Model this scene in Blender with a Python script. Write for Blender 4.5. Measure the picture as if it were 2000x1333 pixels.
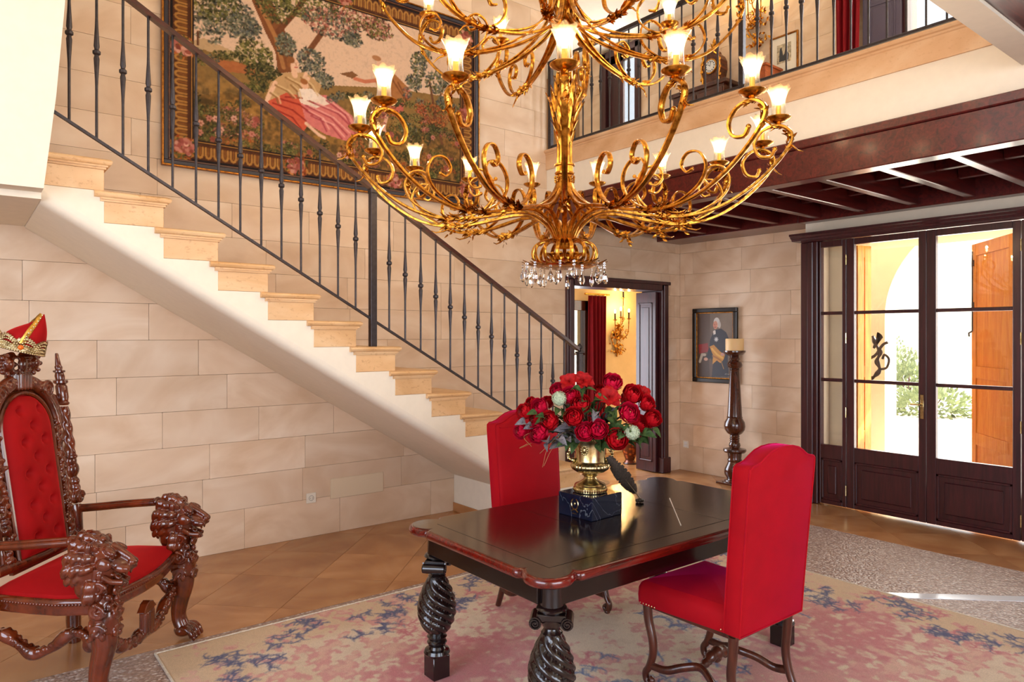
import bpy, bmesh, math, random
import numpy as np
from mathutils import Vector, Matrix, noise as mnoise

PI = math.pi
rnd = random.Random(7)
for o in list(bpy.data.objects):
    bpy.data.objects.remove(o, do_unlink=True)
scene = bpy.context.scene
COL = scene.collection

# ------------------------------------------------------------------ camera
YAW = math.radians(38.1848)
cam_d = bpy.data.cameras.new('camera')
cam = bpy.data.objects.new('camera', cam_d)
COL.objects.link(cam)
cam.location = (0, 0, 1.7)
cam.rotation_euler = (PI / 2, 0, -YAW)
cam_d.sensor_width = 36
cam_d.lens = 1377 / 2000 * 36
cam_d.shift_y = -9.5 / 2000
cam_d.clip_start = 0.05
scene.camera = cam

# ------------------------------------------------------------------ colour management
vs = scene.view_settings
vs.view_transform = 'Standard'
vs.look = 'None'
vs.exposure = 0.13
vs.gamma = 1.0
vs.use_curve_mapping = False

# ------------------------------------------------------------------ world: bright hazy sky
world = bpy.data.worlds.new('sky')
scene.world = world
world.use_nodes = True
wn = world.node_tree
wn.nodes.clear()
w_out = wn.nodes.new('ShaderNodeOutputWorld')
w_bg = wn.nodes.new('ShaderNodeBackground')
w_sky = wn.nodes.new('ShaderNodeTexSky')
w_sky.sky_type = 'HOSEK_WILKIE'
w_sky.turbidity = 9.0
w_sky.ground_albedo = 0.5
w_sky.sun_direction = Vector((0.55, -0.45, 0.7)).normalized()
wn.links.new(w_sky.outputs[0], w_bg.inputs[0])
w_bg.inputs[1].default_value = 9.0
wn.links.new(w_bg.outputs[0], w_out.inputs[0])


def lamp(name, kind, loc, energy, color=(1, 1, 1), rot=(0, 0, 0), size=None, size_y=None, parent=None, radius=None):
    d = bpy.data.lights.new(name, kind)
    d.energy = energy
    d.color = color
    if kind == 'AREA':
        d.shape = 'RECTANGLE'
        d.size = size
        d.size_y = size_y or size
    if radius is not None:
        d.shadow_soft_size = radius
    o = bpy.data.objects.new(name, d)
    COL.objects.link(o)
    o.location = loc
    o.rotation_euler = rot
    if parent:
        o.parent = parent
    return o


sun = lamp('sun', 'SUN', (12, -6, 12), 22.0, (1.0, 0.93, 0.82))
sun.rotation_euler = Vector((-0.55, 0.45, -0.7)).to_track_quat('-Z', 'Y').to_euler()
sun.data.angle = 0.01

# light paths: a few diffuse bounces are enough for this room
cy = scene.cycles
cy.max_bounces = 7
cy.diffuse_bounces = 3
cy.glossy_bounces = 3
cy.transmission_bounces = 6
cy.transparent_max_bounces = 10
cy.caustics_reflective = False
cy.caustics_refractive = False
cy.sample_clamp_indirect = 5.0
cy.use_adaptive_sampling = True
cy.adaptive_threshold = 0.07

# daylight through the room's own windows (openings in the walls behind and beside the viewer)
lamp('window_daylight_back', 'AREA', (1.2, -3.9, 2.0), 215, (0.74, 0.83, 1.0), (math.radians(84), 0, 0), 4.4, 2.6)
lamp('window_daylight_side', 'AREA', (-3.15, 0.6, 2.0), 205, (0.74, 0.83, 1.0), (math.radians(84), 0, -PI / 2), 4.0, 2.6)
# daylight entering by the glazed doors, the next room's window and the gallery window
lamp('door_daylight', 'AREA', (7.35, 2.68, 1.45), 70, (1.0, 0.93, 0.84), (PI / 2, 0, PI / 2), 1.9, 2.3)
lamp('next_room_daylight', 'AREA', (5.9, 7.1, 1.3), 75, (0.82, 0.88, 1.0), (-PI / 2, 0, 0), 1.7, 1.7)
lamp('gallery_daylight', 'AREA', (7.1, 2.6, 4.8), 60, (0.85, 0.92, 1.0), (PI / 2, 0, PI / 2), 0.7, 1.5)
lamp('gallery_door_daylight', 'AREA', (7.2, 6.65, 4.8), 30, (0.95, 0.95, 1.0), (PI / 2, 0, PI / 2), 0.3, 1.3)
lamp('upper_fill', 'AREA', (-3.12, 2.5, 5.0), 12, (1.0, 0.88, 0.74), (PI / 2, 0, -PI / 2), 4.3, 1.6)  # added warm fill, no source known; the high window was made up for it


# ------------------------------------------------------------------ mesh helpers
class MB:
    def __init__(s):
        s.v = []
        s.f = []

    def add(s, v, f):
        n = len(s.v)
        s.v.extend([tuple(map(float, p)) for p in v])
        s.f.extend([tuple(i + n for i in q) for q in f])
        return s

    def box(s, x0, x1, y0, y1, z0, z1, c=0.0):
        if c <= 0:
            v = [(x, y, z) for z in (z0, z1) for y in (y0, y1) for x in (x0, x1)]
            return s.add(v, [(0, 2, 3, 1), (4, 5, 7, 6), (0, 1, 5, 4), (2, 6, 7, 3), (0, 4, 6, 2), (1, 3, 7, 5)])
        X, Y, Z = (x0, x1), (y0, y1), (z0, z1)
        v = []
        idx = {}
        for i in (0, 1):
            for j in (0, 1):
                for k in (0, 1):
                    sx, sy, sz = (1 - 2 * i) * c, (1 - 2 * j) * c, (1 - 2 * k) * c
                    for a in range(3):
                        p = [X[i] + sx, Y[j] + sy, Z[k] + sz]
                        p[a] = (X[i], Y[j], Z[k])[a]
                        idx[(i, j, k, a)] = len(v)
                        v.append(p)
        I = lambda i, j, k, a: idx[(i, j, k, a)]
        f = []
        f.append((I(0,0,0,0), I(0,0,1,0), I(0,1,1,0), I(0,1,0,0)))
        f.append((I(1,0,0,0), I(1,1,0,0), I(1,1,1,0), I(1,0,1,0)))
        f.append((I(0,0,0,1), I(1,0,0,1), I(1,0,1,1), I(0,0,1,1)))
        f.append((I(0,1,0,1), I(0,1,1,1), I(1,1,1,1), I(1,1,0,1)))
        f.append((I(0,0,0,2), I(0,1,0,2), I(1,1,0,2), I(1,0,0,2)))
        f.append((I(0,0,1,2), I(1,0,1,2), I(1,1,1,2), I(0,1,1,2)))
        for i in (0, 1):
            for j in (0, 1):
                f.append((I(i,j,0,0), I(i,j,0,1), I(i,j,1,1), I(i,j,1,0)))
                f.append((I(i,0,j,0), I(i,0,j,2), I(i,1,j,2), I(i,1,j,0)))
                f.append((I(0,i,j,1), I(0,i,j,2), I(1,i,j,2), I(1,i,j,1)))
                for k in (0, 1):
                    f.append((I(i,j,k,0), I(i,j,k,1), I(i,j,k,2)))
        return s.add(v, f)

    def tube(s, pts, r, n=8, closed=False, flat=None, caps=True, up=(0, 0, 1), square=False):
        P = [Vector(p) for p in pts]
        m = len(P)
        R = [r] * m if isinstance(r, (int, float)) else list(r)
        v = []
        prev = None
        for i in range(m):
            if closed:
                t = P[(i + 1) % m] - P[i - 1]
            else:
                t = P[min(i + 1, m - 1)] - P[max(i - 1, 0)]
            if t.length < 1e-9:
                t = Vector((0, 0, 1))
            t.normalize()
            if prev is None:
                a = Vector(up)
                if abs(a.dot(t)) > 0.95:
                    a = Vector((1, 0, 0)) if abs(t.x) < 0.9 else Vector((0, 1, 0))
                u = (a - t * a.dot(t)).normalized()
            else:
                u = prev - t * prev.dot(t)
                u = u.normalized() if u.length > 1e-6 else t.orthogonal().normalized()
            prev = u
            w = t.cross(u)
            fx, fy = (1, 1) if flat is None else flat
            for k in range(n):
                a = 2 * PI * (k + (0.5 if square else 0)) / n
                q = math.sqrt(2) if square else 1
                v.append(P[i] + u * (math.cos(a) * R[i] * fx * q) + w * (math.sin(a) * R[i] * fy * q))
        f = []
        for i in range(m if closed else m - 1):
            j = (i + 1) % m
            for k in range(n):
                l = (k + 1) % n
                f.append((i * n + k, i * n + l, j * n + l, j * n + k))
        if caps and not closed:
            f.append(tuple(range(n - 1, -1, -1)))
            f.append(tuple((m - 1) * n + k for k in range(n)))
        return s.add(v, f)

    def lathe(s, prof, n=24, c=(0, 0, 0), fn=None, caps=True):
        v = []
        for i, (r, z) in enumerate(prof):
            for k in range(n):
                a = 2 * PI * k / n
                rr = r if fn is None else fn(r, z, a, i)
                v.append((c[0] + rr * math.cos(a), c[1] + rr * math.sin(a), c[2] + z))
        f = []
        m = len(prof)
        for i in range(m - 1):
            for k in range(n):
                l = (k + 1) % n
                f.append((i * n + k, i * n + l, (i + 1) * n + l, (i + 1) * n + k))
        if caps:
            f.append(tuple(range(n - 1, -1, -1)))
            f.append(tuple((m - 1) * n + k for k in range(n)))
        return s.add(v, f)

    def ell(s, c, r, nu=12, nv=8, rot=None):
        if isinstance(r, (int, float)):
            r = (r, r, r)
        v = [Vector((0, 0, -r[2]))]
        for j in range(1, nv):
            b = -PI / 2 + PI * j / nv
            for i in range(nu):
                a = 2 * PI * i / nu
                v.append(Vector((r[0] * math.cos(b) * math.cos(a), r[1] * math.cos(b) * math.sin(a), r[2] * math.sin(b))))
        v.append(Vector((0, 0, r[2])))
        if rot is not None:
            v = [rot @ p for p in v]
        v = [p + Vector(c) for p in v]
        f = []
        for i in range(nu):
            f.append((0, 1 + (i + 1) % nu, 1 + i))
        for j in range(nv - 2):
            for i in range(nu):
                a, b = 1 + j * nu + i, 1 + j * nu + (i + 1) % nu
                f.append((a, b, b + nu, a + nu))
        L = len(v) - 1
        b0 = 1 + (nv - 2) * nu
        for i in range(nu):
            f.append((L, b0 + i, b0 + (i + 1) % nu))
        return s.add(v, f)

    def prism(s, poly, a, b, axis='y'):
        n = len(poly)
        def P(p, t):
            return {'y': (p[0], t, p[1]), 'x': (t, p[0], p[1]), 'z': (p[0], p[1], t)}[axis]
        v = [P(p, a) for p in poly] + [P(p, b) for p in poly]
        f = [tuple(range(n)), tuple(range(2 * n - 1, n - 1, -1))]
        for i in range(n):
            j = (i + 1) % n
            f.append((i, n + i, n + j, j))
        return s.add(v, f)

    def grid(s, fn, nu, nv, cu=False, cv=False):
        v = [fn(i / (nu if cu else nu - 1), j / (nv if cv else nv - 1)) for j in range(nv) for i in range(nu)]
        f = []
        for j in range(nv if cv else nv - 1):
            for i in range(nu if cu else nu - 1):
                a, b = i, (i + 1) % nu
                c, d = j, (j + 1) % nv
                f.append((c * nu + a, c * nu + b, d * nu + b, d * nu + a))
        return s.add(v, f)

    def merge(s, o, M=None):
        v = o.v if M is None else [tuple(M @ Vector(p)) for p in o.v]
        return s.add(v, o.f)

    def mesh(s, name, smooth=True, angle=40, fix=True):
        me = bpy.data.meshes.new(name)
        me.from_pydata(s.v, [], s.f)
        if fix:
            bm = bmesh.new()
            bm.from_mesh(me)
            bmesh.ops.recalc_face_normals(bm, faces=bm.faces)
            bm.to_mesh(me)
            bm.free()
        if smooth:
            me.shade_smooth()
            if angle < 180:
                me.set_sharp_from_angle(angle=math.radians(angle))
        me.update()
        return me


def link(name, me, mat=None, parent=None, loc=(0, 0, 0), rot=(0, 0, 0), scale=None):
    o = bpy.data.objects.new(name, me)
    COL.objects.link(o)
    if me is not None and mat is not None and len(me.materials) == 0:
        me.materials.append(mat)
    o.location = loc
    o.rotation_euler = rot
    if scale is not None:
        o.scale = scale
    if parent is not None:
        o.parent = parent
    return o


def obj(name, mb, mat, parent=None, loc=(0, 0, 0), rot=(0, 0, 0), smooth=True, angle=40, fix=True):
    return link(name, mb.mesh(name, smooth, angle, fix), mat, parent, loc, rot)


def tag(o, label=None, cat=None, group=None, kind=None):
    if label: o['label'] = label
    if cat: o['category'] = cat
    if group: o['group'] = group
    if kind: o['kind'] = kind
    return o


def thing(name, label, cat, loc=(0, 0, 0), rz=0, group=None, rot=None):
    o = bpy.data.objects.new(name, None)
    o.empty_display_size = 0.1
    COL.objects.link(o)
    o.location = loc
    o.rotation_euler = rot if rot else (0, 0, rz)
    return tag(o, label, cat, group)


def copy_tree(o, parent=None):
    kids = list(o.children)
    c = o.copy()
    COL.objects.link(c)
    c.parent = parent
    for k in kids:
        copy_tree(k, c)
    return c


def struct(name, mb, mat, label=None, **k):
    o = obj(name, mb, mat, **k)
    o['kind'] = 'structure'
    if label: o['label'] = label
    return o


def remesh(o, voxel=0.006, smooth=2):
    m = o.modifiers.new('remesh', 'REMESH')
    m.mode = 'VOXEL'
    m.voxel_size = voxel
    m.use_smooth_shade = True
    if smooth:
        k = o.modifiers.new('smooth', 'SMOOTH')
        k.iterations = smooth
        k.factor = 0.5
    return o


def subsurf(o, lv=2):
    m = o.modifiers.new('subsurf', 'SUBSURF')
    m.levels = lv
    m.render_levels = lv
    return o


def catmull(pts, n=6):
    P = [np.array(p, float) for p in pts]
    P = [2 * P[0] - P[1]] + P + [2 * P[-1] - P[-2]]
    out = []
    for i in range(1, len(P) - 2):
        for k in range(n):
            t = k / n
            a, b, c, d = P[i - 1], P[i], P[i + 1], P[i + 2]
            out.append(0.5 * ((2 * b) + (-a + c) * t + (2 * a - 5 * b + 4 * c - d) * t * t + (-a + 3 * b - 3 * c + d) * t ** 3))
    out.append(P[-2])
    return [tuple(p) for p in out]


# ------------------------------------------------------------------ materials
def S(r, g, b):
    f = lambda c: (c / 255 / 12.92) if c / 255 <= 0.04045 else ((c / 255 + 0.055) / 1.055) ** 2.4
    return (f(r), f(g), f(b), 1)


class NT:
    def __init__(s, name):
        s.m = bpy.data.materials.new(name)
        s.m.use_nodes = True
        s.t = s.m.node_tree
        s.b = s.t.nodes['Principled BSDF']
        s.out = s.t.nodes['Material Output']

    def n(s, typ, **k):
        q = s.t.nodes.new(typ)
        for a, b in k.items():
            setattr(q, a, b)
        return q

    def l(s, a, b):
        s.t.links.new(a, b)

    def set(s, **k):
        for a, b in k.items():
            s.b.inputs[a.replace('_', ' ')].default_value = b
        return s

    def coord(s, scale=(1, 1, 1), kind='Object', rand=0.0, rot=(0, 0, 0)):
        if kind == 'World':
            o = s.n('ShaderNodeNewGeometry').outputs['Position']
        else:
            o = s.n('ShaderNodeTexCoord').outputs[kind]
        if rand:
            oi = s.n('ShaderNodeObjectInfo')
            mu = s.n('ShaderNodeVectorMath', operation='MULTIPLY')
            cx = s.n('ShaderNodeCombineXYZ')
            s.l(oi.outputs['Random'], cx.inputs[0]); s.l(oi.outputs['Random'], cx.inputs[1]); s.l(oi.outputs['Random'], cx.inputs[2])
            s.l(cx.outputs[0], mu.inputs[0]); mu.inputs[1].default_value = (rand, rand * 1.7, rand * 0.6)
            ad = s.n('ShaderNodeVectorMath', operation='ADD')
            s.l(o, ad.inputs[0]); s.l(mu.outputs[0], ad.inputs[1])
            o = ad.outputs[0]
        mp = s.n('ShaderNodeMapping')
        mp.inputs['Scale'].default_value = scale
        mp.inputs['Rotation'].default_value = rot
        s.l(o, mp.inputs[0])
        return mp.outputs[0]

    def noise(s, vec, scale=5, detail=4, rough=0.55, dist=0.0):
        q = s.n('ShaderNodeTexNoise')
        q.inputs['Scale'].default_value = scale
        q.inputs['Detail'].default_value = detail
        q.inputs['Roughness'].default_value = rough
        q.inputs['Distortion'].default_value = dist
        s.l(vec, q.inputs['Vector'])
        return q.outputs['Fac']

    def ramp(s, fac, stops):
        q = s.n('ShaderNodeValToRGB')
        e = q.color_ramp.elements
        while len(e) < len(stops):
            e.new(0.5)
        for i, (p, c) in enumerate(stops):
            e[i].position = p
            e[i].color = c if len(c) == 4 else tuple(c) + (1,)
        s.l(fac, q.inputs[0])
        return q.outputs[0]

    def mix(s, fac, a, b, mode='MIX'):
        q = s.n('ShaderNodeMixRGB', blend_type=mode)
        for i, x in ((0, fac), (1, a), (2, b)):
            if hasattr(x, 'links') or hasattr(x, 'is_linked'):
                s.l(x, q.inputs[i])
            else:
                q.inputs[i].default_value = x
        return q.outputs[0]

    def math(s, op, a, b=0.0):
        q = s.n('ShaderNodeMath', operation=op)
        for i, x in ((0, a), (1, b)):
            if hasattr(x, 'is_linked'):
                s.l(x, q.inputs[i])
            else:
                q.inputs[i].default_value = x
        return q.outputs[0]

    def base(s, c):
        if hasattr(c, 'is_linked'):
            s.l(c, s.b.inputs['Base Color'])
        else:
            s.b.inputs['Base Color'].default_value = c
        return s

    def bump(s, h, strength=0.2, dist=0.01):
        q = s.n('ShaderNodeBump')
        q.inputs['Strength'].default_value = strength
        q.inputs['Distance'].default_value = dist
        s.l(h, q.inputs['Height'])
        s.l(q.outputs[0], s.b.inputs['Normal'])
        return s


def plain(name, c, rough=0.5, metal=0.0, nscale=0, namt=0.12, bump=0.0, **k):
    t = NT(name)
    if nscale:
        f = t.noise(t.coord(), nscale, 5)
        d = tuple(x * (1 - namt * 2.2) for x in c[:3]) + (1,)
        u = tuple(min(1, x * (1 + namt)) for x in c[:3]) + (1,)
        t.base(t.ramp(f, [(0.3, d), (0.7, u)]))
        if bump:
            t.bump(f, bump, 0.01)
    else:
        t.base(c)
    t.set(Roughness=rough, Metallic=metal, **k)
    return t.m


def wood(name, c0, c1, rough=0.35, scale=(2, 22, 22), kind='Object', coat=0.0, amt=1.0, rand=3.0):
    t = NT(name)
    co = t.coord(scale, kind, rand=rand)
    f = t.noise(co, 1.6, 8, 0.6, 1.2)
    g = t.noise(co, 6.0, 4, 0.7, 0.2)
    h = t.math('ADD', t.math('MULTIPLY', f, 0.75), t.math('MULTIPLY', g, 0.25))
    t.base(t.ramp(h, [(0.35, c0), (0.65, c1)]))
    t.set(Roughness=rough, Coat_Weight=coat, Coat_Roughness=0.12)
    t.bump(h, 0.08, 0.004)
    return t.m


def stone(name, c0, c1, c2, rough=0.55, swirl=3.0, rand=9.0, vary=0.12, speck=0.0):
    t = NT(name)
    co = t.coord((1, 1, 1.7), 'World', rand=rand)
    warp = t.noise(co, 1.1, 3, 0.5, swirl)
    fine = t.noise(co, 60, 3, 0.6)
    w = t.n('ShaderNodeTexWave', wave_type='RINGS', bands_direction='X')
    w.inputs['Scale'].default_value = 0.9
    w.inputs['Distortion'].default_value = 7.0
    w.inputs['Detail'].default_value = 4
    w.inputs['Detail Scale'].default_value = 1.3
    t.l(co, w.inputs['Vector'])
    h = t.math('ADD', t.math('MULTIPLY', warp, 0.84), t.math('MULTIPLY', w.outputs['Fac'], 0.16))
    col = t.ramp(h, [(0.25, c0), (0.5, c1), (0.75, c2)])
    oi = t.n('ShaderNodeObjectInfo')
    v = t.math('ADD', t.math('MULTIPLY', oi.outputs['Random'], vary), 1 - vary / 2)
    hs = t.n('ShaderNodeHueSaturation')
    t.l(col, hs.inputs['Color'])
    t.l(v, hs.inputs['Value'])
    c = hs.outputs[0]
    if speck:
        sp = t.noise(co, 28, 5, 0.7)
        c = t.mix(t.ramp(sp, [(0.56, (0, 0, 0)), (0.66, (speck, speck, speck))]), c, S(150, 85, 40))
    t.base(c)
    t.set(Roughness=rough)
    t.bump(fine, 0.06, 0.004)
    return t.m


M = {}
M['block'] = stone('sandstone', S(212, 178, 144), S(224, 194, 163), S(234, 209, 182), 0.48)
M['joint'] = plain('mortar', S(170, 135, 100), 0.9)
M['tread'] = stone('step_limestone', S(205, 158, 105), S(222, 178, 128), S(232, 196, 150), 0.4, speck=0.35)
M['band'] = stone('band_limestone', S(206, 160, 116), S(220, 178, 136), S(230, 196, 158), 0.5, speck=0.15)
M['tile'] = stone('floor_tile', S(160, 106, 62), S(178, 123, 76), S(192, 140, 92), 0.24, vary=0.22)
M['plaster'] = plain('plaster', S(240, 228, 208), 0.85, nscale=14, namt=0.015)
M['yellow'] = plain('ochre_plaster', S(236, 202, 142), 0.85, nscale=3, namt=0.05)
M['beam'] = wood('beam_wood', S(52, 12, 12), S(104, 30, 26), 0.3, (1.2, 14, 14), 'World', 0.3)
M['door'] = wood('door_wood', S(40, 13, 18), S(72, 25, 30), 0.36, (16, 16, 1.2), 'World', 0.25)
M['table'] = wood('table_wood', S(10, 4, 3), S(26, 9, 6), 0.17, (1.5, 16, 16), 'Object', 0.5)
M['table_edge'] = wood('table_edge_wood', S(64, 8, 4), S(116, 20, 8), 0.2, (1.5, 16, 16), 'Object', 0.6)
M['turned'] = wood('turned_wood', S(14, 8, 8), S(30, 15, 13), 0.22, (8, 8, 2), 'Object', 0.5)
M['walnut'] = wood('chair_walnut', S(44, 18, 10), S(92, 40, 22), 0.28, (10, 10, 2), 'Object', 0.4)
M['carved'] = wood('carved_mahogany', S(60, 19, 8), S(118, 46, 16), 0.15, (4, 4, 2), 'Object', 0.6)
M['candlewood'] = wood('candlestick_wood', S(40, 16, 9), S(88, 38, 18), 0.2, (10, 10, 2), 'Object', 0.6)
M['rail'] = wood('handrail_wood', S(40, 14, 8), S(80, 28, 14), 0.3, (3, 20, 20), 'Object', 0.4)
M['iron'] = plain('wrought_iron', S(66, 60, 62), 0.42, 0.6, 40, 0.15, 0.1)
M['velvet'] = None


def velvet(name, c, sheen):
    t = NT(name)
    f = t.noise(t.coord(), 5, 4)
    d = tuple(x * 0.8 for x in c[:3]) + (1,)
    t.base(t.ramp(f, [(0.3, d), (0.7, c)]))
    t.set(Roughness=0.75, Sheen_Weight=0.75, Sheen_Roughness=0.35, Sheen_Tint=sheen, Specular_IOR_Level=0.2)
    t.bump(t.noise(t.coord(), 500, 2), 0.15, 0.001)
    return t.m


M['velvet'] = velvet('red_velvet', S(176, 0, 18), S(255, 8, 130))
M['velvet_dark'] = velvet('crimson_velvet', S(164, 4, 10), S(255, 50, 50))
M['curtain'] = velvet('curtain_velvet', S(120, 6, 16), S(255, 60, 70))


def gold_mat(name, c0, c1, rough=0.28):
    t = NT(name)
    f = t.noise(t.coord(), 35, 4)
    t.base(t.ramp(f, [(0.3, c0), (0.6, c1)]))
    t.set(Roughness=rough, Metallic=1.0)
    t.bump(f, 0.12, 0.003)
    return t.m


M['gold'] = gold_mat('gilded_iron', S(126, 72, 14), S(226, 160, 62), 0.25)
M['brass'] = gold_mat('antique_brass', S(160, 140, 92), S(206, 188, 142), 0.24)
M['socket'] = plain('cream_plastic', S(236, 226, 208), 0.4)
M['dark'] = plain('dark_hole', S(20, 18, 18), 0.6)
M['white'] = plain('white_paint', S(236, 236, 236), 0.5)


def glass_mat(name, tint=(1, 1, 1, 1), gloss=0.08, rough=0.02):
    t = NT(name)
    t.t.nodes.remove(t.b)
    a = t.n('ShaderNodeBsdfTransparent')
    a.inputs[0].default_value = tint
    g = t.n('ShaderNodeBsdfGlossy')
    g.inputs['Roughness'].default_value = rough
    lw = t.n('ShaderNodeLayerWeight')
    lw.inputs[0].default_value = 0.35
    mx = t.n('ShaderNodeMixShader')
    k = t.math('ADD', t.math('MULTIPLY', lw.outputs['Fresnel'], 0.5), gloss * 0.3)
    t.l(k, mx.inputs[0])
    t.l(a.outputs[0], mx.inputs[1])
    t.l(g.outputs[0], mx.inputs[2])
    t.l(mx.outputs[0], t.out.inputs[0])
    return t.m


M['glass'] = glass_mat('pane_glass', (0.97, 0.98, 0.98, 1))


def emit(name, c, s):
    t = NT(name)
    t.base((0, 0, 0, 1))
    t.b.inputs['Emission Color'].default_value = c
    t.b.inputs['Emission Strength'].default_value = s
    return t.m


M['bulb'] = emit('lit_bulb', (1.0, 0.74, 0.40, 1), 30)

# ================================================================== STRUCTURE
WX, WY = 7.25, 5.75          # right wall plane, stair wall plane
_b = MB().box(-0.5, 0.5, -0.5, 0.5, -0.5, 0.5, 0.006)
BLOCK = _b.mesh('stone_block', smooth=False)
BLOCK.materials.append(M['block'])


def subtract(rects, hole):
    out = []
    hx0, hx1, hz0, hz1 = hole
    for (a, b, c, d) in rects:
        if b <= hx0 or a >= hx1 or d <= hz0 or c >= hz1:
            out.append((a, b, c, d)); continue
        if a < hx0: out.append((a, hx0, c, d))
        if b > hx1: out.append((hx1, b, c, d))
        x0, x1 = max(a, hx0), min(b, hx1)
        if c < hz0: out.append((x0, x1, c, hz0))
        if d > hz1: out.append((x0, x1, hz1, d))
    return out


def lay_blocks(parent, axis, front, sign, u0, u1, z0, z1, holes, seed, lmin=0.62, lmax=1.0, zoff=0.05, h=0.27, thick=0.05):
    r = random.Random(seed)
    g = 0.0022
    zs = [z0]
    k = math.floor((z0 - zoff) / h) + 1
    if zoff + k * h - z0 < 0.1: k += 1
    while zoff + k * h < z1 - 0.08:
        zs.append(zoff + k * h); k += 1
    zs.append(z1)
    for a, b in zip(zs[:-1], zs[1:]):
        u = u0 - r.uniform(0, 0.6)
        while u < u1:
            w = r.uniform(lmin, lmax)
            x0, x1 = max(u, u0), min(u + w, u1)
            u += w
            if x1 - x0 < 0.01: continue
            rects = [(x0, x1, a, b)]
            for hole in holes:
                rects = subtract(rects, hole)
            for (p, q, s, t) in rects:
                if q - p < 0.02 or t - s < 0.02: continue
                d = r.uniform(-0.0008, 0.0008)
                c = front + sign * (thick / 2) + d
                sc = (q - p - g, thick, t - s - g) if axis == 'x' else (thick, q - p - g, t - s - g)
                lc = ((p + q) / 2, c, (s + t) / 2) if axis == 'x' else (c, (p + q) / 2, (s + t) / 2)
                link('stone_block', BLOCK, None, parent, lc, scale=sc)


def wall_boxes(mb, axis, a, b, u0, u1, z0, z1, holes):
    rects = [(u0, u1, z0, z1)]
    for hh in holes:
        rects = subtract(rects, hh)
    for (p, q, s, t) in rects:
        if axis == 'x':
            mb.box(p, q, a, b, s, t)
        else:
            mb.box(a, b, p, q, s, t)
    return mb


# --- stair wall (left)
DOORWAY = (5.37, 6.88, -0.05, 2.27)
OPEN_UP = (5.0, 9.0, 3.55, 6.6)
wl = struct('wall_left', wall_boxes(MB(), 'x', WY + 0.047, WY + 0.30, -3.3, WX + 0.3, -0.02, 6.4, [DOORWAY, OPEN_UP]), M['joint'],
            'tall sandstone block wall behind the staircase', smooth=False)
lay_blocks(wl, 'x', WY, 1, -0.4, WX, 0.0, 5.47, [DOORWAY, OPEN_UP], 11)
# --- right wall with the glazed doors: deep bay beside the corner
wr = struct('wall_right', MB().box(WX + 0.047, WX + 0.3, 3.885, WY + 0.05, -0.02, 3.4), M['joint'],
            'sandstone block wall carrying the portrait', smooth=False)
lay_blocks(wr, 'y', WX, 1, 3.885, WY, 0.0, 3.05, [], 5)
wd = MB()
wall_boxes(wd, 'y', 6.95, 7.15, -4.0, 3.885, -0.02, 3.4, [(1.62, 3.74, 0.0, 2.66)])
wd.box(7.15, 7.30, 3.80, 3.885, -0.02, 3.4)
wb = struct('wall_door_side', wd, M['plaster'], 'plastered wall around the glazed doors', smooth=False)
# --- gallery wall above (right)
WIN_UP = (2.2, 3.02, 4.0, 5.6)
DOOR_UP = (6.47, 7.04, 3.75, 5.66)
gw = struct('wall_gallery', wall_boxes(MB(), 'y', WX + 0.047, WX + 0.25, 0.2, 9.2, 3.4, 6.4, [WIN_UP, DOOR_UP]), M['joint'],
            'sandstone block wall of the upper gallery', smooth=False)
lay_blocks(gw, 'y', WX, 1, 2.0, 7.6, 3.55, 5.75, [WIN_UP, DOOR_UP], 23)
struct('wall_gallery_end', wall_boxes(MB(), 'x', 9.0, 9.2, 4.0, WX + 0.3, 3.4, 6.4, []), M['plaster'], 'far end wall of the gallery')
struct('wall_gallery_inner', MB().box(4.6, 4.8, WY + 0.3, 9.2, 3.4, 6.4), M['plaster'], 'inner wall of the gallery passage', smooth=False)
# --- walls behind the viewer, with tall windows
mb = wall_boxes(MB(), 'x', -4.2, -4.0, -3.3, 7.2, -0.02, 6.4, [(-1.1, 3.5, 0.7, 3.7)])
struct('wall_back', mb, M['plaster'], 'wall behind the viewer with a wide window', smooth=False)
mb = wall_boxes(MB(), 'y', -3.4, -3.2, -4.2, WY + 0.3, -0.02, 6.4, [(-1.5, 2.7, 0.7, 3.7), (0.25, 4.75, 4.1, 5.9)])  # upper opening made up to hold the fill lamp
struct('wall_side', mb, M['plaster'], 'side wall with a wide window', smooth=False)


def plain_window(name, label, axis, c, u0, u1, z0, z1, n):
    w = thing(name, label, None)
    w['kind'] = 'structure'
    def bar(a, b, s, t):
        return MB().box(a, b, c - .03, c + .03, s, t, .004) if axis == 'x' else MB().box(c - .03, c + .03, a, b, s, t, .004)
    for (a, b, s, t) in ((u0, u0 + .07, z0, z1), (u1 - .07, u1, z0, z1), (u0 + .07, u1 - .07, z0, z0 + .07), (u0 + .07, u1 - .07, z1 - .07, z1)):
        obj('window_frame', bar(a, b, s, t), M['door'], w, smooth=False)
    for i in range(1, n):
        u = u0 + (u1 - u0) * i / n
        obj('mullion', bar(u - .03, u + .03, z0 + .07, z1 - .07), M['door'], w, smooth=False)


plain_window('window_3', 'wide window behind the viewer', 'x', -4.1, -1.1, 3.5, .7, 3.7, 4)
plain_window('window_4', 'wide window in the side wall', 'y', -3.3, -1.5, 2.7, .7, 3.7, 4)
plain_window('window_5', 'added high window in the side wall, made for the fill lamp', 'y', -3.3, .25, 4.75, 4.1, 5.9, 4)  # unseen window added around the upper fill lamp
# --- ceilings
struct('ceiling', MB().box(-3.4, 5.0, -4.2, WY + 0.3, 6.4, 6.5), M['plaster'], 'high plaster ceiling over the hall')
struct('ceiling_gallery', MB().box(5.0, WX + 0.3, -4.2, 9.2, 5.75, 6.5).box(4.6, 5.0, WY + 0.3, 9.2, 5.75, 6.5), M['plaster'], 'lower plaster ceiling over the gallery')

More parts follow.
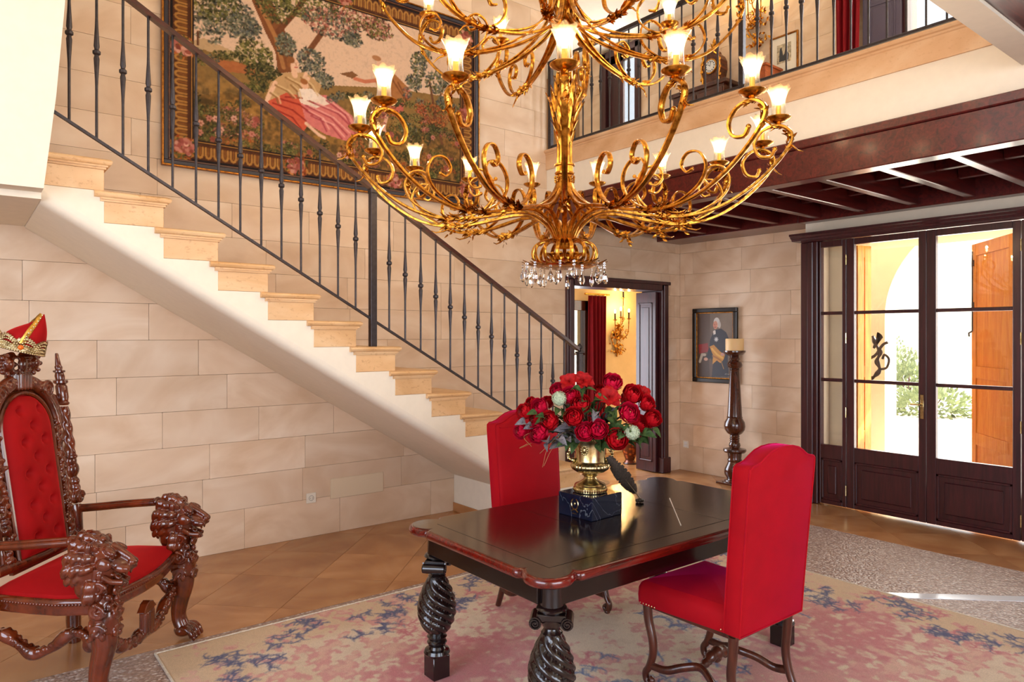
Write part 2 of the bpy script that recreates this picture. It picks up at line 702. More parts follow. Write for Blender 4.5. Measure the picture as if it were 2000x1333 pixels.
# --- floor
fl = struct('floor', MB().box(-3.3, 9.3, -4.2, 9.2, -0.12, -0.004), M['joint'], 'stone paved floor of the hall', smooth=False)


def clip(poly, x0, x1, y0, y1):
    for ax, lim, sg in ((0, x0, 1), (0, x1, -1), (1, y0, 1), (1, y1, -1)):
        out = []
        for i in range(len(poly)):
            p, q = poly[i], poly[(i + 1) % len(poly)]
            a, b = (p[ax] - lim) * sg, (q[ax] - lim) * sg
            if a >= 0: out.append(p)
            if a * b < 0:
                t = a / (a - b)
                out.append((p[0] + (q[0] - p[0]) * t, p[1] + (q[1] - p[1]) * t))
        poly = out
        if len(poly) < 3: return []
    return poly


def area(p):
    return abs(sum(p[i][0] * p[(i + 1) % len(p)][1] - p[(i + 1) % len(p)][0] * p[i][1] for i in range(len(p)))) / 2


TS = 0.56
q = TS / math.sqrt(2)
full_tile = None
for (x0, x1, y0, y1) in ((-0.5, WX, 4.20, WY), (6.04, WX, 0.9, 4.20), (5.0, 8.6, WY, 7.2)):
    for i in range(-10, 14):
        for j in range(-4, 20):
            for h in (0, 1):
                cx, cy = i * 2 * q + h * q, j * 2 * q + h * q
                g = q - 0.002
                p = clip([(cx - g, cy), (cx, cy - g), (cx + g, cy), (cx, cy + g)], x0 + 0.001, x1 - 0.001, y0 + 0.001, y1 - 0.001)
                if len(p) < 3 or area(p) < 0.004: continue
                if len(p) == 4 and area(p) > 0.99 * 2 * g * g:
                    if full_tile is None:
                        m_ = MB()
                        n_ = 4
                        P0 = [(-g, 0), (0, -g), (g, 0), (0, g)]
                        m_.prism(P0, -0.02, 0.0, 'z')
                        full_tile = m_.mesh('floor_tile', smooth=False)
                        full_tile.materials.append(M['tile'])
                    link('floor_tile', full_tile, None, fl, (cx, cy, 0))
                else:
                    c = (sum(a[0] for a in p) / len(p), sum(a[1] for a in p) / len(p))
                    m_ = MB().prism([(a[0] - c[0], a[1] - c[1]) for a in p], -0.02, 0.0, 'z')
                    obj('floor_tile', m_, M['tile'], fl, (c[0], c[1], 0), smooth=False)

# exposed pebble panel set into the floor
t = NT('pebble_aggregate')
co = t.coord((1, 1, 1), 'World')
vo = t.n('ShaderNodeTexVoronoi', feature='F1')
vo.inputs['Scale'].default_value = 62
t.l(co, vo.inputs['Vector'])
nz = t.noise(co, 3.0, 3)
pc = t.ramp(vo.outputs['Color'], [(0.2, S(150, 122, 110)), (0.5, S(184, 158, 146)), (0.85, S(226, 212, 205))])
gap = t.ramp(vo.outputs['Distance'], [(0.35, (0, 0, 0)), (0.62, (1, 1, 1))])
c = t.mix(t.math('MULTIPLY', gap, 0.75), pc, S(148, 116, 100))
t.base(c)
t.set(Roughness=0.3)
t.bump(t.math('SUBTRACT', 1.0, vo.outputs['Distance']), 0.55, 0.01)
M['pebble'] = t.m
obj('pebble_panel', MB().box(-1.5, 6.037, -2.0, 4.197, -0.02, 0.0), M['pebble'], fl, smooth=False)
# narrow pale glossy strip across the pebble panel, on the diagonal
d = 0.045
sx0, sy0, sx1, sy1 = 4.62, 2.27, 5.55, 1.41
obj('pale_strip', MB().prism([(sx0 - d * .68, sy0 - d * .73), (sx1 - d * .68, sy1 - d * .73), (sx1 + d * .68, sy1 + d * .73), (sx0 + d * .68, sy0 + d * .73)], -0.01, 0.003, 'z'),
    plain('polished_white', S(232, 232, 236), 0.12), fl, smooth=False)

# ------------------------------------------------------------------ glazed doors
FX = 6.86       # front plane of the door leaves
door = thing('door_1', 'dark wooden glazed double doors with sidelights opening onto the porch', None)
door['kind'] = 'structure'
fr = MB()
fr.box(6.84, 6.98, 3.70, 3.88, 0.0, 2.66, 0.008)
fr.box(6.82, 6.90, 3.74, 3.80, 0.0, 2.66, 0.008)
fr.box(6.84, 6.98, 1.45, 1.66, 0.0, 2.66, 0.008)
fr.box(6.84, 6.98, 1.45, 3.88, 2.66, 2.70, 0.006)
obj('door_frame', fr, M['door'], door, smooth=False)
co = MB()
co.prism([(6.98, 2.68), (6.82, 2.68), (6.81, 2.70), (6.795, 2.705), (6.78, 2.725), (6.765, 2.73), (6.765, 2.75), (6.98, 2.75)], 1.35, 3.965, 'y')
obj('cornice', co, M['door'], door, smooth=False)


def leaf(y0, y1, gy0, gy1, name):
    L = link(name, None, None, door)
    x0, x1 = FX, FX + 0.05
    z0, z1 = 0.015, 2.655
    gz0, gz1 = 0.61, 2.595
    w = MB()
    w.box(x0, x1, y0, gy0, z0, z1, 0.004)
    w.box(x0, x1, gy1, y1, z0, z1, 0.004)
    w.box(x0, x1, gy0, gy1, gz1, z1, 0.004)
    w.box(x0, x1, gy0, gy1, 0.47, gz0, 0.004)
    w.box(x0, x1, gy0, gy1, z0, 0.055, 0.004)
    obj('stile_and_rail', w, M['door'], L, smooth=False)
    for zc in (1.93, 1.262):
        obj('glazing_bar', MB().box(x0 + 0.004, x1 - 0.004, gy0 - .002, gy1 + .002, zc - 0.016, zc + 0.016, 0.006), M['door'], L, smooth=False)
    p = MB()
    p.box(x0 + 0.016, x1 - 0.01, gy0, gy1, 0.055, 0.47)
    m = 0.022
    for (a, b, c_, d_) in ((gy0, gy0 + m, .055, .47), (gy1 - m, gy1, .055, .47), (gy0, gy1, .055, .055 + m), (gy0, gy1, .47 - m, .47)):
        p.box(x0 + 0.004, x0 + 0.02, a, b, c_, d_, 0.004)
    if gy1 - gy0 > 0.2:
        p.box(x0 + 0.006, x0 + 0.02, gy0 + .065, gy1 - .065, 0.12, 0.405, 0.008)
    else:
        p.box(x0 + 0.006, x0 + 0.02, gy0 + .05, gy1 - .05, 0.12, 0.405, 0.008)
    obj('door_panel', p, M['door'], L, smooth=False)
    for (a, b) in ((gz0, 1.246), (1.278, 1.914), (1.946, gz1)):
        obj('pane', MB().box(x0 + 0.022, x0 + 0.028, gy0, gy1, a, b), M['glass'], L, smooth=False)
    return L


leaf(3.415, 3.695, 3.455, 3.675, 'sidelight')
L1 = leaf(2.688, 3.41, 2.752, 3.337, 'door_leaf')
L2 = leaf(1.968, 2.684, 2.025, 2.607, 'door_leaf')
leaf(1.665, 1.962, 1.70, 1.93, 'sidelight')
hg = M['brass']
for yy in (3.4125, 1.965):
    for zz in (0.18, 0.95, 1.68, 2.45):
        obj('hinge', MB().tube([(FX - .004, yy, zz - .05), (FX - .004, yy, zz + .05)], 0.006, 8), hg, door)
hd = MB().box(FX - .006, FX, 2.705, 2.735, 0.95, 1.17, 0.002)
hd.tube([(FX, 2.72, 1.08), (FX - .05, 2.72, 1.08), (FX - .055, 2.80, 1.08)], 0.008, 8)
obj('handle', hd, hg, L1)

# ------------------------------------------------------------------ doorway to the next room
dw = thing('door_2', 'dark wooden door casing around the opening beneath the gallery', None)
dw['kind'] = 'structure'
c_ = MB()
for (a, b) in ((5.27, 5.385), (6.86, 6.99)):
    c_.box(a, b, WY - .035, WY + .30, 0.0, 2.36, 0.008)
    c_.box(a + .03, b - .03, WY - .05, WY, 0.0, 2.33, 0.006)
    c_.box(a - .015, b + .015, WY - .06, WY + .02, 0.0, 0.19, 0.008)
c_.box(5.29, 6.99, WY - .035, WY + .30, 2.26, 2.36, 0.008)
c_.box(5.27, 7.01, WY - .055, WY + .0, 2.335, 2.375, 0.006)
obj('casing', c_, M['door'], dw, smooth=False)
lf = link('door_leaf', None, None, dw)
k = MB().box(6.80, 6.845, WY + .02, WY + .34, 0.01, 2.25, 0.004)
obj('leaf_board', k, M['door'], lf, smooth=False)
for (a, b) in ((0.13, 0.78), (0.93, 2.12)):
    k = MB()
    for (p, q_, r_, s_) in ((WY + .07, WY + .09, a, b), (WY + .27, WY + .29, a, b), (WY + .07, WY + .29, a, a + .02), (WY + .07, WY + .29, b - .02, b)):
        k.box(6.79, 6.805, p, q_, r_, s_, 0.004)
    k.box(6.792, 6.802, WY + .12, WY + .24, a + .06, b - .06, 0.004)
    obj('door_panel', k, M['door'], lf, smooth=False)

# next room shell
WIN2 = (5.05, 7.02, 0.35, 2.12)
struct('wall_next_room', wall_boxes(MB(), 'x', 7.2, 7.4, 4.2, 9.2, -0.02, 3.4, [WIN2]), M['yellow'], 'ochre wall of the next room seen through the doorway', smooth=False)
struct('wall_next_room_side', MB().box(9.0, 9.2, WY + .3, 7.4, -0.02, 3.4).box(4.2, 4.4, WY + .3, 7.4, -0.02, 3.4), M['yellow'], 'side walls of the next room', smooth=False)
struct('ceiling_next_room', MB().box(4.2, 9.2, WY + .05, 7.4, 2.6, 2.75), M['plaster'], 'low ceiling of the next room', smooth=False)
w2 = thing('window_1', 'tall casement window of the next room, glimpsed past the stair rail', None)
w2['kind'] = 'structure'
k = MB()
k.box(6.94, 7.06, 7.16, 7.26, 0.3, 2.2, .004).box(5.0, 5.1, 7.16, 7.26, 0.3, 2.2, .004).box(5.0, 7.06, 7.16, 7.26, 2.06, 2.2, .004).box(5.0, 7.06, 7.12, 7.26, .28, .38, .004)
k.box(5.93, 6.0, 7.18, 7.24, .38, 2.06, .004)
obj('window_frame', k, M['walnut'], w2, smooth=False)
for zc in (0.95, 1.45):
    obj('glazing_bar', MB().box(5.1, 6.94, 7.19, 7.22, zc - .015, zc + .015), M['walnut'], w2, smooth=False)
obj('pane', MB().box(5.1, 5.93, 7.20, 7.205, .38, 2.06), M['glass'], w2, smooth=False)
obj('pane', MB().box(6.0, 6.94, 7.20, 7.205, .38, 2.06), M['glass'], w2, smooth=False)

# ------------------------------------------------------------------ landing block at the upper left
lb = MB()
lb.prism([(-1.0, 2.47), (0.355, 2.475), (0.41, 2.97), (0.455, 3.54), (0.52, 4.6), (0.52, 5.5), (-1.0, 5.5)], 4.42, 4.56, 'y')
lb.box(-1.0, 0.355, 4.56, WY, 2.44, 2.87)
struct('wall_landing', lb, M['plaster'], 'white plastered landing wall at the top of the stairs', smooth=False)

# ------------------------------------------------------------------ staircase
GO, RI = 0.3115, 0.1805
XT = lambda n: 0.697 + GO * (15 - n)
stair = thing('staircase', 'cream plastered staircase with honey stone steps climbing along the block wall', 'staircase', (0, 0, 0))
SY = 4.60
SE = WY - 0.004
for n in range(1, 16):
    xt, zt = XT(n), n * RI
    s_ = link('step', None, None, stair, (xt, SY, zt))
    back = -GO - 0.04 - (0.05 if n < 15 else -0.012)
    # nosing outline (x, z) from the back over the nose
    k = MB()
    nose = [(0 - .013 * 0, 0)]
    P = [(back, 0), (-0.016, 0), (-0.006, -0.005), (0, -0.016), (-0.004, -0.028), (-0.014, -0.036), (back, -0.036)]
    oy = -0.032
    # side return: sweep of the same rounded nose along the side
    prof = [(0.016, 0.0), (0.006, -0.005), (0.0, -0.016), (0.004, -0.028), (0.014, -0.036)]
    rings = []
    for (ins, z) in prof:
        rings.append([(back, oy + ins, z), (-ins, oy + ins, z), (-ins, SE - SY, z), (back, SE - SY, z)])
    v = [p for r_ in rings for p in r_]
    f = []
    for a in range(len(rings) - 1):
        for b in range(4):
            f.append((a * 4 + b, a * 4 + (b + 1) % 4, (a + 1) * 4 + (b + 1) % 4, (a + 1) * 4 + b))
    f.append((0, 1, 2, 3)); f.append(tuple((len(rings) - 1) * 4 + b for b in (3, 2, 1, 0)))
    k.add(v, f)
    obj('tread', k, M['tread'], s_)
    k = MB()
    for (e, z0, z1) in ((0.018, -0.046, -0.036), (0.010, -0.058, -0.046)):
        k.box(-GO - .04 - (.02 if n < 15 else -.012), -0.04 + e, -e, SE - SY, z0, z1)
    obj('nosing_moulding', k, M['tread'], s_, smooth=False)
    obj('riser', MB().box(-GO - (0.04 if n < 15 else .028), -0.04, -0.003, SE - SY, -RI + 0.001, -0.058, 0.002), M['tread'], s_, smooth=False)
# plaster stringer with a rounded lower edge
soff = lambda x: max(0.0, 2.41 - 0.603 * (x - 0.389))
top = []
xl = 0.30
pts_top = [(5.02, 0.0)]
for n in range(1, 16):
    xr = XT(n) - 0.04
    pts_top.append((xr, (n - 1) * RI))
    pts_top.append((xr - GO, (n - 1) * RI))
pts_top = [(x, z) for (x, z) in pts_top if x > 0.357]
pts_top.append((0.357, pts_top[-1][1]))
XE = 3.80
low0 = [0.357, 0.8, 1.4, 2.0, 2.6, 3.2, XE]


def stringer_poly(off):
    low = [(x, max(soff(x) + off, 0.0)) for x in low0] + [(XE + 0.002, 0.0)]
    return pts_top + low


sl = [(0.0, 0.075), (0.004, 0.05), (0.015, 0.028), (0.035, 0.012), (0.065, 0.002), (0.10, 0.0), (SE - SY, 0.0)]
polys = [stringer_poly(o) for (_, o) in sl]
N = len(polys[0])
v = []
for (dy, _), pl in zip(sl, polys):
    v += [(x, SY + dy, z) for (x, z) in pl]
f = []
for a in range(len(sl) - 1):
    for b in range(N):
        c = (b + 1) % N
        f.append((a * N + b, a * N + c, (a + 1) * N + c, (a + 1) * N + b))
k = MB().add(v, f)
# front and back caps as column strips
bm_front = MB()
xs = sorted(set([round(p[0], 5) for p in pts_top] + [XE]))
xs = [x for x in xs if 0.357 <= x <= 5.02]


def topz(xm):
    for n in range(1, 18):
        xr = XT(n) - 0.04
        if xr - GO <= xm <= xr: return (n - 1) * RI
    return 0.0


for a, b in zip(xs[:-1], xs[1:]):
    if b - a < 1e-4: continue
    zt = topz((a + b) / 2)
    if zt <= 0: continue
    zb = (lambda x: soff(x) + 0.075) if b <= XE + 1e-4 else (lambda x: 0.0)
    bm_front.add([(a, SY, zb(a)), (b, SY, zb(b)), (b, SY, zt), (a, SY, zt)], [(0, 1, 2, 3)])
k.merge(bm_front)
obj('stringer', k, M['plaster'], stair, angle=30)
obj('plinth', MB().box(XE - 0.012, XE + 0.0, SY + 0.1, SE, 0.0, 0.085, 0.003), M['tile'], stair, smooth=False)

# ------------------------------------------------------------------ iron stair railing
railing = thing('stair_railing', 'dark iron stair railing with knuckled balusters and wooden handrail', 'railing', (0, 0, 0))
RY = 4.665
nz_ = lambda x: 2.7075 - (RI / GO) * (x - 0.697)
XA, XB = 0.25, 4.43
hr = lambda x: nz_(x) + 1.035
br = lambda x: nz_(x) + 0.085
k = MB()
for i, (w, h0, h1) in enumerate(((0.026, -0.012, 0.012), (0.021, 0.012, 0.022))):
    k.add([(XA, RY - w, hr(XA) + h0), (XA, RY + w, hr(XA) + h0), (XA, RY + w, hr(XA) + h1), (XA, RY - w, hr(XA) + h1),
           (XB, RY - w, hr(XB) + h0), (XB, RY + w, hr(XB) + h0), (XB, RY + w, hr(XB) + h1), (XB, RY - w, hr(XB) + h1)],
          [(0, 1, 2, 3), (7, 6, 5, 4), (0, 4, 5, 1), (1, 5, 6, 2), (2, 6, 7, 3), (3, 7, 4, 0)])
obj('handrail', k, M['rail'], railing, smooth=False)
k = MB().add([(x, RY + w, br(x) + h) for x in (XA, XB) for (w, h) in ((-.011, -.009), (.011, -.009), (.011, .009), (-.011, .009))],
             [(0, 1, 2, 3), (7, 6, 5, 4), (0, 4, 5, 1), (1, 5, 6, 2), (2, 6, 7, 3), (3, 7, 4, 0)])
obj('bottom_rail', k, M['iron'], railing, smooth=False)


def baluster_mesh(H, knob):
    r0, r1 = 0.0075, 0.0155
    prof = [(r0, 0), (r0, knob - 0.20), (0.009, knob - 0.15), (r1, knob - 0.035), (0.012, knob - 0.022), (0.0115, knob - 0.016), (0.021, knob - 0.008), (0.021, knob + 0.008),
            (0.0115, knob + 0.016), (0.012, knob + 0.022), (r1, knob + 0.035), (0.009, knob + 0.15), (r0, knob + 0.20), (r0, H)]
    return MB().lathe(prof, 8).mesh('baluster', True, 30)


BAL = baluster_mesh(0.94, 0.50)
BAL.materials.append(M['iron'])
step_b = (2.378 - 0.36) / 15.0
for i in range(1, 31):
    x = 2.378 - step_b * (i - 15) if i != 15 else None
    if x is None or x < 0.30 or x > 4.36: continue
    link('baluster', BAL, None, railing, (x, RY, br(x)))
k = MB().box(2.378 - .024, 2.378 + .024, RY - .024, RY + .024, 9 * RI, hr(2.378) - 0.01, 0.003)
k.box(2.378 - .028, 2.378 + .028, RY - .028, RY + .028, hr(2.378) - 0.03, hr(2.378) + 0.03, 0.004)
obj('newel_post', k, M['iron'], railing, smooth=False)
k = MB().box(XB - .0, XB + .044, RY - .022, RY + .022, 3 * RI - .002, 1.545, 0.003)
k.box(XB - .008, XB + .052, RY - .03, RY + .03, 1.545, 1.56, .003)
k.lathe([(.008, 0), (.02, .006), (.012, .014), (.026, .035), (.024, .05), (.01, .066), (.002, .075)], 14, (XB + .022, RY, 1.56))
obj('newel_post', k, M['iron'], railing, angle=35)

# ------------------------------------------------------------------ gallery (balcony) edge, beams and joists
gal = thing('balcony', 'gallery edge with limestone band, white fascia and dark beamed underside', 'balcony', (5.0, 0, 0))
G0 = 1.0
k = MB().box(-0.015, 0.06, G0, WY + .3, 3.49, 3.645)
k.prism([(0.06, 3.645), (-0.015, 3.645), (-0.022, 3.652), (-0.022, 3.665), (-0.035, 3.672), (-0.042, 3.685), (-0.035, 3.70), (0.06, 3.70)], G0, WY + .3, 'y')
obj('stone_band', k, M['band'], gal, smooth=False)
obj('fascia', MB().box(0.0, 0.06, G0, WY, 3.16, 3.49), M['plaster'], gal, smooth=False)
obj('floor_slab', MB().box(0.06, 2.25, -3.9, 9.0, 3.16, 3.69), M['plaster'], gal, smooth=False)
k = MB().box(-0.045, 0.10, -3.9, WY, 2.865, 3.10, 0.006)
k.box(-0.06, 0.10, -3.9, WY, 3.10, 3.165, 0.008)
obj('front_beam', k, M['beam'], gal, smooth=False)
obj('wall_beam', MB().box(1.80, 1.93, -3.9, 3.885, 2.865, 3.16, 0.005).box(1.80, 2.25, 3.885, WY, 2.865, 3.16, 0.005), M['beam'], gal, smooth=False)
obj('ceiling_boards', MB().box(0.10, 1.85, -3.9, WY, 3.13, 3.16), M['beam'], gal, smooth=False)
jy = [1.40 + 0.455 * i for i in range(-2, 10)]
for y in jy:
    obj('joist', MB().box(0.10, 1.80, -0.035, 0.035, 2.885, 3.13, 0.005), M['beam'], gal, (0, y, 0), smooth=False)
for a, b in zip(jy[:-1], jy[1:]):
    for x in (0.55, 1.0, 1.45):
        obj('cross_joist', MB().box(x - .03, x + .03, a + .036, b - .036, 2.99, 3.13, .004), M['beam'], gal, smooth=False)

# near arm of the gallery overhead
na = thing('gallery_soffit', 'plaster edge and dark boarded soffit of the near gallery overhead', 'soffit', (0, 0, 3.3))
obj('plaster_edge', MB().box(-3.17, 4.94, 1.265, 1.41, 0.0, 0.5), M['plaster'], na, smooth=False)
for i in range(9):
    y1 = 1.265 - i * 0.19
    obj('soffit_board', MB().box(-3.17, 4.94, y1 - .186, y1, 0.02, 0.05, .004), M['beam'], na, smooth=False)
obj('gallery_floor', MB().box(-3.17, 4.94, -0.45, 1.265, 0.06, 0.40), M['plaster'], na, smooth=False)

# gallery railing
gr = thing('gallery_railing', 'blue-black iron gallery railing with knuckled balusters above the beam', 'railing', (5.03, 0, 3.70))
GBAL = baluster_mesh(0.90, 0.50)
GBAL.materials.append(M['iron'])
obj('handrail', MB().box(-.025, .025, 1.42, WY, .93, .965, .006), M['iron'], gr, smooth=False)
obj('bottom_rail', MB().box(-.014, .014, 1.42, WY, .03, .05, .003), M['iron'], gr, smooth=False)
y = 1.42
GP = (WY - 0.03, 3.36, 1.45)
yy = WY - 0.155
while yy > 1.5:
    if abs(yy - 3.36) > 0.06:
        link('baluster', GBAL, None, gr, (0, yy, 0.04))
    yy -= 0.125
for y in GP:
    obj('newel_post', MB().box(-.022, .022, y - .022, y + .022, 0, .96, .003), M['iron'], gr, smooth=False)

# ================================================================== painted cloths (flat prints as woven colour)
class Canvas:
    def __init__(s, w, h, res, base):
        s.w, s.h, s.res = w, h, res
        s.nx, s.ny = int(round(w / res)) + 1, int(round(h / res)) + 1
        s.x, s.y = np.meshgrid(np.linspace(0, w, s.nx), np.linspace(0, h, s.ny))
        s.c = np.zeros((s.ny, s.nx, 3)) + np.array(base, float)

    def vnoise(s, cell, seed, octv=3):
        r = np.random.RandomState(seed)
        out = np.zeros((s.ny, s.nx)); amp = 1.0; tot = 0
        for o in range(octv):
            cw = cell / 2 ** o
            gx, gy = int(s.w / cw) + 3, int(s.h / cw) + 3
            g = r.rand(gy, gx)
            fx, fy = s.x / cw, s.y / cw
            ix, iy = fx.astype(int), fy.astype(int)
            tx, ty = fx - ix, fy - iy
            tx, ty = tx * tx * (3 - 2 * tx), ty * ty * (3 - 2 * ty)
            v = (g[iy, ix] * (1 - tx) + g[iy, ix + 1] * tx) * (1 - ty) + (g[iy + 1, ix] * (1 - tx) + g[iy + 1, ix + 1] * tx) * ty
            out += amp * v; tot += amp; amp *= 0.5
        return out / tot

    def put(s, mask, col, a=1.0):
        m = (np.clip(mask, 0, 1) * a)[..., None]
        s.c = s.c * (1 - m) + np.array(col, float) * m

    def win(s, x0, x1, y0, y1):
        i0, i1 = max(0, int(x0 / s.res) - 1), min(s.nx, int(x1 / s.res) + 3)
        j0, j1 = max(0, int(y0 / s.res) - 1), min(s.ny, int(y1 / s.res) + 3)
        return slice(j0, j1), slice(i0, i1)

    def ell(s, cx, cy, rx, ry, col, rot=0.0, a=1.0, soft=0.0):
        R = max(rx, ry) * 1.1
        W = s.win(cx - R, cx + R, cy - R, cy + R)
        x, y = s.x[W] - cx, s.y[W] - cy
        if x.size == 0: return
        ca, sa = math.cos(rot), math.sin(rot)
        d = ((x * ca + y * sa) / rx) ** 2 + ((-x * sa + y * ca) / ry) ** 2
        m = np.clip((1 - d) * (min(rx, ry) / s.res) * 0.7, 0, 1) if not soft else np.clip((1 - d) / soft, 0, 1)
        m = (m * a)[..., None]
        s.c[W] = s.c[W] * (1 - m) + np.array(col, float) * m

    def poly(s, pts, col, a=1.0):
        p = np.array(pts, float)
        W = s.win(p[:, 0].min(), p[:, 0].max(), p[:, 1].min(), p[:, 1].max())
        x, y = s.x[W], s.y[W]
        if x.size == 0: return
        ins = np.zeros(x.shape, bool)
        for i in range(len(p)):
            (x0, y0), (x1, y1) = p[i], p[(i + 1) % len(p)]
            cond = ((y0 > y) != (y1 > y))
            with np.errstate(divide='ignore', invalid='ignore'):
                xi = (x1 - x0) * (y - y0) / (y1 - y0 + 1e-12) + x0
            ins ^= cond & (x < xi)
        m = (ins * a)[..., None]
        s.c[W] = s.c[W] * (1 - m) + np.array(col, float) * m

    def line(s, pts, w, col, a=1.0):
        for (x0, y0), (x1, y1) in zip(pts[:-1], pts[1:]):
            W = s.win(min(x0, x1) - w, max(x0, x1) + w, min(y0, y1) - w, max(y0, y1) + w)
            x, y = s.x[W], s.y[W]
            if x.size == 0: continue
            dx, dy = x1 - x0, y1 - y0
            L = dx * dx + dy * dy + 1e-12
            t = np.clip(((x - x0) * dx + (y - y0) * dy) / L, 0, 1)
            d = np.hypot(x - x0 - t * dx, y - y0 - t * dy)
            m = (np.clip((w - d) / s.res + 0.5, 0, 1) * a)[..., None]
            s.c[W] = s.c[W] * (1 - m) + np.array(col, float) * m

    def mesh(s, name, mat, fn, extra=None):
        """fn(x, y) -> arrays X, Y, Z"""
        X, Y, Z = fn(s.x, s.y)
        co = np.stack([X, Y, Z], -1).reshape(-1, 3).astype(np.float32)
        nx, ny = s.nx, s.ny
        i, j = np.meshgrid(np.arange(nx - 1), np.arange(ny - 1))
        a = (j * nx + i).ravel()
        q = np.stack([a, a + 1, a + nx + 1, a + nx], -1).astype(np.int32)
        me = bpy.data.meshes.new(name)
        me.vertices.add(len(co)); me.vertices.foreach_set('co', co.ravel())
        me.loops.add(q.size); me.loops.foreach_set('vertex_index', q.ravel())
        me.polygons.add(len(q)); me.polygons.foreach_set('loop_start', np.arange(0, q.size, 4, dtype=np.int32))
        me.update(calc_edges=True)
        at = me.color_attributes.new('woven', 'FLOAT_COLOR', 'POINT')
        c = np.clip(s.c / 255.0, 0, 1)
        lin = np.where(c <= 0.04045, c / 12.92, ((c + 0.055) / 1.055) ** 2.4)
        rgba = np.concatenate([lin, np.ones(lin.shape[:2] + (1,))], -1).reshape(-1, 4).astype(np.float32)
        at.data.foreach_set('color', rgba.ravel())
        me.materials.append(mat)
        me.shade_smooth()
        return me


def woven(name, rough=0.9, thread=900, bump=0.3, sheen=0.0):
    t = NT(name)
    a = t.n('ShaderNodeVertexColor', layer_name='woven')
    f = t.noise(t.coord(), thread, 2)
    c = t.mix(0.35, a.outputs[0], t.mix(1.0, a.outputs[0], t.ramp(f, [(0.3, (0.45, 0.45, 0.45)), (0.7, (1.3, 1.3, 1.3))]), 'MULTIPLY'))
    t.base(c)
    t.set(Roughness=rough, Sheen_Weight=sheen)
    t.bump(f, bump, 0.004)
    return t.m


# ------------------------------------------------------------------ rug
RX0, RX1, RY0, RY1 = 0.83, 4.80, 0.90, 4.12
cv = Canvas(RX1 - RX0, RY1 - RY0, 0.0095, (214, 184, 148))
n1, n2, n3 = cv.vnoise(0.5, 1, 4), cv.vnoise(0.08, 2, 3), cv.vnoise(0.9, 3, 3)
edge = np.minimum(np.minimum(cv.x, cv.w - cv.x), np.minimum(cv.y + 0.5, cv.h - cv.y))
cv.put(np.clip((edge - 0.30 + (n1 - 0.5) * 0.3) * 8, 0, 1), (222, 200, 172))
cv.put(np.clip((n1 - 0.52) * 6, 0, 1), (206, 176, 140), 0.5)
blobs = [(1.25, 2.15, 0.70, 0.45), (3.0, 1.05, 0.85, 0.5), (2.3, 2.55, 1.0, 0.35), (0.9, 1.2, .45, .4), (3.35, 2.0, .38, .45), (2.2, 0.3, .9, .3)]
pk = np.zeros_like(cv.x)
for (bx, by, rx, ry) in blobs:
    pk = np.maximum(pk, 1 - ((cv.x - bx) / rx) ** 2 - ((cv.y - by) / ry) ** 2)
n4 = cv.vnoise(0.035, 14, 2)
pm = np.clip((pk + (n1 - 0.5) * 1.8 + (n2 - 0.5) * 2.2 + (n4 - .5) * 1.6 - 0.1) * 4, 0, 1)
cv.put(pm, (208, 140, 134), 0.85)
cv.put(np.clip((pk + (n3 - .5) * 1.2 + (n4 - .5) * .8 - 0.4) * 3, 0, 1), (198, 116, 120), 0.75)
cv.put(np.clip((n2 - 0.62) * 9, 0, 1) * pm, (222, 186, 160), 0.7)
rr = random.Random(3)


def sprig(x, y, a, size, col, depth=0):
    L = size * rr.uniform(0.6, 1.1)
    bend = rr.uniform(-0.9, 0.9)
    pts = [(x, y)]
    for k in range(4):
        a += bend / 4
        x += math.cos(a) * L / 4; y += math.sin(a) * L / 4
        pts.append((x, y))
    cv.line(pts, 0.0050, col, 0.85)
    for k in range(rr.choice((2, 3, 4))):
        p = rr.choice(pts[1:]); b = a + rr.choice((-1, 1)) * rr.uniform(0.6, 1.4)
        cv.ell(p[0] + math.cos(b) * .02, p[1] + math.sin(b) * .02, 0.020, 0.0075, col, b, 0.85)
    if depth > 0:
        for sgn in (-1, 1):
            p = rr.choice(pts[1:])
            sprig(p[0], p[1], a + sgn * rr.uniform(0.5, 1.2), size * 0.75, col, depth - 1)


NV = (72, 76, 116)
path = []
for t_ in np.linspace(0, 1, 80):
    path.append((0.18 + t_ * (cv.w - 0.36), cv.h - 0.27 - 0.11 * math.sin(t_ * 34), 0))
for t_ in np.linspace(0, 1, 66):
    path.append((cv.w - 0.30 - 0.12 * math.sin(t_ * 26), cv.h - 0.2 - t_ * (cv.h - 0.2), PI / 2))
    path.append((0.30 + 0.12 * math.sin(t_ * 26), cv.h - 0.2 - t_ * (cv.h - 0.2), PI / 2))
for (x, y, a) in path:
    if rr.random() < 0.80:
        sprig(x + rr.uniform(-.05, .05), y + rr.uniform(-.06, .06), a + rr.uniform(-1.6, 1.6), 0.10, NV, 2)
for k in range(46):     # pink sprigs at the rims of the medallions
    bx, by, rx, ry = rr.choice(blobs); a = rr.uniform(0, 2 * PI)
    sprig(bx + rx * 1.12 * math.cos(a), by + ry * 1.12 * math.sin(a), rr.uniform(0, 6.28), 0.09, (198, 112, 118), 2)
for k in range(70):     # blue sprigs in the pale middle
    sprig(1.72 + rr.gauss(0, .27), 1.22 + rr.gauss(0, .22), rr.uniform(0, 6.28), 0.09, rr.choice(((84, 106, 150), (96, 112, 150), (70, 84, 130))), 1)
for k in range(20):
    sprig(2.75 + rr.gauss(0, .22), 1.75 + rr.gauss(0, .15), rr.uniform(0, 6.28), 0.12, (92, 104, 146), 1)
cv.put(np.clip((cv.vnoise(0.04, 8, 2) - 0.5) * 3, 0, 1), (190, 160, 130), 0.22)
M['rug'] = woven('rug_wool', 0.95, 260, 0.6, 0.1)
rug = thing('rug', 'worn cream and pink floral rug with navy sprigs under the table', 'rug', (0, 0, 0))
wob = cv.vnoise(0.3, 5, 2)
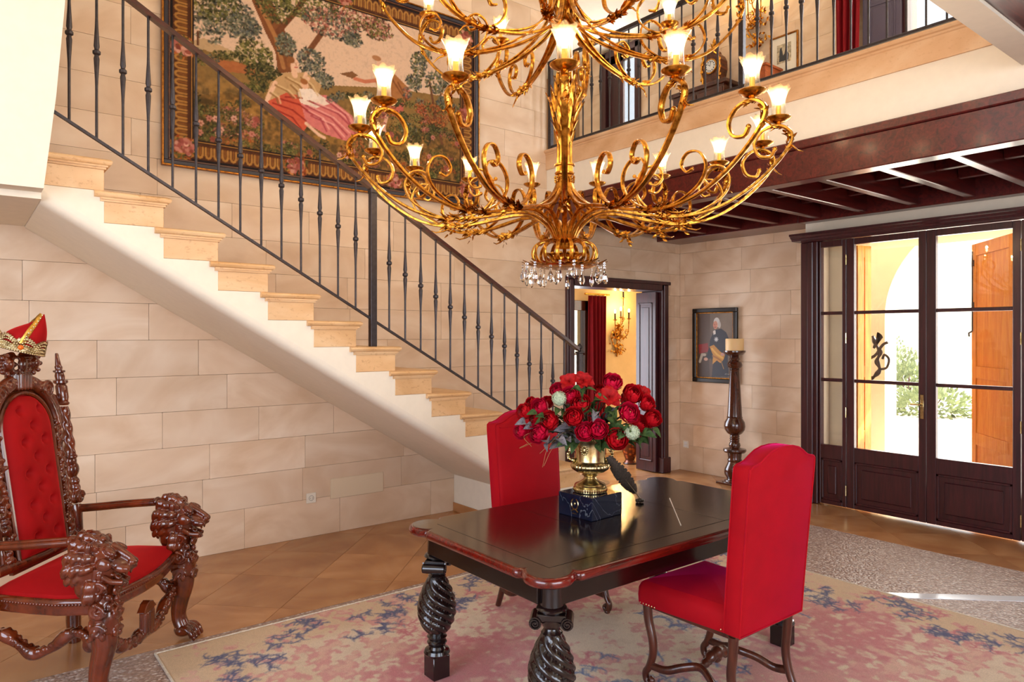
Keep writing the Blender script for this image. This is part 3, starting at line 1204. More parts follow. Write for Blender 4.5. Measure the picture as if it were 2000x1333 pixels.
rme = cv.mesh('pile', M['rug'], lambda x, y: (RX0 + x + 0.006 * np.sin(y * 9) * (x > cv.w - .02), RY0 + y, 0.0125 + 0.0015 * wob - 0.004 * (edge < 0.012)))
link('pile', rme, None, rug)
obj('fringe_edge', MB().box(RX0, RX1, RY1 - .003, RY1 + .009, 0.001, .0125, .002).box(RX1 - .003, RX1 + .008, RY0, RY1, 0.001, .0125, .002)
    .box(RX0 - .008, RX0 + .003, RY0, RY1 + .006, 0.001, .0125, .002), plain('rug_binding', S(226, 214, 196), 0.95, nscale=60), rug, smooth=False)
obj('backing', MB().box(RX0, RX1, RY0, RY1, 0.001, 0.007), M['joint'], rug, smooth=False)

# ------------------------------------------------------------------ table
TX0, TX1, TY0, TY1 = 1.735, 3.685, 2.0, 3.10
tcx, tcy = (TX0 + TX1) / 2, (TY0 + TY1) / 2
tw, td = TX1 - TX0, TY1 - TY0
table = thing('table', 'dark polished dining table with red lobed edge and spiral turned legs', 'table', (tcx, tcy, 0))


def corner_pts():
    P = [(0.225, 0.014), (0.205, 0.016), (0.196, 0.026), (0.190, 0.036), (0.184, 0.026)]
    for k in range(11):
        a = math.radians(-70 - 11 * k + 0)
        a = math.radians(-48 - 17.4 * k)
        P.append((0.106 + 0.106 * math.cos(a), 0.106 + 0.106 * math.sin(a)))
    P += [(0.026, 0.184), (0.036, 0.190), (0.026, 0.196), (0.016, 0.205), (0.014, 0.225)]
    return P


cp = corner_pts()
outline = []
hx, hy = tw / 2, td / 2
# traverse: corner (-,-), (-,+), (+,+), (+,-)
outline += [(-hx + a, -hy + b) for a, b in cp]
outline += [(-hx + a, hy - b) for a, b in reversed(cp)]
outline += [(hx - a, hy - b) for a, b in cp]
outline += [(hx - a, -hy + b) for a, b in reversed(cp)]


def inset(poly, d):
    n = len(poly); out = []
    A = sum(poly[i][0] * poly[(i + 1) % n][1] - poly[(i + 1) % n][0] * poly[i][1] for i in range(n))
    sg = 1 if A > 0 else -1
    for i in range(n):
        p, q, r = Vector(poly[i - 1]), Vector(poly[i]), Vector(poly[(i + 1) % n])
        e1, e2 = (q - p), (r - q)
        e1 = e1.normalized() if e1.length > 1e-9 else e2.normalized(); e2 = e2.normalized() if e2.length > 1e-9 else e1
        n1_, n2_ = Vector((-e1.y, e1.x)) * sg, Vector((-e2.y, e2.x)) * sg
        m = n1_ + n2_
        m = m.normalized() if m.length > 1e-6 else n1_
        k_ = 1 / max(0.6, m.dot(n1_))
        out.append(tuple(q + m * d * k_))
    return out


def rings_mesh(mb, poly, layers, cap0=True, cap1=True, axis='z'):
    """layers: (inset, height)"""
    n = len(poly); v = []
    for (d, h) in layers:
        for p in (inset(poly, d) if abs(d) > 1e-9 else poly):
            v.append({'z': (p[0], p[1], h), 'y': (p[0], h, p[1])}[axis])
    f = []
    for a in range(len(layers) - 1):
        for b in range(n):
            c = (b + 1) % n
            f.append((a * n + b, a * n + c, (a + 1) * n + c, (a + 1) * n + b))
    if cap0: f.append(tuple(range(n)))
    if cap1: f.append(tuple((len(layers) - 1) * n + b for b in reversed(range(n))))
    return mb.add(v, f)


ZT = 0.77
obj('edge_moulding', rings_mesh(MB(), outline, [(0.03, ZT - .042), (0.012, ZT - .042), (0.004, ZT - .036), (0.0, ZT - .026), (0.001, ZT - .014), (0.006, ZT - .005), (0.014, ZT - .0005), (0.018, ZT - .0005)], True, False), M['table_edge'], table, angle=60)
obj('table_top', rings_mesh(MB(), outline, [(0.0185, ZT - .02), (0.0185, ZT)], False, True), M['table'], table, smooth=False)
# raised boards of the top
for (a, b, c, d) in ((-hx + .13, -0.33, -hy + .13, hy - .13), (-0.328, 0.328, -hy + .13, hy - .13), (0.33, hx - .13, -hy + .13, hy - .13)):
    obj('top_board', MB().box(a, b, c, d, ZT - .002, ZT + .0012, .0008), M['table'], table, smooth=False)
ap = MB()
i_ = 0.075
ap.box(-hx + .14, hx - .14, -hy + i_, -hy + i_ + .025, .632, ZT - .04, .003)
ap.box(-hx + .14, hx - .14, hy - i_ - .025, hy - i_, .632, ZT - .04, .003)
ap.box(-hx + i_, -hx + i_ + .025, -hy + .14, hy - .14, .632, ZT - .04, .003)
ap.box(hx - i_ - .025, hx - i_, -hy + .14, hy - .14, .632, ZT - .04, .003)
obj('apron', ap, M['table'], table, smooth=False)


def table_leg(rot):
    k = MB()
    k.box(-.047, .047, -.047, .047, 0.013, .125, .004)
    prof = [(.03, .120), (.06, .126), (.066, .136), (.060, .150), (.046, .156), (.040, .168), (.046, .178), (.050, .186), (.044, .196), (.038, .200), (.046, .206), (.050, .214), (.040, .222), (.036, .230)]
    k.lathe(prof, 24)
    # spiral bulb
    rows = []
    m = 34
    for i in range(m + 1):
        t_ = i / m
        z = .228 + .285 * t_
        r = .040 + .058 * math.sin(PI * min(1, t_ ** 0.82)) ** 0.85 * (1 if t_ < 1 else 0)
        rows.append((r, z))

    def fn(r, z, a, i):
        t_ = i / m
        s_ = abs(math.sin(4.0 * (a + 5.2 * t_)))
        return r * (1 - 0.0) - 0.016 * min(1, math.sin(PI * t_) * 2.2) * (1 - s_ ** 0.65)
    k.lathe(rows, 96, fn=fn)
    k.lathe([(.038, .510), (.044, .516), (.036, .524), (.032, .535), (.036, .545)], 24)
    # ionic capital with volutes
    k_main, k = k, MB()
    k.box(-.058, .058, -.05, .05, .572, .600, .004)
    for sy in (-1, 1):
        k.tube([(sy * .064, -.052, .566), (sy * .064, .052, .566)], .024, 14)
        for ey in (-1, 1):
            sp = []
            for q_ in range(26):
                th = q_ / 25 * 4.2 * PI; rr_ = .025 * (1 - q_ / 30)
                sp.append((sy * (.064 + rr_ * math.cos(th + PI / 2)), ey * .054, .566 + rr_ * math.sin(th + PI / 2)))
            k.tube(sp, .0042, 6)
    k_main.merge(k, Matrix.Rotation(rot, 4, 'Z'))
    k = k_main
    k.lathe([(.036, .540), (.046, .560), (.044, .600), (.058, .604), (.064, .612), (.058, .622), (.048, .626), (.046, .690), (.05, .73)], 24)
    return k.mesh('leg', True, 40)


TLEG = [table_leg(-PI / 4), table_leg(PI / 4)]
for sx in (-1, 1):
    for sy in (-1, 1):
        link('leg', TLEG[0 if sx * sy > 0 else 1], M['turned'], table, (sx * (hx - .135), sy * (hy - .12), 0))

# ------------------------------------------------------------------ velvet dining chairs
def velvet_chair(name, label, loc, rz):
    ch = thing(name, label, 'chair', loc, rz, 'red velvet chairs at the table')
    # backrest
    W = 0.258
    pts = []
    pts += [(-W + .012, .415), (W - .012, .415)]
    for z in (.6, .8, 1.0):
        pts.append((W - .012 + .012 * (z - .41) / .7, z))
    topc = [(.258, 1.10), (.256, 1.135), (.240, 1.147), (.215, 1.150), (.185, 1.158), (.15, 1.178), (.11, 1.197), (.06, 1.208), (0, 1.211)]
    pts += topc
    pts += [(-x, z) for x, z in reversed(topc[:-1])]
    for z in (1.0, .8, .6):
        pts.append((-(W - .012 + .012 * (z - .41) / .7), z))
    k = MB()
    rings_mesh(k, pts, [(0.010, -.285), (0.002, -.282), (0.0, -.275), (0.0, -.215), (0.005, -.204), (0.014, -.196), (0.03, -.190)], True, True, 'y')
    # lean back
    k.v = [(x, y - 0.085 * max(0, z - .45), z) for (x, y, z) in k.v]
    bk = obj('backrest', k, M['velvet'], ch, angle=50)
    pp = [(x, -.284 - .085 * max(0, z - .45), z) for (x, z) in inset(pts, 0.002)]
    obj('piping', MB().tube(pp, .0045, 6, closed=True), M['velvet'], bk)
    pp = [(x, -.205 - .085 * max(0, z - .45), z) for (x, z) in inset(pts, 0.003)]
    obj('piping', MB().tube(pp, .004, 6, closed=True), M['velvet'], bk)
    # seat
    so = []
    fw, bw = .265, .235
    for (cx, cy, a0) in ((fw - .035, .275 - .035, 0), (-fw + .035, .275 - .035, 90), (-bw + .02, -.20 + .0, 180), (bw - .02, -.20, 270)):
        rad = .035 if cy > 0 else .02
        for q_ in range(5):
            a = math.radians(a0 + q_ * 22.5)
            so.append((cx + rad * math.cos(a), cy + rad * math.sin(a)))
    k = MB()
    rings_mesh(k, so, [(0.004, .408), (0.0, .415), (-.002, .45), (0.001, .485), (.012, .506), (.03, .518)], True, False)
    top_ = inset(so, .03)
    n_t = len(top_); c_t = (0, .04)
    v_ = []
    for q_ in range(7):
        f_ = 1 - q_ / 7
        v_ += [(c_t[0] + (x - c_t[0]) * f_, c_t[1] + (y - c_t[1]) * f_, .518 + .032 * max(0.0, math.cos(f_ * PI / 2)) ** .8) for x, y in top_]
    v_.append((c_t[0], c_t[1], .55))
    k.add(v_, [(a * n_t + b, a * n_t + (b + 1) % n_t, (a + 1) * n_t + (b + 1) % n_t, (a + 1) * n_t + b) for a in range(6) for b in range(n_t)] + [(6 * n_t + b, 6 * n_t + (b + 1) % n_t, 7 * n_t) for b in range(n_t)])
    obj('seat', k, M['velvet'], ch, angle=60)
    # frame under the seat
    obj('seat_frame', MB().box(-.225, .225, -.255, .235, .385, .41, .004), M['walnut'], ch, smooth=False)
    nl = MB()
    for sx in (-1, 1):
        for q_ in range(6):
            nl.ell((sx * (.262 - .0), .225 - q_ * .017 + .02, .416), .0042, 6, 4)
            nl.ell((sx * (.235 - .008 * 0), -.185 - q_ * .014, .420), .0042, 6, 4)
            nl.ell((sx * (.235 - q_ * .017), .276, .416), .0042, 6, 4)
    o_ = obj('nail_heads', nl, M['brass'], ch)
    o_['kind'] = 'stuff'
    # legs
    for sx in (-1, 1):
        x = sx * .225
        fl_ = catmull([(0, .235, .40), (0, .228, .33), (0, .205, .25), (0, .20, .18), (0, .222, .11), (0, .245, .075), (0, .240, .04), (0, .215, .030), (0, .205, .048), (0, .218, .06)], 4)
        k = MB().tube([(x, y, z) for _, y, z in fl_], [.024 - .006 * min(1, i / 22) - .006 * max(0, (i - 24) / 12) for i in range(len(fl_))], 8, flat=(1.0, .9), up=(1, 0, 0))
        k.lathe([(.012, .013), (.018, .018), (.018, .028), (.012, .034)], 12, (x, .228, 0))
        obj('leg', k, M['walnut'], ch, angle=50)
        rl = catmull([(0, -.235, .40), (0, -.228, .30), (0, -.222, .22), (0, -.236, .14), (0, -.262, .07), (0, -.285, .013)], 5)
        k = MB().tube([(x * .95, y, z) for _, y, z in rl], [.024 - .006 * i / len(rl) for i in range(len(rl))], 8, flat=(1.0, .9), up=(1, 0, 0))
        obj('leg', k, M['walnut'], ch, angle=50)
        # curved side stretcher
        st = catmull([(x, .215, .115), (x * .96, .13, .12), (x * .80, .06, .148), (x * .66, -.01, .165), (x * .80, -.09, .150), (x * .94, -.16, .12), (x * .97, -.235, .13)], 5)
        obj('stretcher', MB().tube(st, .017, 8, flat=(1.15, .85)), M['walnut'], ch, angle=50)
    k = MB()
    cs = catmull([(-.15, -.01, .165), (-.10, -.005, .17), (-.05, .0, .185), (0, 0, .192), (.05, 0, .185), (.10, -.005, .17), (.15, -.01, .165)], 4)
    k.tube(cs, [.016 + .012 * math.exp(-((i - 12) / 6) ** 2) + .004 * math.cos(i * 1.6) for i in range(len(cs))], 10)
    for sx in (-1, 1):
        k.ell((sx * .062, 0, .165), (.018, .014, .016), 10, 6)
        k.ell((sx * .105, 0, .155), (.014, .012, .013), 10, 6)
    k.ell((0, 0, .165), (.03, .016, .022), 12, 8)
    obj('cross_stretcher', k, M['walnut'], ch)
    return ch


velvet_chair('velvet_chair', 'red velvet chair with its back to us, on the near side of the table', (2.825, 2.02, 0.0125), 0.0)
velvet_chair('velvet_chair', 'red velvet chair facing us across the table, beside the stairs', (2.86, 3.22, 0.0125), PI)

# ------------------------------------------------------------------ brass urn on a marble plinth
t = NT('black_marble')
co_ = t.coord((1, 1, 1), 'Object')
nn = t.noise(co_, 3.0, 5, 0.5, 0.8)
vein = t.ramp(t.math('ABSOLUTE', t.math('SUBTRACT', nn, 0.5)), [(0.0, (.22, .22, .22)), (0.002, (0, 0, 0))])
t.base(t.mix(vein, t.mix(t.noise(co_, 9, 4), S(10, 12, 18), S(24, 34, 58)), S(190, 196, 205)))
t.set(Roughness=0.09)
M['marble'] = t.m
UX, UY = 2.60, 2.645
urn = thing('brass_urn', 'antique brass urn with handles on a square black marble plinth', 'urn', (UX, UY, ZT + 0.0012), math.radians(4))
obj('marble_plinth', MB().box(-.117, .117, -.117, .117, 0, .117, .003), M['marble'], urn, smooth=False)
k = MB()
em = []
for q_ in range(28):
    a = q_ / 27 * 2 * PI * .86 + PI * .5 + .44
    em.append((-.119, .0 + .023 * math.cos(a), .070 + .027 * math.sin(a)))
k.tube(em, .0034, 6)
k.tube([(-.119, -.024, .030), (-.119, -.008, .040), (-.119, .008, .040), (-.119, .024, .030)], .003, 6)
k.tube([(-.119, -.016, .020), (-.119, .016, .020)], .0025, 6)
k.ell((-.119, 0, .070), (.003, .005, .008), 8, 6)
obj('wreath_emblem', k, M['brass'], urn)
Z0 = .117
k = MB().lathe([(.080, Z0), (.086, Z0 + .004), (.086, Z0 + .024), (.080, Z0 + .028), (.083, Z0 + .034), (.078, Z0 + .042), (.055, Z0 + .052), (.036, Z0 + .064), (.030, Z0 + .076), (.036, Z0 + .084), (.044, Z0 + .088), (.036, Z0 + .092), (.05, Z0 + .100)], 40)
for q_ in range(44):
    a = q_ / 44 * 2 * PI
    k.ell((.086 * math.cos(a), .086 * math.sin(a), Z0 + .0145), (.0045, .0045, .010), 5, 4)
obj('foot', k, M['brass'], urn)
gp = [(.045, Z0 + .098), (.075, Z0 + .106), (.096, Z0 + .120), (.103, Z0 + .134), (.100, Z0 + .146), (.092, Z0 + .152)]
k = MB().lathe(gp, 144, fn=lambda r, z, a, i: r * (1 - .055 * (1 - abs(math.sin(14 * a)) ** .6) * (0.4 + .6 * (r > .06))))
obj('gadrooned_bowl', k, M['brass'], urn, angle=50)
k = MB().lathe([(.090, Z0 + .150), (.080, Z0 + .158), (.078, Z0 + .165), (.080, Z0 + .235), (.084, Z0 + .262), (.092, Z0 + .276), (.092, Z0 + .282), (.086, Z0 + .283), (.076, Z0 + .262), (.072, Z0 + .18), (.0, Z0 + .175)], 44, caps=False)
for q_ in range(48):
    a = q_ / 48 * 2 * PI
    k.ell((.091 * math.cos(a), .091 * math.sin(a), Z0 + .279), (.005, .005, .0045), 5, 4)
obj('body', k, M['brass'], urn)
for sy in (-1, 1):
    a = math.radians(-38)
    dx, dy = math.cos(a) * sy, math.sin(a) * sy
    hp = catmull([(.080, .160), (.110, .170), (.118, .195), (.104, .215), (.112, .238), (.104, .262), (.086, .258)], 5)
    k = MB().tube([(dx * r, dy * r, Z0 + z) for r, z in hp], [.0065 + .002 * math.sin(i * 1.3) for i in range(len(hp))], 8)
    for r, z, s_ in ((.09, .165, .013), (.115, .185, .009), (.106, .215, .010), (.11, .25, .008), (.088, .255, .012)):
        k.ell((dx * r, dy * r, Z0 + z), s_, 8, 6)
    obj('handle', k, M['brass'], urn)
k = MB()
a = PI + math.radians(20)
mx_, my_ = math.cos(a) * .079, math.sin(a) * .079
k.ell((mx_, my_, Z0 + .225), (.010, .010, .018), 10, 8)
for q_ in range(11):
    b = q_ / 11 * 2 * PI
    k.ell((mx_ * 1.0 - my_ / .079 * .017 * math.cos(b), my_ + mx_ / .079 * .017 * math.cos(b), Z0 + .225 + .021 * math.sin(b)), .006, 6, 5)
obj('mask', k, M['brass'], urn)

# ------------------------------------------------------------------ bouquet
CAMX, CAMF = (0.7860211, -0.6181996), (0.6181996, 0.7860211)


def from_px(px, py, depth):
    u, w = (px - 1000) / 1377, (657 - py) / 1377
    return Vector((depth * (u * CAMX[0] + CAMF[0]), depth * (u * CAMX[1] + CAMF[1]), 1.7 + w * depth))


def petal_mat(name, c0, c1):
    t = NT(name)
    f = t.noise(t.coord(), 60, 3)
    t.base(t.ramp(f, [(0.3, c0), (0.7, c1)]))
    t.set(Roughness=0.65, Specular_IOR_Level=0.25)
    t.bump(f, 0.3, 0.002)
    return t.m


PET = [petal_mat('rose_petal_crimson', S(176, 4, 18), S(216, 16, 34)), petal_mat('rose_petal_magenta', S(186, 4, 44), S(222, 16, 66)), petal_mat('amaryllis_petal', S(140, 4, 8), S(184, 14, 16))]
M['leaf'] = petal_mat('leaf_green', S(30, 52, 24), S(78, 104, 52))
M['leaf2'] = petal_mat('leaf_grey', S(70, 66, 72), S(140, 136, 140))
M['stem'] = plain('stem_green', S(50, 66, 32), 0.6)


def rose_mesh(seed, openness=1.0):
    """cabbage rose: rings of cupped petals lying on nested balls"""
    r = random.Random(seed)
    k = MB()
    C = .020
    rings = ((3, .012, 80, 20), (4, .018, 72, 8), (5, .0245, 62, -8), (6, .031, 50, -24), (7, .037, 36 * openness, -38), (7, .042, 16 * openness, -52))
    for ring, (cnt, R, top, bot) in enumerate(rings):
        for p in range(cnt):
            a0 = (p + r.uniform(-.18, .18)) / cnt * 2 * PI + ring * .47
            half = PI / cnt * 1.25
            ph, tp = r.uniform(0, 6), top + r.uniform(-7, 7)
            def fn(u, v, a0=a0, R=R, half=half, ph=ph, tp=tp, bot=bot):
                s_ = (u - .5) * 2
                el = math.radians(bot + (tp - 12 * s_ * s_ - bot) * v)
                w = half * (.55 + .45 * math.sin(PI * min(1, .2 + .6 * v)))
                a = a0 + s_ * w
                fl = max(0, v - .7) / .3
                rr_ = R * (1 + .10 * fl * fl + .025 * math.sin(4 * s_ + ph) * v) + .0012 * s_
                return (rr_ * math.cos(el) * math.cos(a), rr_ * math.cos(el) * math.sin(a), C + rr_ * math.sin(el) + .0015 * math.sin(7 * s_ + ph) * fl)
            k.grid(fn, 6, 6)
    return k.mesh('bloom', True, 180, fix=False)


def amaryllis_mesh(seed):
    r = random.Random(seed)
    k = MB()
    for p in range(8):
        a0 = p / 8 * 2 * PI + r.uniform(-.1, .1)
        L, t0 = r.uniform(.052, .066), r.uniform(.75, 1.15)
        def fn(u, v, a0=a0, L=L, t0=t0):
            s_ = (u - .5) * 2
            w = .024 * math.sin(PI * min(.98, .08 + .9 * v)) ** .7
            rr_ = L * v * math.sin(t0 * (.4 + .7 * v))
            z = L * v * math.cos(t0 * (.4 + .8 * v)) - .006 * (1 - s_ * s_) * v
            x, y = rr_, s_ * w
            return (x * math.cos(a0) - y * math.sin(a0), x * math.sin(a0) + y * math.cos(a0), z)
        k.grid(fn, 5, 6)
    for p in range(6):
        a = p / 6 * 2 * PI
        k.tube([(0, 0, .01), (.008 * math.cos(a), .008 * math.sin(a), .04)], .001, 4)
    return k.mesh('bloom', True, 180, fix=False)


ROSES = []
for i_r in range(3):
    for mt in range(2):
        me = rose_mesh(20 + i_r, (0.75, 0.9, 1.05)[i_r])
        me.materials.append(PET[mt])
        ROSES.append(me)
AMA = amaryllis_mesh(4)
AMA.materials.append(PET[2])
SC = 3.7025
# (crop x, crop y, kind, scale, depth offset toward the viewer)
blooms = [(345, 385, 0, 1.0, .00), (395, 325, 0, .8, -.06), (460, 350, 1, 1.05, .03), (510, 318, 0, .85, -.05), (530, 452, 0, 1.15, .10), (450, 545, 1, 1.2, .10), (320, 527, 1, .95, .05), (425, 440, 0, .8, .0),
          (590, 230, 1, .95, .0), (680, 268, 1, 1.1, .08), (755, 330, 0, 1.15, .12), (706, 425, 0, 1.12, .17), (788, 532, 1, 1.1, .18), (882, 515, 1, 1.12, .19),
          (672, 170, 2, 1.1, .02), (775, 165, 2, 1.2, .0), (985, 178, 1, 1.15, .02), (960, 285, 2, 1.35, .08), (1105, 395, 1, 1.2, .14), (1130, 262, 0, 1.2, .0), (1205, 255, 2, 1.05, -.04),
          (1235, 325, 0, 1.05, .0), (1275, 435, 0, 1.1, .02), (1180, 470, 0, 1.0, .04), (1215, 520, 0, .95, .02), (1015, 588, 0, 1.25, .17), (1095, 300, 0, .9, -.06), (900, 230, 0, .8, -.08)]
mouth = Vector((UX, UY, ZT + .117 + .27))
rows_ = sorted(range(len(blooms)), key=lambda i: blooms[i][1])
band = {}
cuts = [7, 14, 21, 28]
nm_row = ['top', 'upper middle', 'lower middle', 'lowest']
ordn = ['leftmost', 'second from left', 'third from left', 'fourth from left', 'fifth from left', 'sixth from left', 'rightmost']
for b_, (lo, hi) in enumerate(((0, 7), (7, 14), (14, 21), (21, 28))):
    ids = sorted(rows_[lo:hi], key=lambda i: blooms[i][0])
    for q_, i in enumerate(ids):
        band[i] = (nm_row[b_], ordn[q_])
STEMD = plain('stem_dark', S(46, 52, 30), 0.6)
for i, (cx_, cy_, kd, sc, dz) in enumerate(blooms):
    px, py = 930 + cx_ / SC, 700 + cy_ / SC
    p = from_px(px, py, 3.60 - dz)
    base = mouth + Vector(((i % 5 - 2) * .014, (i % 3 - 1) * .02, -.02))
    outv = (p - (mouth + Vector((0, 0, -.03)))).normalized()
    camv = (Vector((0, 0, 1.7)) - p).normalized()
    dirv = (outv * .75 + camv * .75).normalized()
    c1 = ('deep red', 'magenta red', 'bright orange red')[kd]
    kind_n = 'amaryllis' if kd == 2 else 'rose'
    rw, od = band[i]
    ro = thing('red_' + kind_n, f'{c1} {kind_n}, {od} in the {rw} row of the urn bouquet', 'flower', base, group='red flowers in the brass urn')
    me = AMA if kd == 2 else ROSES[(i % 3) * 2 + kd]
    b = link('bloom', me, None, ro, p - base - dirv * (.02 if kd < 2 else .012), scale=(sc * (1.0 if kd < 2 else .9),) * 3)
    b.rotation_euler = (dirv.to_track_quat('Z', 'Y') @ Matrix.Rotation(i * 1.7, 4, 'Z').to_quaternion()).to_euler()
    mid = (p - base) * .55 + Vector((0, 0, .03))
    obj('stem', MB().tube(catmull([(0, 0, 0), tuple(mid), tuple(p - base - dirv * .012)], 5), .0028, 5), STEMD, ro)
# pale hydrangea heads
HYD = plain('hydrangea_floret', S(196, 210, 176), 0.7, nscale=90, namt=.15)
for (cx_, cy_, dz, lb_) in ((600, 292, .10, 'pale green hydrangea head left of the urn, beside the upper roses'), (1128, 537, .19, 'pale green hydrangea head at lower right of the bouquet')):
    p = from_px(930 + cx_ / SC, 700 + cy_ / SC, 3.60 - dz)
    hy_ = thing('hydrangea', lb_, 'flower', mouth + Vector((0, 0, -.02)), group='hydrangeas in the brass urn')
    k = MB()
    r = random.Random(int(cx_))
    for q_ in range(90):
        z = 1 - 2 * (q_ + .5) / 90; a = q_ * 2.39996; rad = math.sqrt(1 - z * z)
        n_ = Vector((rad * math.cos(a), rad * math.sin(a), z))
        c_ = n_ * (.034 + r.uniform(-.003, .003))
        u_ = n_.orthogonal().normalized(); w_ = n_.cross(u_)
        ph = r.uniform(0, 6)
        for s_ in range(4):
            b = ph + s_ * PI / 2
            d1 = u_ * math.cos(b) + w_ * math.sin(b); d2 = n_.cross(d1)
            k.add([c_, c_ + d1 * .006 + d2 * .0035 + n_ * .001, c_ + d1 * .0095 + n_ * .0015, c_ + d1 * .006 - d2 * .0035 + n_ * .001], [(0, 1, 2, 3)])
    k.ell((0, 0, 0), .031, 10, 8)
    obj('floret_head', k, HYD, hy_, p - Vector(hy_.location), angle=180, fix=False)
    obj('stem', MB().tube([(0, 0, 0), tuple((p - Vector(hy_.location)) * .6 + Vector((0, 0, .02))), tuple(p - Vector(hy_.location))], .003, 5), M['stem'], hy_)


# leaf sprays
def leaf_mesh(seed, L=.075, W=.026):
    k = MB()
    r = random.Random(seed)
    cu = r.uniform(.3, .9)
    def fn(u, v):
        s_ = (u - .5) * 2
        w = W * math.sin(PI * min(.995, .04 + .95 * v)) ** .8 * (1 - .25 * v)
        return (s_ * w, L * v, .012 * abs(s_) * math.sin(PI * v) + .02 * cu * math.sin(PI * v) - .02 * v * v)
    k.grid(fn, 5, 8)
    return k.mesh('leaf', True, 180, fix=False)


LEAF = []
for sdd in range(3):
    for mt in ('leaf', 'leaf2'):
        me = leaf_mesh(sdd)
        me.materials.append(M[mt])
        LEAF.append(me)
sprays = [(360, 480, 1), (450, 420, 0), (590, 590, 1), (640, 530, 1), (620, 380, 0), (860, 400, 1), (850, 300, 0), (1010, 380, 0), (1000, 470, 0), (920, 600, 0), (1170, 600, 0), (1240, 540, 0), (700, 520, 1), (520, 610, 1), (760, 240, 0), (880, 440, 1), (660, 600, 0), (1060, 520, 0), (960, 420, 1)]
spn = ['under the leftmost roses', 'behind the left cluster of roses', 'drooping at the lower left over the velvet chair', 'left of centre above the urn rim', 'beside the left hydrangea', 'in the middle of the bouquet',
       'high in the middle between the amaryllis', 'right of the middle amaryllis', 'in the dark right middle', 'hanging over the right rim of the urn', 'beneath the right hydrangea', 'at the far right edge', 'just above the left rim of the urn',
       'lowest at the left, pointing down', 'near the top among the amaryllis', 'above the two front roses', 'tucked at the left handle', 'left of the right hydrangea', 'right of the pale leaf in the middle']
for i, (cx_, cy_, gk) in enumerate(sprays):
    p = from_px(930 + cx_ / SC, 700 + cy_ / SC, 3.60 - .06 - .06 * (i % 3))
    sp_ = thing('leaf_spray', ('grey purple' if gk else 'dark green') + ' leaf spray ' + spn[i], 'foliage', mouth + Vector((0, 0, -.03)), group='leaf sprays in the brass urn')
    o0 = Vector(sp_.location)
    obj('stem', MB().tube(catmull([(0, 0, 0), tuple((p - o0) * .5 + Vector((0, 0, .03))), tuple(p - o0)], 4), .002, 5), M['stem'], sp_)
    outv = (p - mouth).normalized()
    for q_ in range(5):
        le = link('leaf', LEAF[(i + q_) % 3 * 2 + gk], None, sp_, (p - o0) * (1 - .10 * q_))
        dirv = (outv + Vector((rnd.uniform(-1, 1), rnd.uniform(-1, 1), rnd.uniform(-.8, .5))) * .9).normalized()
        le.rotation_euler = (dirv.to_track_quat('Y', 'Z') @ Matrix.Rotation(rnd.uniform(-1, 1), 4, 'Y').to_quaternion()).to_euler()
        le.scale = (rnd.uniform(.8, 1.2),) * 3
# dry twigs hanging at the left
tw_ = thing('dry_twig', 'thin dry twig dangling in front of the far velvet chair', 'twig', mouth + Vector((0, 0, -.02)))
o0 = Vector(tw_.location)
for (a, b, c, d) in ((525, 640, 480, 790), (555, 650, 490, 780), (600, 560, 460, 690), (350, 560, 400, 640), (320, 650, 370, 620)):
    p, q2 = from_px(930 + a / SC, 700 + b / SC, 3.48), from_px(930 + c / SC, 700 + d / SC, 3.46)
    obj('twig_strand', MB().tube(catmull([(0, 0, 0), tuple((p - o0) * .6 + Vector((0, 0, .04))), tuple(p - o0), tuple(q2 - o0)], 5), .0011, 4), plain('dry_stem', S(150, 112, 66), .7) if 'dry' not in M else M['dry'], tw_)

# ------------------------------------------------------------------ quill, thin pale line on the table
ql = thing('quill_pen', 'grey feather quill leaning on the urn with its tip on the table', 'quill', (3.02, 2.668, ZT + .001))
o0 = Vector(ql.location)
A = from_px(1250, 974, 3.93) - o0
A.z = max(A.z, .012)
B = from_px(1188, 893, 3.66) - o0
ax = (B - A)
side = ax.normalized().cross((Vector((0, 0, 1.7)) - o0).normalized()).normalized()
nrm = side.cross(ax.normalized()).normalized()
k = MB()
rq = random.Random(9)
NQ = 44
def fdist(v):
    return A + ax * v
L_, R_ = [], []
for j in range(NQ):
    v = .16 + .84 * j / (NQ - 1)
    w = .040 * math.sin(PI * min(1, max(0.02, (v - .12) / .9))) ** .55
    L_.append(w * (1 - .32 * max(0, rq.uniform(-1.4, 1)))); R_.append(w * (1 - .32 * max(0, rq.uniform(-1.4, 1))))
for thk in (0.0,):
    v_ = []
    for j in range(NQ):
        v = .16 + .84 * j / (NQ - 1)
        c = fdist(v) + nrm * .02 * math.sin(PI * v)
        v_ += [c - side * L_[j] - nrm * .006, c + nrm * .002, c + side * R_[j] - nrm * .006]
    k.add(v_, [(3 * j + a, 3 * j + a + 1, 3 * j + a + 4, 3 * j + a + 3) for j in range(NQ - 1) for a in (0, 1)])
fo = obj('vane', k, plain('feather', S(74, 62, 52), .7, nscale=120, namt=.25), ql, angle=180, fix=False)
sm = fo.modifiers.new('thickness', 'SOLIDIFY'); sm.thickness = .002
obj('shaft', MB().tube([tuple(fdist(v) + nrm * .02 * math.sin(PI * v)) for v in np.linspace(0, .97, 12)], [.0035 - .0025 * i / 11 for i in range(12)], 8), plain('quill_shaft', S(150, 132, 100), .4), ql)
k = MB().ell((A.x, A.y, .014), (.016, .016, .0135), 12, 8)
k.ell((A.x + .012, A.y - .006, .012), (.012, .010, .0105), 10, 6).ell((A.x - .01, A.y + .012, .011), (.011, .011, .0105), 10, 6)
obj('grip', k, plain('quill_grip', S(30, 24, 20), .4), ql)
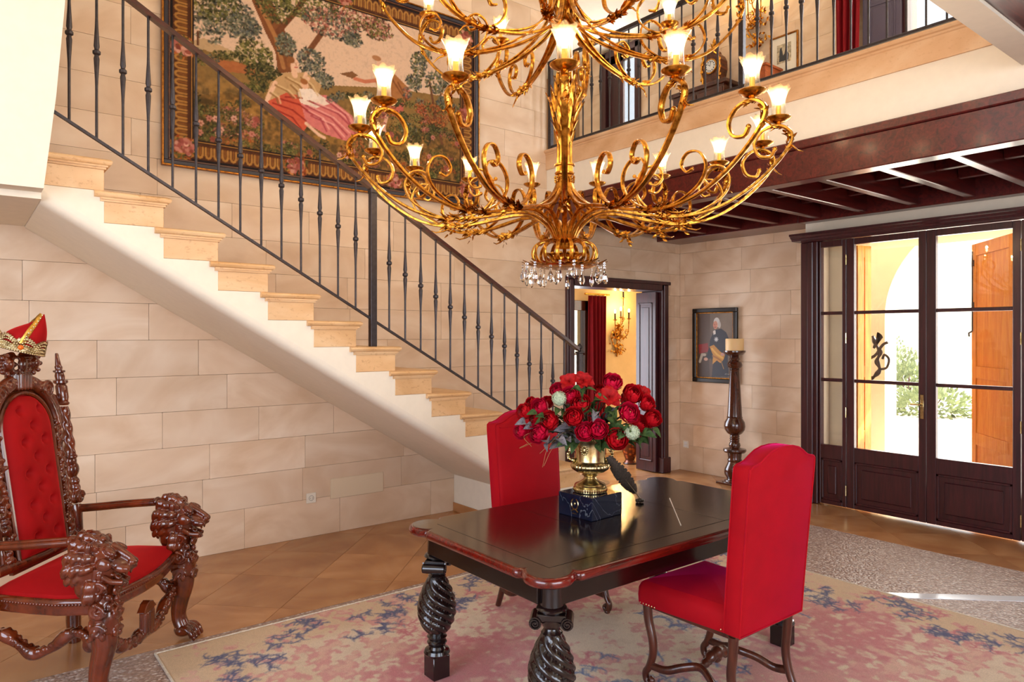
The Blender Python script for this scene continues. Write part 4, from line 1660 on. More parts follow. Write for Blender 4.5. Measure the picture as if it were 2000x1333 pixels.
thin_ln = obj('thin_pale_line', MB().tube([(3.198, 2.609, ZT + .0035), (2.784, 2.202, ZT + .0035)], .0022, 6), plain('pale_line_finish', S(226, 212, 186), .4))  # thin pale tube drawn as a diagonal line on the top
tag(thin_ln, 'thin pale line lying diagonally on the dark table top', 'stick')

# ================================================================== CHANDELIER
CH = Vector((2.508, 2.742, 0))
chand = thing('chandelier', 'huge two-tier gilded scroll chandelier with tulip glass shades and crystal drops', 'chandelier', (CH.x, CH.y, 1.94))
ZB = 1.94


def strap(mb, pts, w=0.0105, t=0.0055, taper=None):
    """flat bar swept in the arm plane (x, z); wide across y"""
    P = [Vector((p[0], 0, p[1])) for p in pts]
    n = len(P); v = []
    for i in range(n):
        tg = (P[min(i + 1, n - 1)] - P[max(i - 1, 0)]).normalized()
        nn = Vector((-tg.z, 0, tg.x))
        k = 1 if taper is None else taper[0] + (taper[1] - taper[0]) * i / (n - 1)
        for (a, b) in ((-1, -.6), (-.6, -1), (.6, -1), (1, -.6), (1, .6), (.6, 1), (-.6, 1), (-1, .6)):
            v.append(P[i] + nn * (t * k * b) + Vector((0, w * k * a, 0)))
    f = [(i * 8 + a, i * 8 + (a + 1) % 8, (i + 1) * 8 + (a + 1) % 8, (i + 1) * 8 + a) for i in range(n - 1) for a in range(8)]
    f += [tuple(range(8)), tuple((n - 1) * 8 + a for a in reversed(range(8)))]
    mb.add(v, f)


def leafblade(mb, p, d, nrm, L, W, curl=.5):
    d = Vector(d).normalized(); nrm = Vector(nrm).normalized()
    s_ = d.cross(nrm).normalized()
    v = []
    for j in range(5):
        t_ = j / 4
        w = W * (math.sin(PI * min(.99, .18 + .8 * t_)) ** .8)
        c = Vector(p) + d * (L * t_) + nrm * (curl * L * t_ * t_)
        v += [c - s_ * w + nrm * W * .25, c, c + s_ * w + nrm * W * .25]
    f = [(3 * j + a, 3 * j + a + 1, 3 * j + a + 4, 3 * j + a + 3) for j in range(4) for a in (0, 1)]
    mb.add(v, f)


def wrap_leaves(mb, pts, n, L, W, seed):
    r = random.Random(seed)
    P = [Vector((p[0], 0, p[1])) for p in pts]
    for i in range(n):
        k = r.uniform(0, len(P) - 1.001); a = int(k)
        p = P[a].lerp(P[a + 1], k - a); d = (P[a + 1] - P[a]).normalized()
        th = r.uniform(0, 2 * PI)
        u = d.cross(Vector((0, 1, 0))).normalized()
        nr = u * math.cos(th) + Vector((0, 1, 0)) * math.sin(th)
        leafblade(mb, p + nr * .008, d + nr * .25, nr, L * r.uniform(.7, 1.2), W, r.uniform(.1, .6))


# --- materials of the lights
t = NT('tulip_glass')
t.t.nodes.remove(t.b)
tr = t.n('ShaderNodeBsdfTransparent'); tr.inputs[0].default_value = (1.0, 0.97, 0.9, 1)
tl = t.n('ShaderNodeBsdfTranslucent'); tl.inputs[0].default_value = (1.0, 0.93, 0.80, 1)
gl = t.n('ShaderNodeBsdfGlossy'); gl.inputs['Roughness'].default_value = 0.12
df = t.n('ShaderNodeBsdfDiffuse'); df.inputs[0].default_value = (1.0, 0.95, 0.86, 1)
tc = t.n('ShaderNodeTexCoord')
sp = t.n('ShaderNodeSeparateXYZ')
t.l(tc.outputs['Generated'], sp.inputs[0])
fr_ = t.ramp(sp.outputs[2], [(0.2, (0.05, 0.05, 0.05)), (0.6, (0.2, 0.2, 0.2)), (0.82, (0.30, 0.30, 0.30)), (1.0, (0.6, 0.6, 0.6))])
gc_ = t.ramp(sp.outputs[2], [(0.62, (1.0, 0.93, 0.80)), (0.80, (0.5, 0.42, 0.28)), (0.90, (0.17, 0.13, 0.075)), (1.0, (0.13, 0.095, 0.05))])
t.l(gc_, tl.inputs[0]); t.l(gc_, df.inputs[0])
m1 = t.n('ShaderNodeMixShader'); m1.inputs[0].default_value = .45
t.l(tl.outputs[0], m1.inputs[1]); t.l(df.outputs[0], m1.inputs[2])
m2 = t.n('ShaderNodeMixShader')
t.l(fr_, m2.inputs[0]); t.l(tr.outputs[0], m2.inputs[1]); t.l(m1.outputs[0], m2.inputs[2])
lw = t.n('ShaderNodeLayerWeight'); lw.inputs[0].default_value = .3
m3 = t.n('ShaderNodeMixShader')
t.l(t.math('MULTIPLY', lw.outputs['Facing'], 0.75), m3.inputs[0]); t.l(m2.outputs[0], m3.inputs[1]); t.l(gl.outputs[0], m3.inputs[2])
t.l(m3.outputs[0], t.out.inputs[0])
M['tulip'] = t.m
M['candle_tube'] = plain('gilt_candle_tube', S(240, 190, 60), .4, 0.3)

# --- shared lamp meshes (local: dish centre at origin)
DISH = MB().lathe([(.006, -.022), (.012, -.018), (.010, -.012), (.030, -.008), (.052, .004), (.058, .012), (.056, .015), (.046, .008), (.02, .002), (.001, .002)], 20).mesh('drip_dish')
TUBE = MB().lathe([(.013, .002), (.012, .008), (.0115, .066), (.012, .070), (.004, .072)], 12).mesh('candle_tube')
BULB = MB().lathe([(.004, .072), (.010, .078), (.0145, .092), (.013, .106), (.007, .118), (.002, .124)], 12).mesh('bulb')
for me_, k_ in ((DISH, 'gold'), (TUBE, 'candle_tube'), (BULB, 'bulb')):
    me_.materials.append(M[k_])
gp_ = [(.036, .006), (.0345, .02), (.031, .045), (.0295, .07), (.031, .095), (.036, .118), (.045, .138), (.053, .150)]


def shade_fn(r, z, a, i):
    k = max(0, (i - 4) / 3)
    return r + .0065 * k * math.cos(7 * a)


k = MB()
v = []
NS = 42
for i, (r, z) in enumerate(gp_):
    for q_ in range(NS):
        a = q_ / NS * 2 * PI
        rr_ = shade_fn(r, z, a, i)
        v.append((rr_ * math.cos(a), rr_ * math.sin(a), z + .0065 * max(0, (i - 5) / 2) * math.cos(7 * a)))
k.add(v, [(i * NS + q_, i * NS + (q_ + 1) % NS, (i + 1) * NS + (q_ + 1) % NS, (i + 1) * NS + q_) for i in range(len(gp_) - 1) for q_ in range(NS)])
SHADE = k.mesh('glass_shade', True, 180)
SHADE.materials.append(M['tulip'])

R1, ZD1 = 1.052, 2.712
# --- lower tier arm (x = radius, z)
stem1 = catmull([(.035, 2.165), (.055, 2.215), (.095, 2.28), (.17, 2.332), (.27, 2.340), (.42, 2.312), (.60, 2.290), (.78, 2.325), (.93, 2.41), (1.04, 2.51), (1.105, 2.60), (1.105, 2.655), (1.052, 2.688), (.985, 2.672), (.945, 2.615), (.965, 2.555), (1.015, 2.545), (1.035, 2.575)], 5)
arm = MB()
strap(arm, stem1, .0125, .0075)
arm.ell((1.036, 0, 2.58), .012, 8, 6)
scr = catmull([(.62, 2.292), (.52, 2.305), (.44, 2.345), (.385, 2.415), (.385, 2.49), (.43, 2.545), (.49, 2.545), (.515, 2.495), (.485, 2.455), (.45, 2.462)], 5)
strap(arm, scr, .0125, .005)
arm.ell((.45, 0, 2.466), .010, 8, 6)
scr2 = catmull([(.60, 2.290), (.70, 2.315), (.80, 2.375), (.835, 2.45), (.805, 2.515), (.745, 2.525), (.71, 2.48), (.735, 2.44), (.765, 2.447)], 5)
strap(arm, scr2, .011, .005)
arm.ell((.765, 0, 2.449), .009, 8, 6)
# strap from the collar down to the arm
drop = catmull([(.030, 2.60), (.034, 2.53), (.065, 2.45), (.14, 2.385), (.24, 2.35), (.36, 2.33), (.5, 2.30)], 5)
strap(arm, drop, .012, .005)
ARM1 = arm.mesh('arm', True, 45)
ARM1.materials.append(M['gold'])
lv = MB()
wrap_leaves(lv, [(.47, 2.302), (.55, 2.295), (.66, 2.297)], 46, .026, .0085, 3)
wrap_leaves(lv, [(1.085, 2.56), (1.108, 2.63), (1.07, 2.685), (1.03, 2.69)], 34, .024, .008, 4)
wrap_leaves(lv, [(.62, 2.29), (.60, 2.27), (.64, 2.255)], 5, .026, .008, 5)
lv.tube([(.62, 0, 2.285), (.66, .0, 2.268), (.70, .004, 2.262), (.725, .01, 2.272)], [.007, .005, .004, .002], 5)
lv.tube([(1.10, 0, 2.60), (1.135, .0, 2.565), (1.16, .008, 2.558)], [.006, .004, .002], 5)
LEAF1 = lv.mesh('leaf_wrap', True, 180, fix=False)
LEAF1.materials.append(M['gold'])


def add_lamp(par, r, z, seed):
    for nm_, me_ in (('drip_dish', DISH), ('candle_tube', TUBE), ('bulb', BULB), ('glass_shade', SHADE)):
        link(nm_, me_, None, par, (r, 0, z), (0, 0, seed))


LAMP_E = 3.5
WARM = (1.0, 0.72, 0.45)
for i in range(15):
    # arm 0 faces the viewer
    a = math.atan2(-CH.y, -CH.x) + 2 * PI * i / 15
    A_ = link('arm', ARM1, None, chand, (0, 0, -ZB), (0, 0, a))
    link('leaf_wrap', LEAF1, None, A_)['kind'] = 'stuff'
    add_lamp(A_, R1, ZD1, i * .7)
    lamp('chandelier_light', 'POINT', (R1, 0, ZD1 + .137), LAMP_E, WARM, parent=A_, radius=.012)

# --- upper tier
R2, ZD2 = 0.90, 3.59
stem2 = catmull([(.03, 3.42), (.05, 3.36), (.12, 3.29), (.25, 3.225), (.42, 3.18), (.60, 3.165), (.76, 3.21), (.88, 3.31), (.955, 3.42), (.962, 3.50), (.90, 3.562), (.83, 3.545), (.80, 3.49), (.82, 3.435), (.865, 3.43), (.885, 3.457)], 5)
arm = MB()
strap(arm, stem2, .0125, .0075)
arm.ell((.886, 0, 3.462), .011, 8, 6)
scr = catmull([(.60, 3.166), (.70, 3.205), (.755, 3.28), (.735, 3.355), (.68, 3.37), (.645, 3.325), (.67, 3.285), (.70, 3.293)], 5)
strap(arm, scr, .011, .005)
arm.ell((.70, 0, 3.295), .009, 8, 6)
scr = catmull([(.60, 3.166), (.50, 3.185), (.42, 3.25), (.41, 3.33), (.46, 3.375), (.515, 3.345), (.50, 3.295), (.465, 3.30)], 5)
strap(arm, scr, .011, .005)
up_ = catmull([(.03, 3.62), (.04, 3.52), (.09, 3.40), (.19, 3.29), (.32, 3.22), (.48, 3.175)], 5)
strap(arm, up_, .012, .005)
ARM2 = arm.mesh('upper_arm', True, 45)
ARM2.materials.append(M['gold'])
lv = MB()
wrap_leaves(lv, [(.44, 3.178), (.55, 3.168), (.68, 3.185)], 46, .028, .0085, 7)
wrap_leaves(lv, [(.93, 3.37), (.962, 3.47), (.93, 3.54)], 24, .024, .008, 8)
lv.tube([(.62, 0, 3.16), (.66, .0, 3.142), (.69, .006, 3.11)], [.007, .005, .002], 5)
LEAF2 = lv.mesh('leaf_wrap', True, 180, fix=False)
LEAF2.materials.append(M['gold'])
for i in range(10):
    a = math.atan2(-CH.y, -CH.x) + PI - math.radians(9) + 2 * PI * i / 10
    A_ = link('upper_arm', ARM2, None, chand, (0, 0, -ZB), (0, 0, a))
    link('leaf_wrap', LEAF2, None, A_)['kind'] = 'stuff'
    add_lamp(A_, R2, ZD2, i * .9)
    lamp('chandelier_light', 'POINT', (R2, 0, ZD2 + .137), LAMP_E, WARM, parent=A_, radius=.012)

# --- centre column
col = MB()
for q_ in range(6):
    a = q_ / 6 * 2 * PI + .3
    c_, s_ = math.cos(a), math.sin(a)
    for pts in (catmull([(.030, 2.58), (.030, 2.72), (.034, 2.78), (.058, 2.86), (.060, 2.93), (.036, 3.00), (.030, 3.08), (.032, 3.3), (.034, 3.6), (.03, 4.2)], 5),):
        col.tube([(r * c_, r * s_, z - ZB) for r, z in pts], .0115, 8)
col.tube([(0, 0, 2.17 - ZB), (0, 0, 6.40 - ZB)], .011, 10)
obj('column', col, M['gold'], chand)
k = MB().lathe([(.036, 2.545), (.050, 2.55), (.052, 2.558), (.046, 2.562), (.046, 2.59), (.054, 2.594), (.054, 2.602), (.044, 2.606), (.030, 2.61)], 24, (0, 0, -ZB))
for q_ in range(12):
    a = q_ / 12 * 2 * PI
    for z_, r_ in ((2.535, .007), (2.522, .006), (2.511, .005)):
        k.ell((.05 * math.cos(a), .05 * math.sin(a), z_ - ZB), r_, 6, 5)
obj('collar', k, M['gold'], chand)
k = MB()
rl = random.Random(12)
for lev, (z0, r0, cnt, L) in enumerate(((2.74, .034, 8, .10), (2.80, .046, 8, .12), (2.87, .060, 10, .11), (2.70, .032, 8, .08), (2.955, .05, 8, .07), (3.30, .036, 8, .10), (3.02, .036, 6, .06), (3.38, .04, 8, .10))):
    for q_ in range(cnt):
        a = (q_ + lev * .5) / cnt * 2 * PI
        n_ = Vector((math.cos(a), math.sin(a), 0))
        leafblade(k, n_ * r0 + Vector((0, 0, z0 - ZB)), Vector((0, 0, 1)) + n_ * rl.uniform(.0, .22), n_, L, .018, rl.uniform(.1, .35))
obj('acanthus_leaves', k, M['gold'], chand, angle=180, fix=False)
# --- bottom basket of scrolls and dish
k = MB()
for q_ in range(15):
    a = math.atan2(-CH.y, -CH.x) + 2 * PI * (q_ + .5) / 15
    b = MB()
    strap(b, catmull([(.035, 2.175), (.06, 2.195), (.11, 2.20), (.155, 2.175), (.172, 2.13), (.15, 2.085), (.10, 2.072), (.075, 2.095), (.082, 2.125), (.11, 2.13)], 4), .010, .004)
    k.merge(b, Matrix.Rotation(a, 4, 'Z') @ Matrix.Translation((0, 0, -ZB)))
obj('scroll_basket', k, M['gold'], chand, angle=45)
k = MB().lathe([(.002, 2.050), (.06, 2.052), (.14, 2.060), (.176, 2.074), (.18, 2.080), (.14, 2.070), (.05, 2.066), (.002, 2.066)], 40, (0, 0, -ZB), caps=False)
for q_ in range(30):
    a = q_ / 30 * 2 * PI
    n_ = Vector((math.cos(a), math.sin(a), 0))
    leafblade(k, n_ * .16 + Vector((0, 0, 2.068 - ZB)), n_ + Vector((0, 0, .15)), Vector((0, 0, 1)), .068 if q_ % 2 else .045, .015, .2)
obj('leaf_dish', k, M['gold'], chand, angle=180, fix=False)
# --- crystals
t = NT('cut_crystal')
t.set(Base_Color=(1, 1, 1, 1), Roughness=0.02, Transmission_Weight=1.0, IOR=1.6)
M['crystal'] = t.m
k = MB()
n = 8
k.ell((0, 0, -.010), .0075, 7, 5)
k.ell((0, 0, -.026), .0065, 7, 5)
k.lathe([(.002, -.096), (.010, -.088), (.0165, -.074), (.015, -.060), (.008, -.045), (.003, -.034)], 7)
CRY = k.mesh('crystal_drop', False)
CRY.materials.append(M['crystal'])
k = MB()
k.ell((0, 0, -.008), .006, 7, 5)
k.ell((0, 0, -.020), .006, 7, 5)
k.ell((0, 0, -.032), .0055, 7, 5)
k.lathe([(.002, -.112), (.008, -.104), (.013, -.090), (.012, -.074), (.006, -.056), (.002, -.040)], 6)
CRY2 = k.mesh('crystal_drop', False)
CRY2.materials.append(M['crystal'])
for q_ in range(20):
    a = q_ / 20 * 2 * PI + .1
    r_ = (.222, .222, .175)[q_ % 3]
    link('crystal_drop', CRY if q_ % 2 else CRY2, None, chand, (r_ * math.cos(a), r_ * math.sin(a), (2.082 if r_ > .2 else 2.065) - ZB), (0, 0, a))
obj('ceiling_rose', MB().lathe([(.02, 6.28), (.05, 6.30), (.11, 6.36), (.12, 6.40)], 24, (0, 0, -ZB)), M['gold'], chand)

# ================================================================== CARVED THRONE
TH = from_px(0, 0, 1)
_tc = Vector((-2.19 * CAMX[0] + 3.59 * CAMF[0], -2.19 * CAMX[1] + 3.59 * CAMF[1], 0))
th_rot = math.atan2(CAMX[1], CAMX[0])
throne = thing('throne', 'carved mahogany throne with lion head arms and tufted red back', 'throne', _tc, th_rot)


def mirror_y(mb):
    m_ = MB()
    m_.v = [(x, -y, z) for (x, y, z) in mb.v]
    m_.f = [tuple(reversed(f)) for f in mb.f]
    return m_


def lion():
    """lion head, local origin at the back of the skull, facing +x"""
    k = MB()
    R = lambda ay, az=0: (Matrix.Rotation(az, 3, 'Z') @ Matrix.Rotation(ay, 3, 'Y'))
    k.ell((.0, 0, .004), (.056, .050, .052), 14, 10)            # skull
    k.ell((.060, 0, -.006), (.048, .036, .024), 12, 8, R(.12))   # muzzle
    k.ell((.108, 0, .006), (.015, .020, .013), 10, 8)           # nose
    k.tube([(.03, 0, .044), (.066, 0, .030), (.104, 0, .012)], [.018, .014, .012], 8)   # nose bridge
    for s in (-1, 1):
        k.ell((.084, s * .021, -.014), (.030, .019, .016), 10, 8)   # upper lip
        k.ell((.042, s * .030, .038), (.026, .016, .011), 10, 8, R(.35, s * .35))    # brow
        k.ell((.054, s * .031, .020), (.008, .008, .007), 8, 6)   # eye
        k.ell((.036, s * .046, -.004), (.028, .014, .022), 10, 8)   # cheek
        k.ell((-.014, s * .056, .046), (.013, .012, .020), 8, 6)  # ear
        k.tube([(.03, s * .034, -.045), (.06, s * .030, -.060), (.092, s * .016, -.062)], [.012, .011, .010], 8)  # jaw line
        k.ell((.098, s * .014, -.030), (.005, .005, .012), 6, 5)  # fang
    k.ell((.070, 0, -.068), (.034, .024, .012), 12, 8, R(.12))     # lower jaw
    k.ell((.020, 0, -.062), (.034, .034, .024), 10, 8)
    # mane locks hugging the skull and falling onto the chest
    k.ell((-.03, 0, -.03), (.058, .066, .085), 14, 10)
    k.ell((-.02, 0, -.085), (.050, .056, .055), 12, 8)
    for ring, (x0, rad, n_, L) in enumerate(((-.004, .056, 11, .036), (-.028, .066, 12, .048), (-.052, .066, 11, .055))):
        for q_ in range(n_):
            a = (q_ + ring * .5) / n_ * 2 * PI
            cy, cz = math.cos(a), math.sin(a)
            if cz < -.55 and ring == 0: continue
            p0 = (x0 + .010, cy * rad * .92, cz * rad * .92)
            p1 = (x0 - .014, cy * (rad + .010), cz * (rad + .010) - .006)
            p2 = (x0 - .022, cy * (rad + .004), cz * rad - L * .7)
            k.tube(catmull([p0, p1, p2], 3), [.010, .014, .016, .016, .014, .011, .005], 7)
    for q_ in range(9):
        a = -1.3 + q_ * .325
        for (z0, L) in ((-.06, .05), (-.09, .05)):
            k.tube(catmull([(.045 * math.cos(a) - .01, .056 * math.sin(a), z0), (.052 * math.cos(a) - .012, .064 * math.sin(a), z0 - L * .5), (.042 * math.cos(a) - .012, .054 * math.sin(a), z0 - L)], 3), [.008, .012, .013, .013, .011, .008, .004], 6)
    return k


def carved_front_leg():
    k = MB()
    # carved upper post
    k.tube(catmull([(.02, 0, .66), (.012, 0, .56), (.02, 0, .47), (.03, 0, .40), (.028, 0, .33)], 4), [.052, .05, .048, .046, .045, .044, .043, .044, .046, .048, .050, .05, .048, .046, .043, .04, .038], 12)
    r = random.Random(8)
    for i in range(46):
        z = r.uniform(.32, .63); a = r.uniform(-2.2, 2.2)
        rad = .044 + .006 * math.sin(z * 40)
        k.ell((.022 + rad * math.cos(a), rad * math.sin(a), z), (.012, .012, r.uniform(.010, .022)), 7, 5)
    # bold scrolls on the front and side
    for (z, s, rr_) in ((.57, 1, .030), (.47, -1, .034), (.38, 1, .030)):
        for side in (-1, 1):
            sp_ = []
            for q_ in range(20):
                th_ = q_ / 19 * 3.4 * PI; q2 = rr_ * (1 - q_ / 26)
                sp_.append((.03 + q2 * math.cos(th_ * s), side * .048, z + q2 * math.sin(th_ * s)))
            k.tube(sp_, .0075, 6)
        sp_ = []
        for q_ in range(20):
            th_ = q_ / 19 * 3.2 * PI; q2 = rr_ * .9 * (1 - q_ / 26)
            sp_.append((.075, q2 * math.cos(th_ * s), z - .02 + q2 * math.sin(th_ * s)))
        k.tube(sp_, .0075, 6)
    for i in range(7):
        k.ell((.078 - .004 * i, .0, .60 - i * .045), (.012, .014, .016), 8, 6)
    return k


def claw_leg():
    k = MB()
    path = catmull([(.028, 0, .36), (.030, 0, .29), (.012, 0, .20), (.005, 0, .13), (.018, 0, .08), (.035, 0, .05)], 6)
    rad = [.052 - .018 * min(1, i / 18) + .004 * max(0, (i - 18) / 12) for i in range(len(path))]
    n_ = 40
    v = []
    for (p, r) in zip(path, rad):
        for q_ in range(n_):
            a = q_ / n_ * 2 * PI
            rr_ = r * (1 - .16 * (1 - abs(math.cos(4 * a)) ** .7))
            v.append((p[0] + rr_ * math.cos(a), rr_ * math.sin(a), p[2]))
    m = len(path)
    k.add(v, [(i * n_ + q_, i * n_ + (q_ + 1) % n_, (i + 1) * n_ + (q_ + 1) % n_, (i + 1) * n_ + q_) for i in range(m - 1) for q_ in range(n_)] + [tuple(range(n_)), tuple((m - 1) * n_ + q_ for q_ in reversed(range(n_)))])
    return k


def paw():
    k = MB()
    k.ell((.03, 0, .045), (.045, .046, .036), 12, 8)
    for i, y in enumerate((-.036, -.013, .013, .036)):
        k.tube(catmull([(.035, y * .8, .062), (.066, y, .056), (.086, y * 1.08, .034), (.088, y * 1.1, .016)], 3), [.013, .015, .016, .0155, .015, .0145, .014, .0135, .013, .012], 8)
        k.ell((.098, y * 1.12, .014), (.010, .007, .013), 8, 6)
    return k


FX_, FYW = .305, .385
for s in (1, -1):
    lg = MB().merge(carved_front_leg(), Matrix.Diagonal((1.25, 1.35, 1.0, 1)))
    o_ = obj('front_leg', lg, M['carved'], throne, (FX_, s * FYW, 0))
    remesh(o_, .0045, 1)
    c_ = obj('claw_shank', MB().merge(claw_leg(), Matrix.Diagonal((1.15, 1.25, 1, 1))), M['carved'], o_, angle=60)
    p_ = obj('paw', MB().merge(paw(), Matrix.Diagonal((1.15, 1.25, 1.1, 1))), M['carved'], o_)
    remesh(p_, .004, 1)
    lm_ = MB().merge(lion(), Matrix.Diagonal((1.38, 1.38, 1.38, 1)))
    ln = obj('lion_head', lm_, M['carved'], throne, (FX_ + .015, s * FYW, .69), (0, math.radians(8), 0))
    remesh(ln, .0045, 1)
    # moulded armrest
    k = MB()
    ap_ = catmull([(-.25, s * (FYW - .03), .735), (-.12, s * (FYW - .012), .742), (0, s * FYW, .752), (.18, s * FYW, .765), (.26, s * FYW, .772), (.32, s * FYW, .775)], 5)
    k.tube(ap_, .024, 12, flat=(.62, 1.15), up=(0, 0, 1))
    k.tube([(x, y, z + .014) for x, y, z in ap_], .013, 8, flat=(.7, 1))
    k.tube([(x, y + s * .0, z - .014) for x, y, z in ap_], .012, 8, flat=(.7, 1.4))
    k.ell((.19, s * (FYW), .768), (.018, .034, .026), 10, 8)
    for q_ in range(5):
        k.ell((.235 + q_ * .022, s * FYW, .785 - .002 * q_), (.026, .034 - .003 * q_, .015), 10, 6)
    obj('armrest', k, M['carved'], throne, angle=60)
    # rear leg and stile
    k = MB()
    k.tube(catmull([(-.24, s * .33, .0), (-.25, s * .335, .16), (-.225, s * .34, .33), (-.225, s * .345, .50), (-.245, s * .345, .68), (-.255, s * .345, .76)], 5), [.030 + .008 * math.sin(i * .35) for i in range(26)], 10)
    k.ell((-.225, s * .34, .40), (.034, .036, .05), 10, 8)
    k.ell((-.23, s * .34, .47), (.04, .042, .022), 10, 8)
    obj('rear_leg', k, M['carved'], throne)
    # scrolled ear at the side of the back
    k = MB()
    for (z, rr_, dy) in ((.80, .036, .012), (.85, .026, .016), (.885, .026, .016), (.95, .042, .018), (1.0, .036, .010)):
        k.ell((-.255 - (z - .8) * .14, s * (.350 + dy), z), (.030, rr_, rr_ * 1.1), 12, 8)
    sp_ = []
    for q_ in range(24):
        th_ = q_ / 23 * 3.6 * PI; q2 = .036 * (1 - q_ / 30)
        sp_.append((-.225, s * (.356) + q2 * math.cos(th_), .80 + q2 * math.sin(th_)))
    k.tube(sp_, .009, 6)
    remesh(obj('scroll_ear', k, M['carved'], throne), .005, 2)
    # turned spire
    k = MB()
    X0 = -.275
    prof = [(.030, 1.02), (.033, 1.03), (.026, 1.04)]
    for i in range(22):
        prof.append((.027 - .004 * i / 22, 1.045 + i * .0125))
    k.lathe(prof, 24, fn=lambda r, z, a, i: r * (1 + (.14 * math.cos(3 * (a + z * 26)) if i > 3 else 0)))
    k.lathe([(.024, 1.315), (.031, 1.325), (.024, 1.335), (.030, 1.36), (.030, 1.42), (.024, 1.43), (.037, 1.44), (.037, 1.452), (.023, 1.458), (.025, 1.476), (.021, 1.494), (.030, 1.50), (.030, 1.508), (.017, 1.512), (.020, 1.528), (.015, 1.536), (.015, 1.54), (.008, 1.60), (.005, 1.605)], 20)
    k.v = [(x + X0 - (z - 1.02) * .14, y + s * .352, z) for x, y, z in k.v]
    obj('spire', k, M['carved'], throne, angle=50)
    k = MB().tube([(-.335, s * .20, 1.33), (-.342, s * .29, 1.365), (-.34, s * .345, 1.345)], [.026, .022, .02], 8)
    obj('spire_bracket', k, M['carved'], throne)
    # side stretcher with leafy S scroll
    k = MB()
    st = catmull([(.28, s * .36, .27), (.23, s * .35, .325), (.15, s * .345, .325), (.06, s * .34, .255), (-.02, s * .335, .235), (-.09, s * .335, .275), (-.15, s * .335, .32), (-.23, s * .335, .31)], 5)
    k.tube(st, [.026 + .007 * math.sin(i * .7) for i in range(len(st))], 10)
    for i in range(2, len(st) - 1, 2):
        p = st[i]
        k.ell((p[0], p[1] + s * .012, p[2] + .014), (.02, .018, .014), 8, 6)
        k.ell((p[0] + .01, p[1] - s * .012, p[2] + .018), (.014, .012, .014), 8, 6)
    sp_ = []
    for q_ in range(18):
        th_ = q_ / 17 * 3 * PI; q2 = .034 * (1 - q_ / 24)
        sp_.append((.265 + q2 * math.cos(th_), s * .375, .285 + q2 * math.sin(th_)))
    k.tube(sp_, .010, 6)
    remesh(obj('side_stretcher', k, M['carved'], throne), .005, 1)

# seat with bowed front
def seat_out(extra):
    P = []
    for i in range(13):
        y = -.36 + .72 * i / 12
        P.append((.30 + extra + .055 * max(0.0, math.cos(y / .36 * PI / 2)) ** 1.2, y * (1 + extra / .4)))
    for (x, y) in ((.12, .372), (-.02, .350), (-.13, .325), (-.21, .305)):
        P.append((x, y + extra))
    P.append((-.225 - extra, .28)); P.append((-.225 - extra, -.28))
    for (x, y) in ((-.21, .305), (-.13, .325), (-.02, .350), (.12, .372)):
        P.append((x, -y - extra))
    return P


so = seat_out(0.0)
k = MB()
rings_mesh(k, so, [(.004, .49), (0, .50), (.0, .515)], False, False)
n_t = len(so); c_t = (.05, 0)
v_ = []
for q_ in range(9):
    f_ = 1 - q_ / 9
    v_ += [(c_t[0] + (x - c_t[0]) * f_, c_t[1] + (y - c_t[1]) * f_, .515 + .062 * max(0.0, math.cos(f_ * PI / 2)) ** .62) for x, y in so]
v_.append((c_t[0], c_t[1], .578))
k.add(v_, [(a * n_t + b, a * n_t + (b + 1) % n_t, (a + 1) * n_t + (b + 1) % n_t, (a + 1) * n_t + b) for a in range(8) for b in range(n_t)] + [(8 * n_t + b, 8 * n_t + (b + 1) % n_t, 9 * n_t) for b in range(n_t)])
obj('seat_cushion', k, M['velvet_dark'], throne, angle=180)
k = MB()
rings_mesh(k, so, [(.02, .42), (-.008, .425), (-.014, .44), (-.010, .455), (-.016, .465), (-.018, .485), (-.010, .497), (.01, .500)], True, True)
sr = obj('seat_rail', k, M['carved'], throne, angle=50)
k = MB()
ol = inset(so, -.017)
for i in range(len(ol)):
    a, b = Vector(ol[i]), Vector(ol[(i + 1) % len(ol)])
    m = max(1, int((b - a).length / .0145))
    for q_ in range(m):
        p = a.lerp(b, q_ / m)
        k.ell((p.x, p.y, .476), .0068, 6, 5)
bd = obj('beading', k, M['carved'], sr)
bd['kind'] = 'stuff'
# front stretcher with a carved shield
k = MB()
fs = catmull([(.30, -.34, .30), (.30, -.27, .255), (.30, -.18, .20), (.31, -.09, .185), (.315, 0, .20), (.31, .09, .185), (.30, .18, .20), (.30, .27, .255), (.30, .34, .30)], 5)
k.tube(fs, [.028 + .007 * math.sin(i * .8) for i in range(len(fs))], 10)
for i in range(2, len(fs) - 1, 2):
    p = fs[i]
    k.ell((p[0] + .014, p[1], p[2] + .018), (.018, .024, .018), 8, 6)
    k.ell((p[0] + .014, p[1] + .01, p[2] - .014), (.016, .018, .016), 8, 6)
k.box(.315, .345, -.055, .055, .185, .315, .01)
for q_ in range(5):
    k.box(.345, .353, -.045 + q_ * .019, -.033 + q_ * .019, .195, .30, .002)
k.prism([(-.06, .31), (-.03, .345), (0, .355), (.03, .345), (.06, .31)], .31, .35, 'x')
remesh(obj('front_stretcher', k, M['carved'], throne), .005, 1)

# --- backrest (panel plane leans back): local coordinates y across, z up, offset along normal
lean = lambda z: -.205 - (z - .62) * .14
PW, PZ0, PZ1 = .178, .60, 1.40


def arch(w, z0, z1, n=24):
    zc = z1 - w
    P = [(-w * .96, z0), (w * .96, z0)]
    for i in range(n + 1):
        a = PI * i / n
        P.append((w * math.cos(a), zc + w * math.sin(a)))
    return P


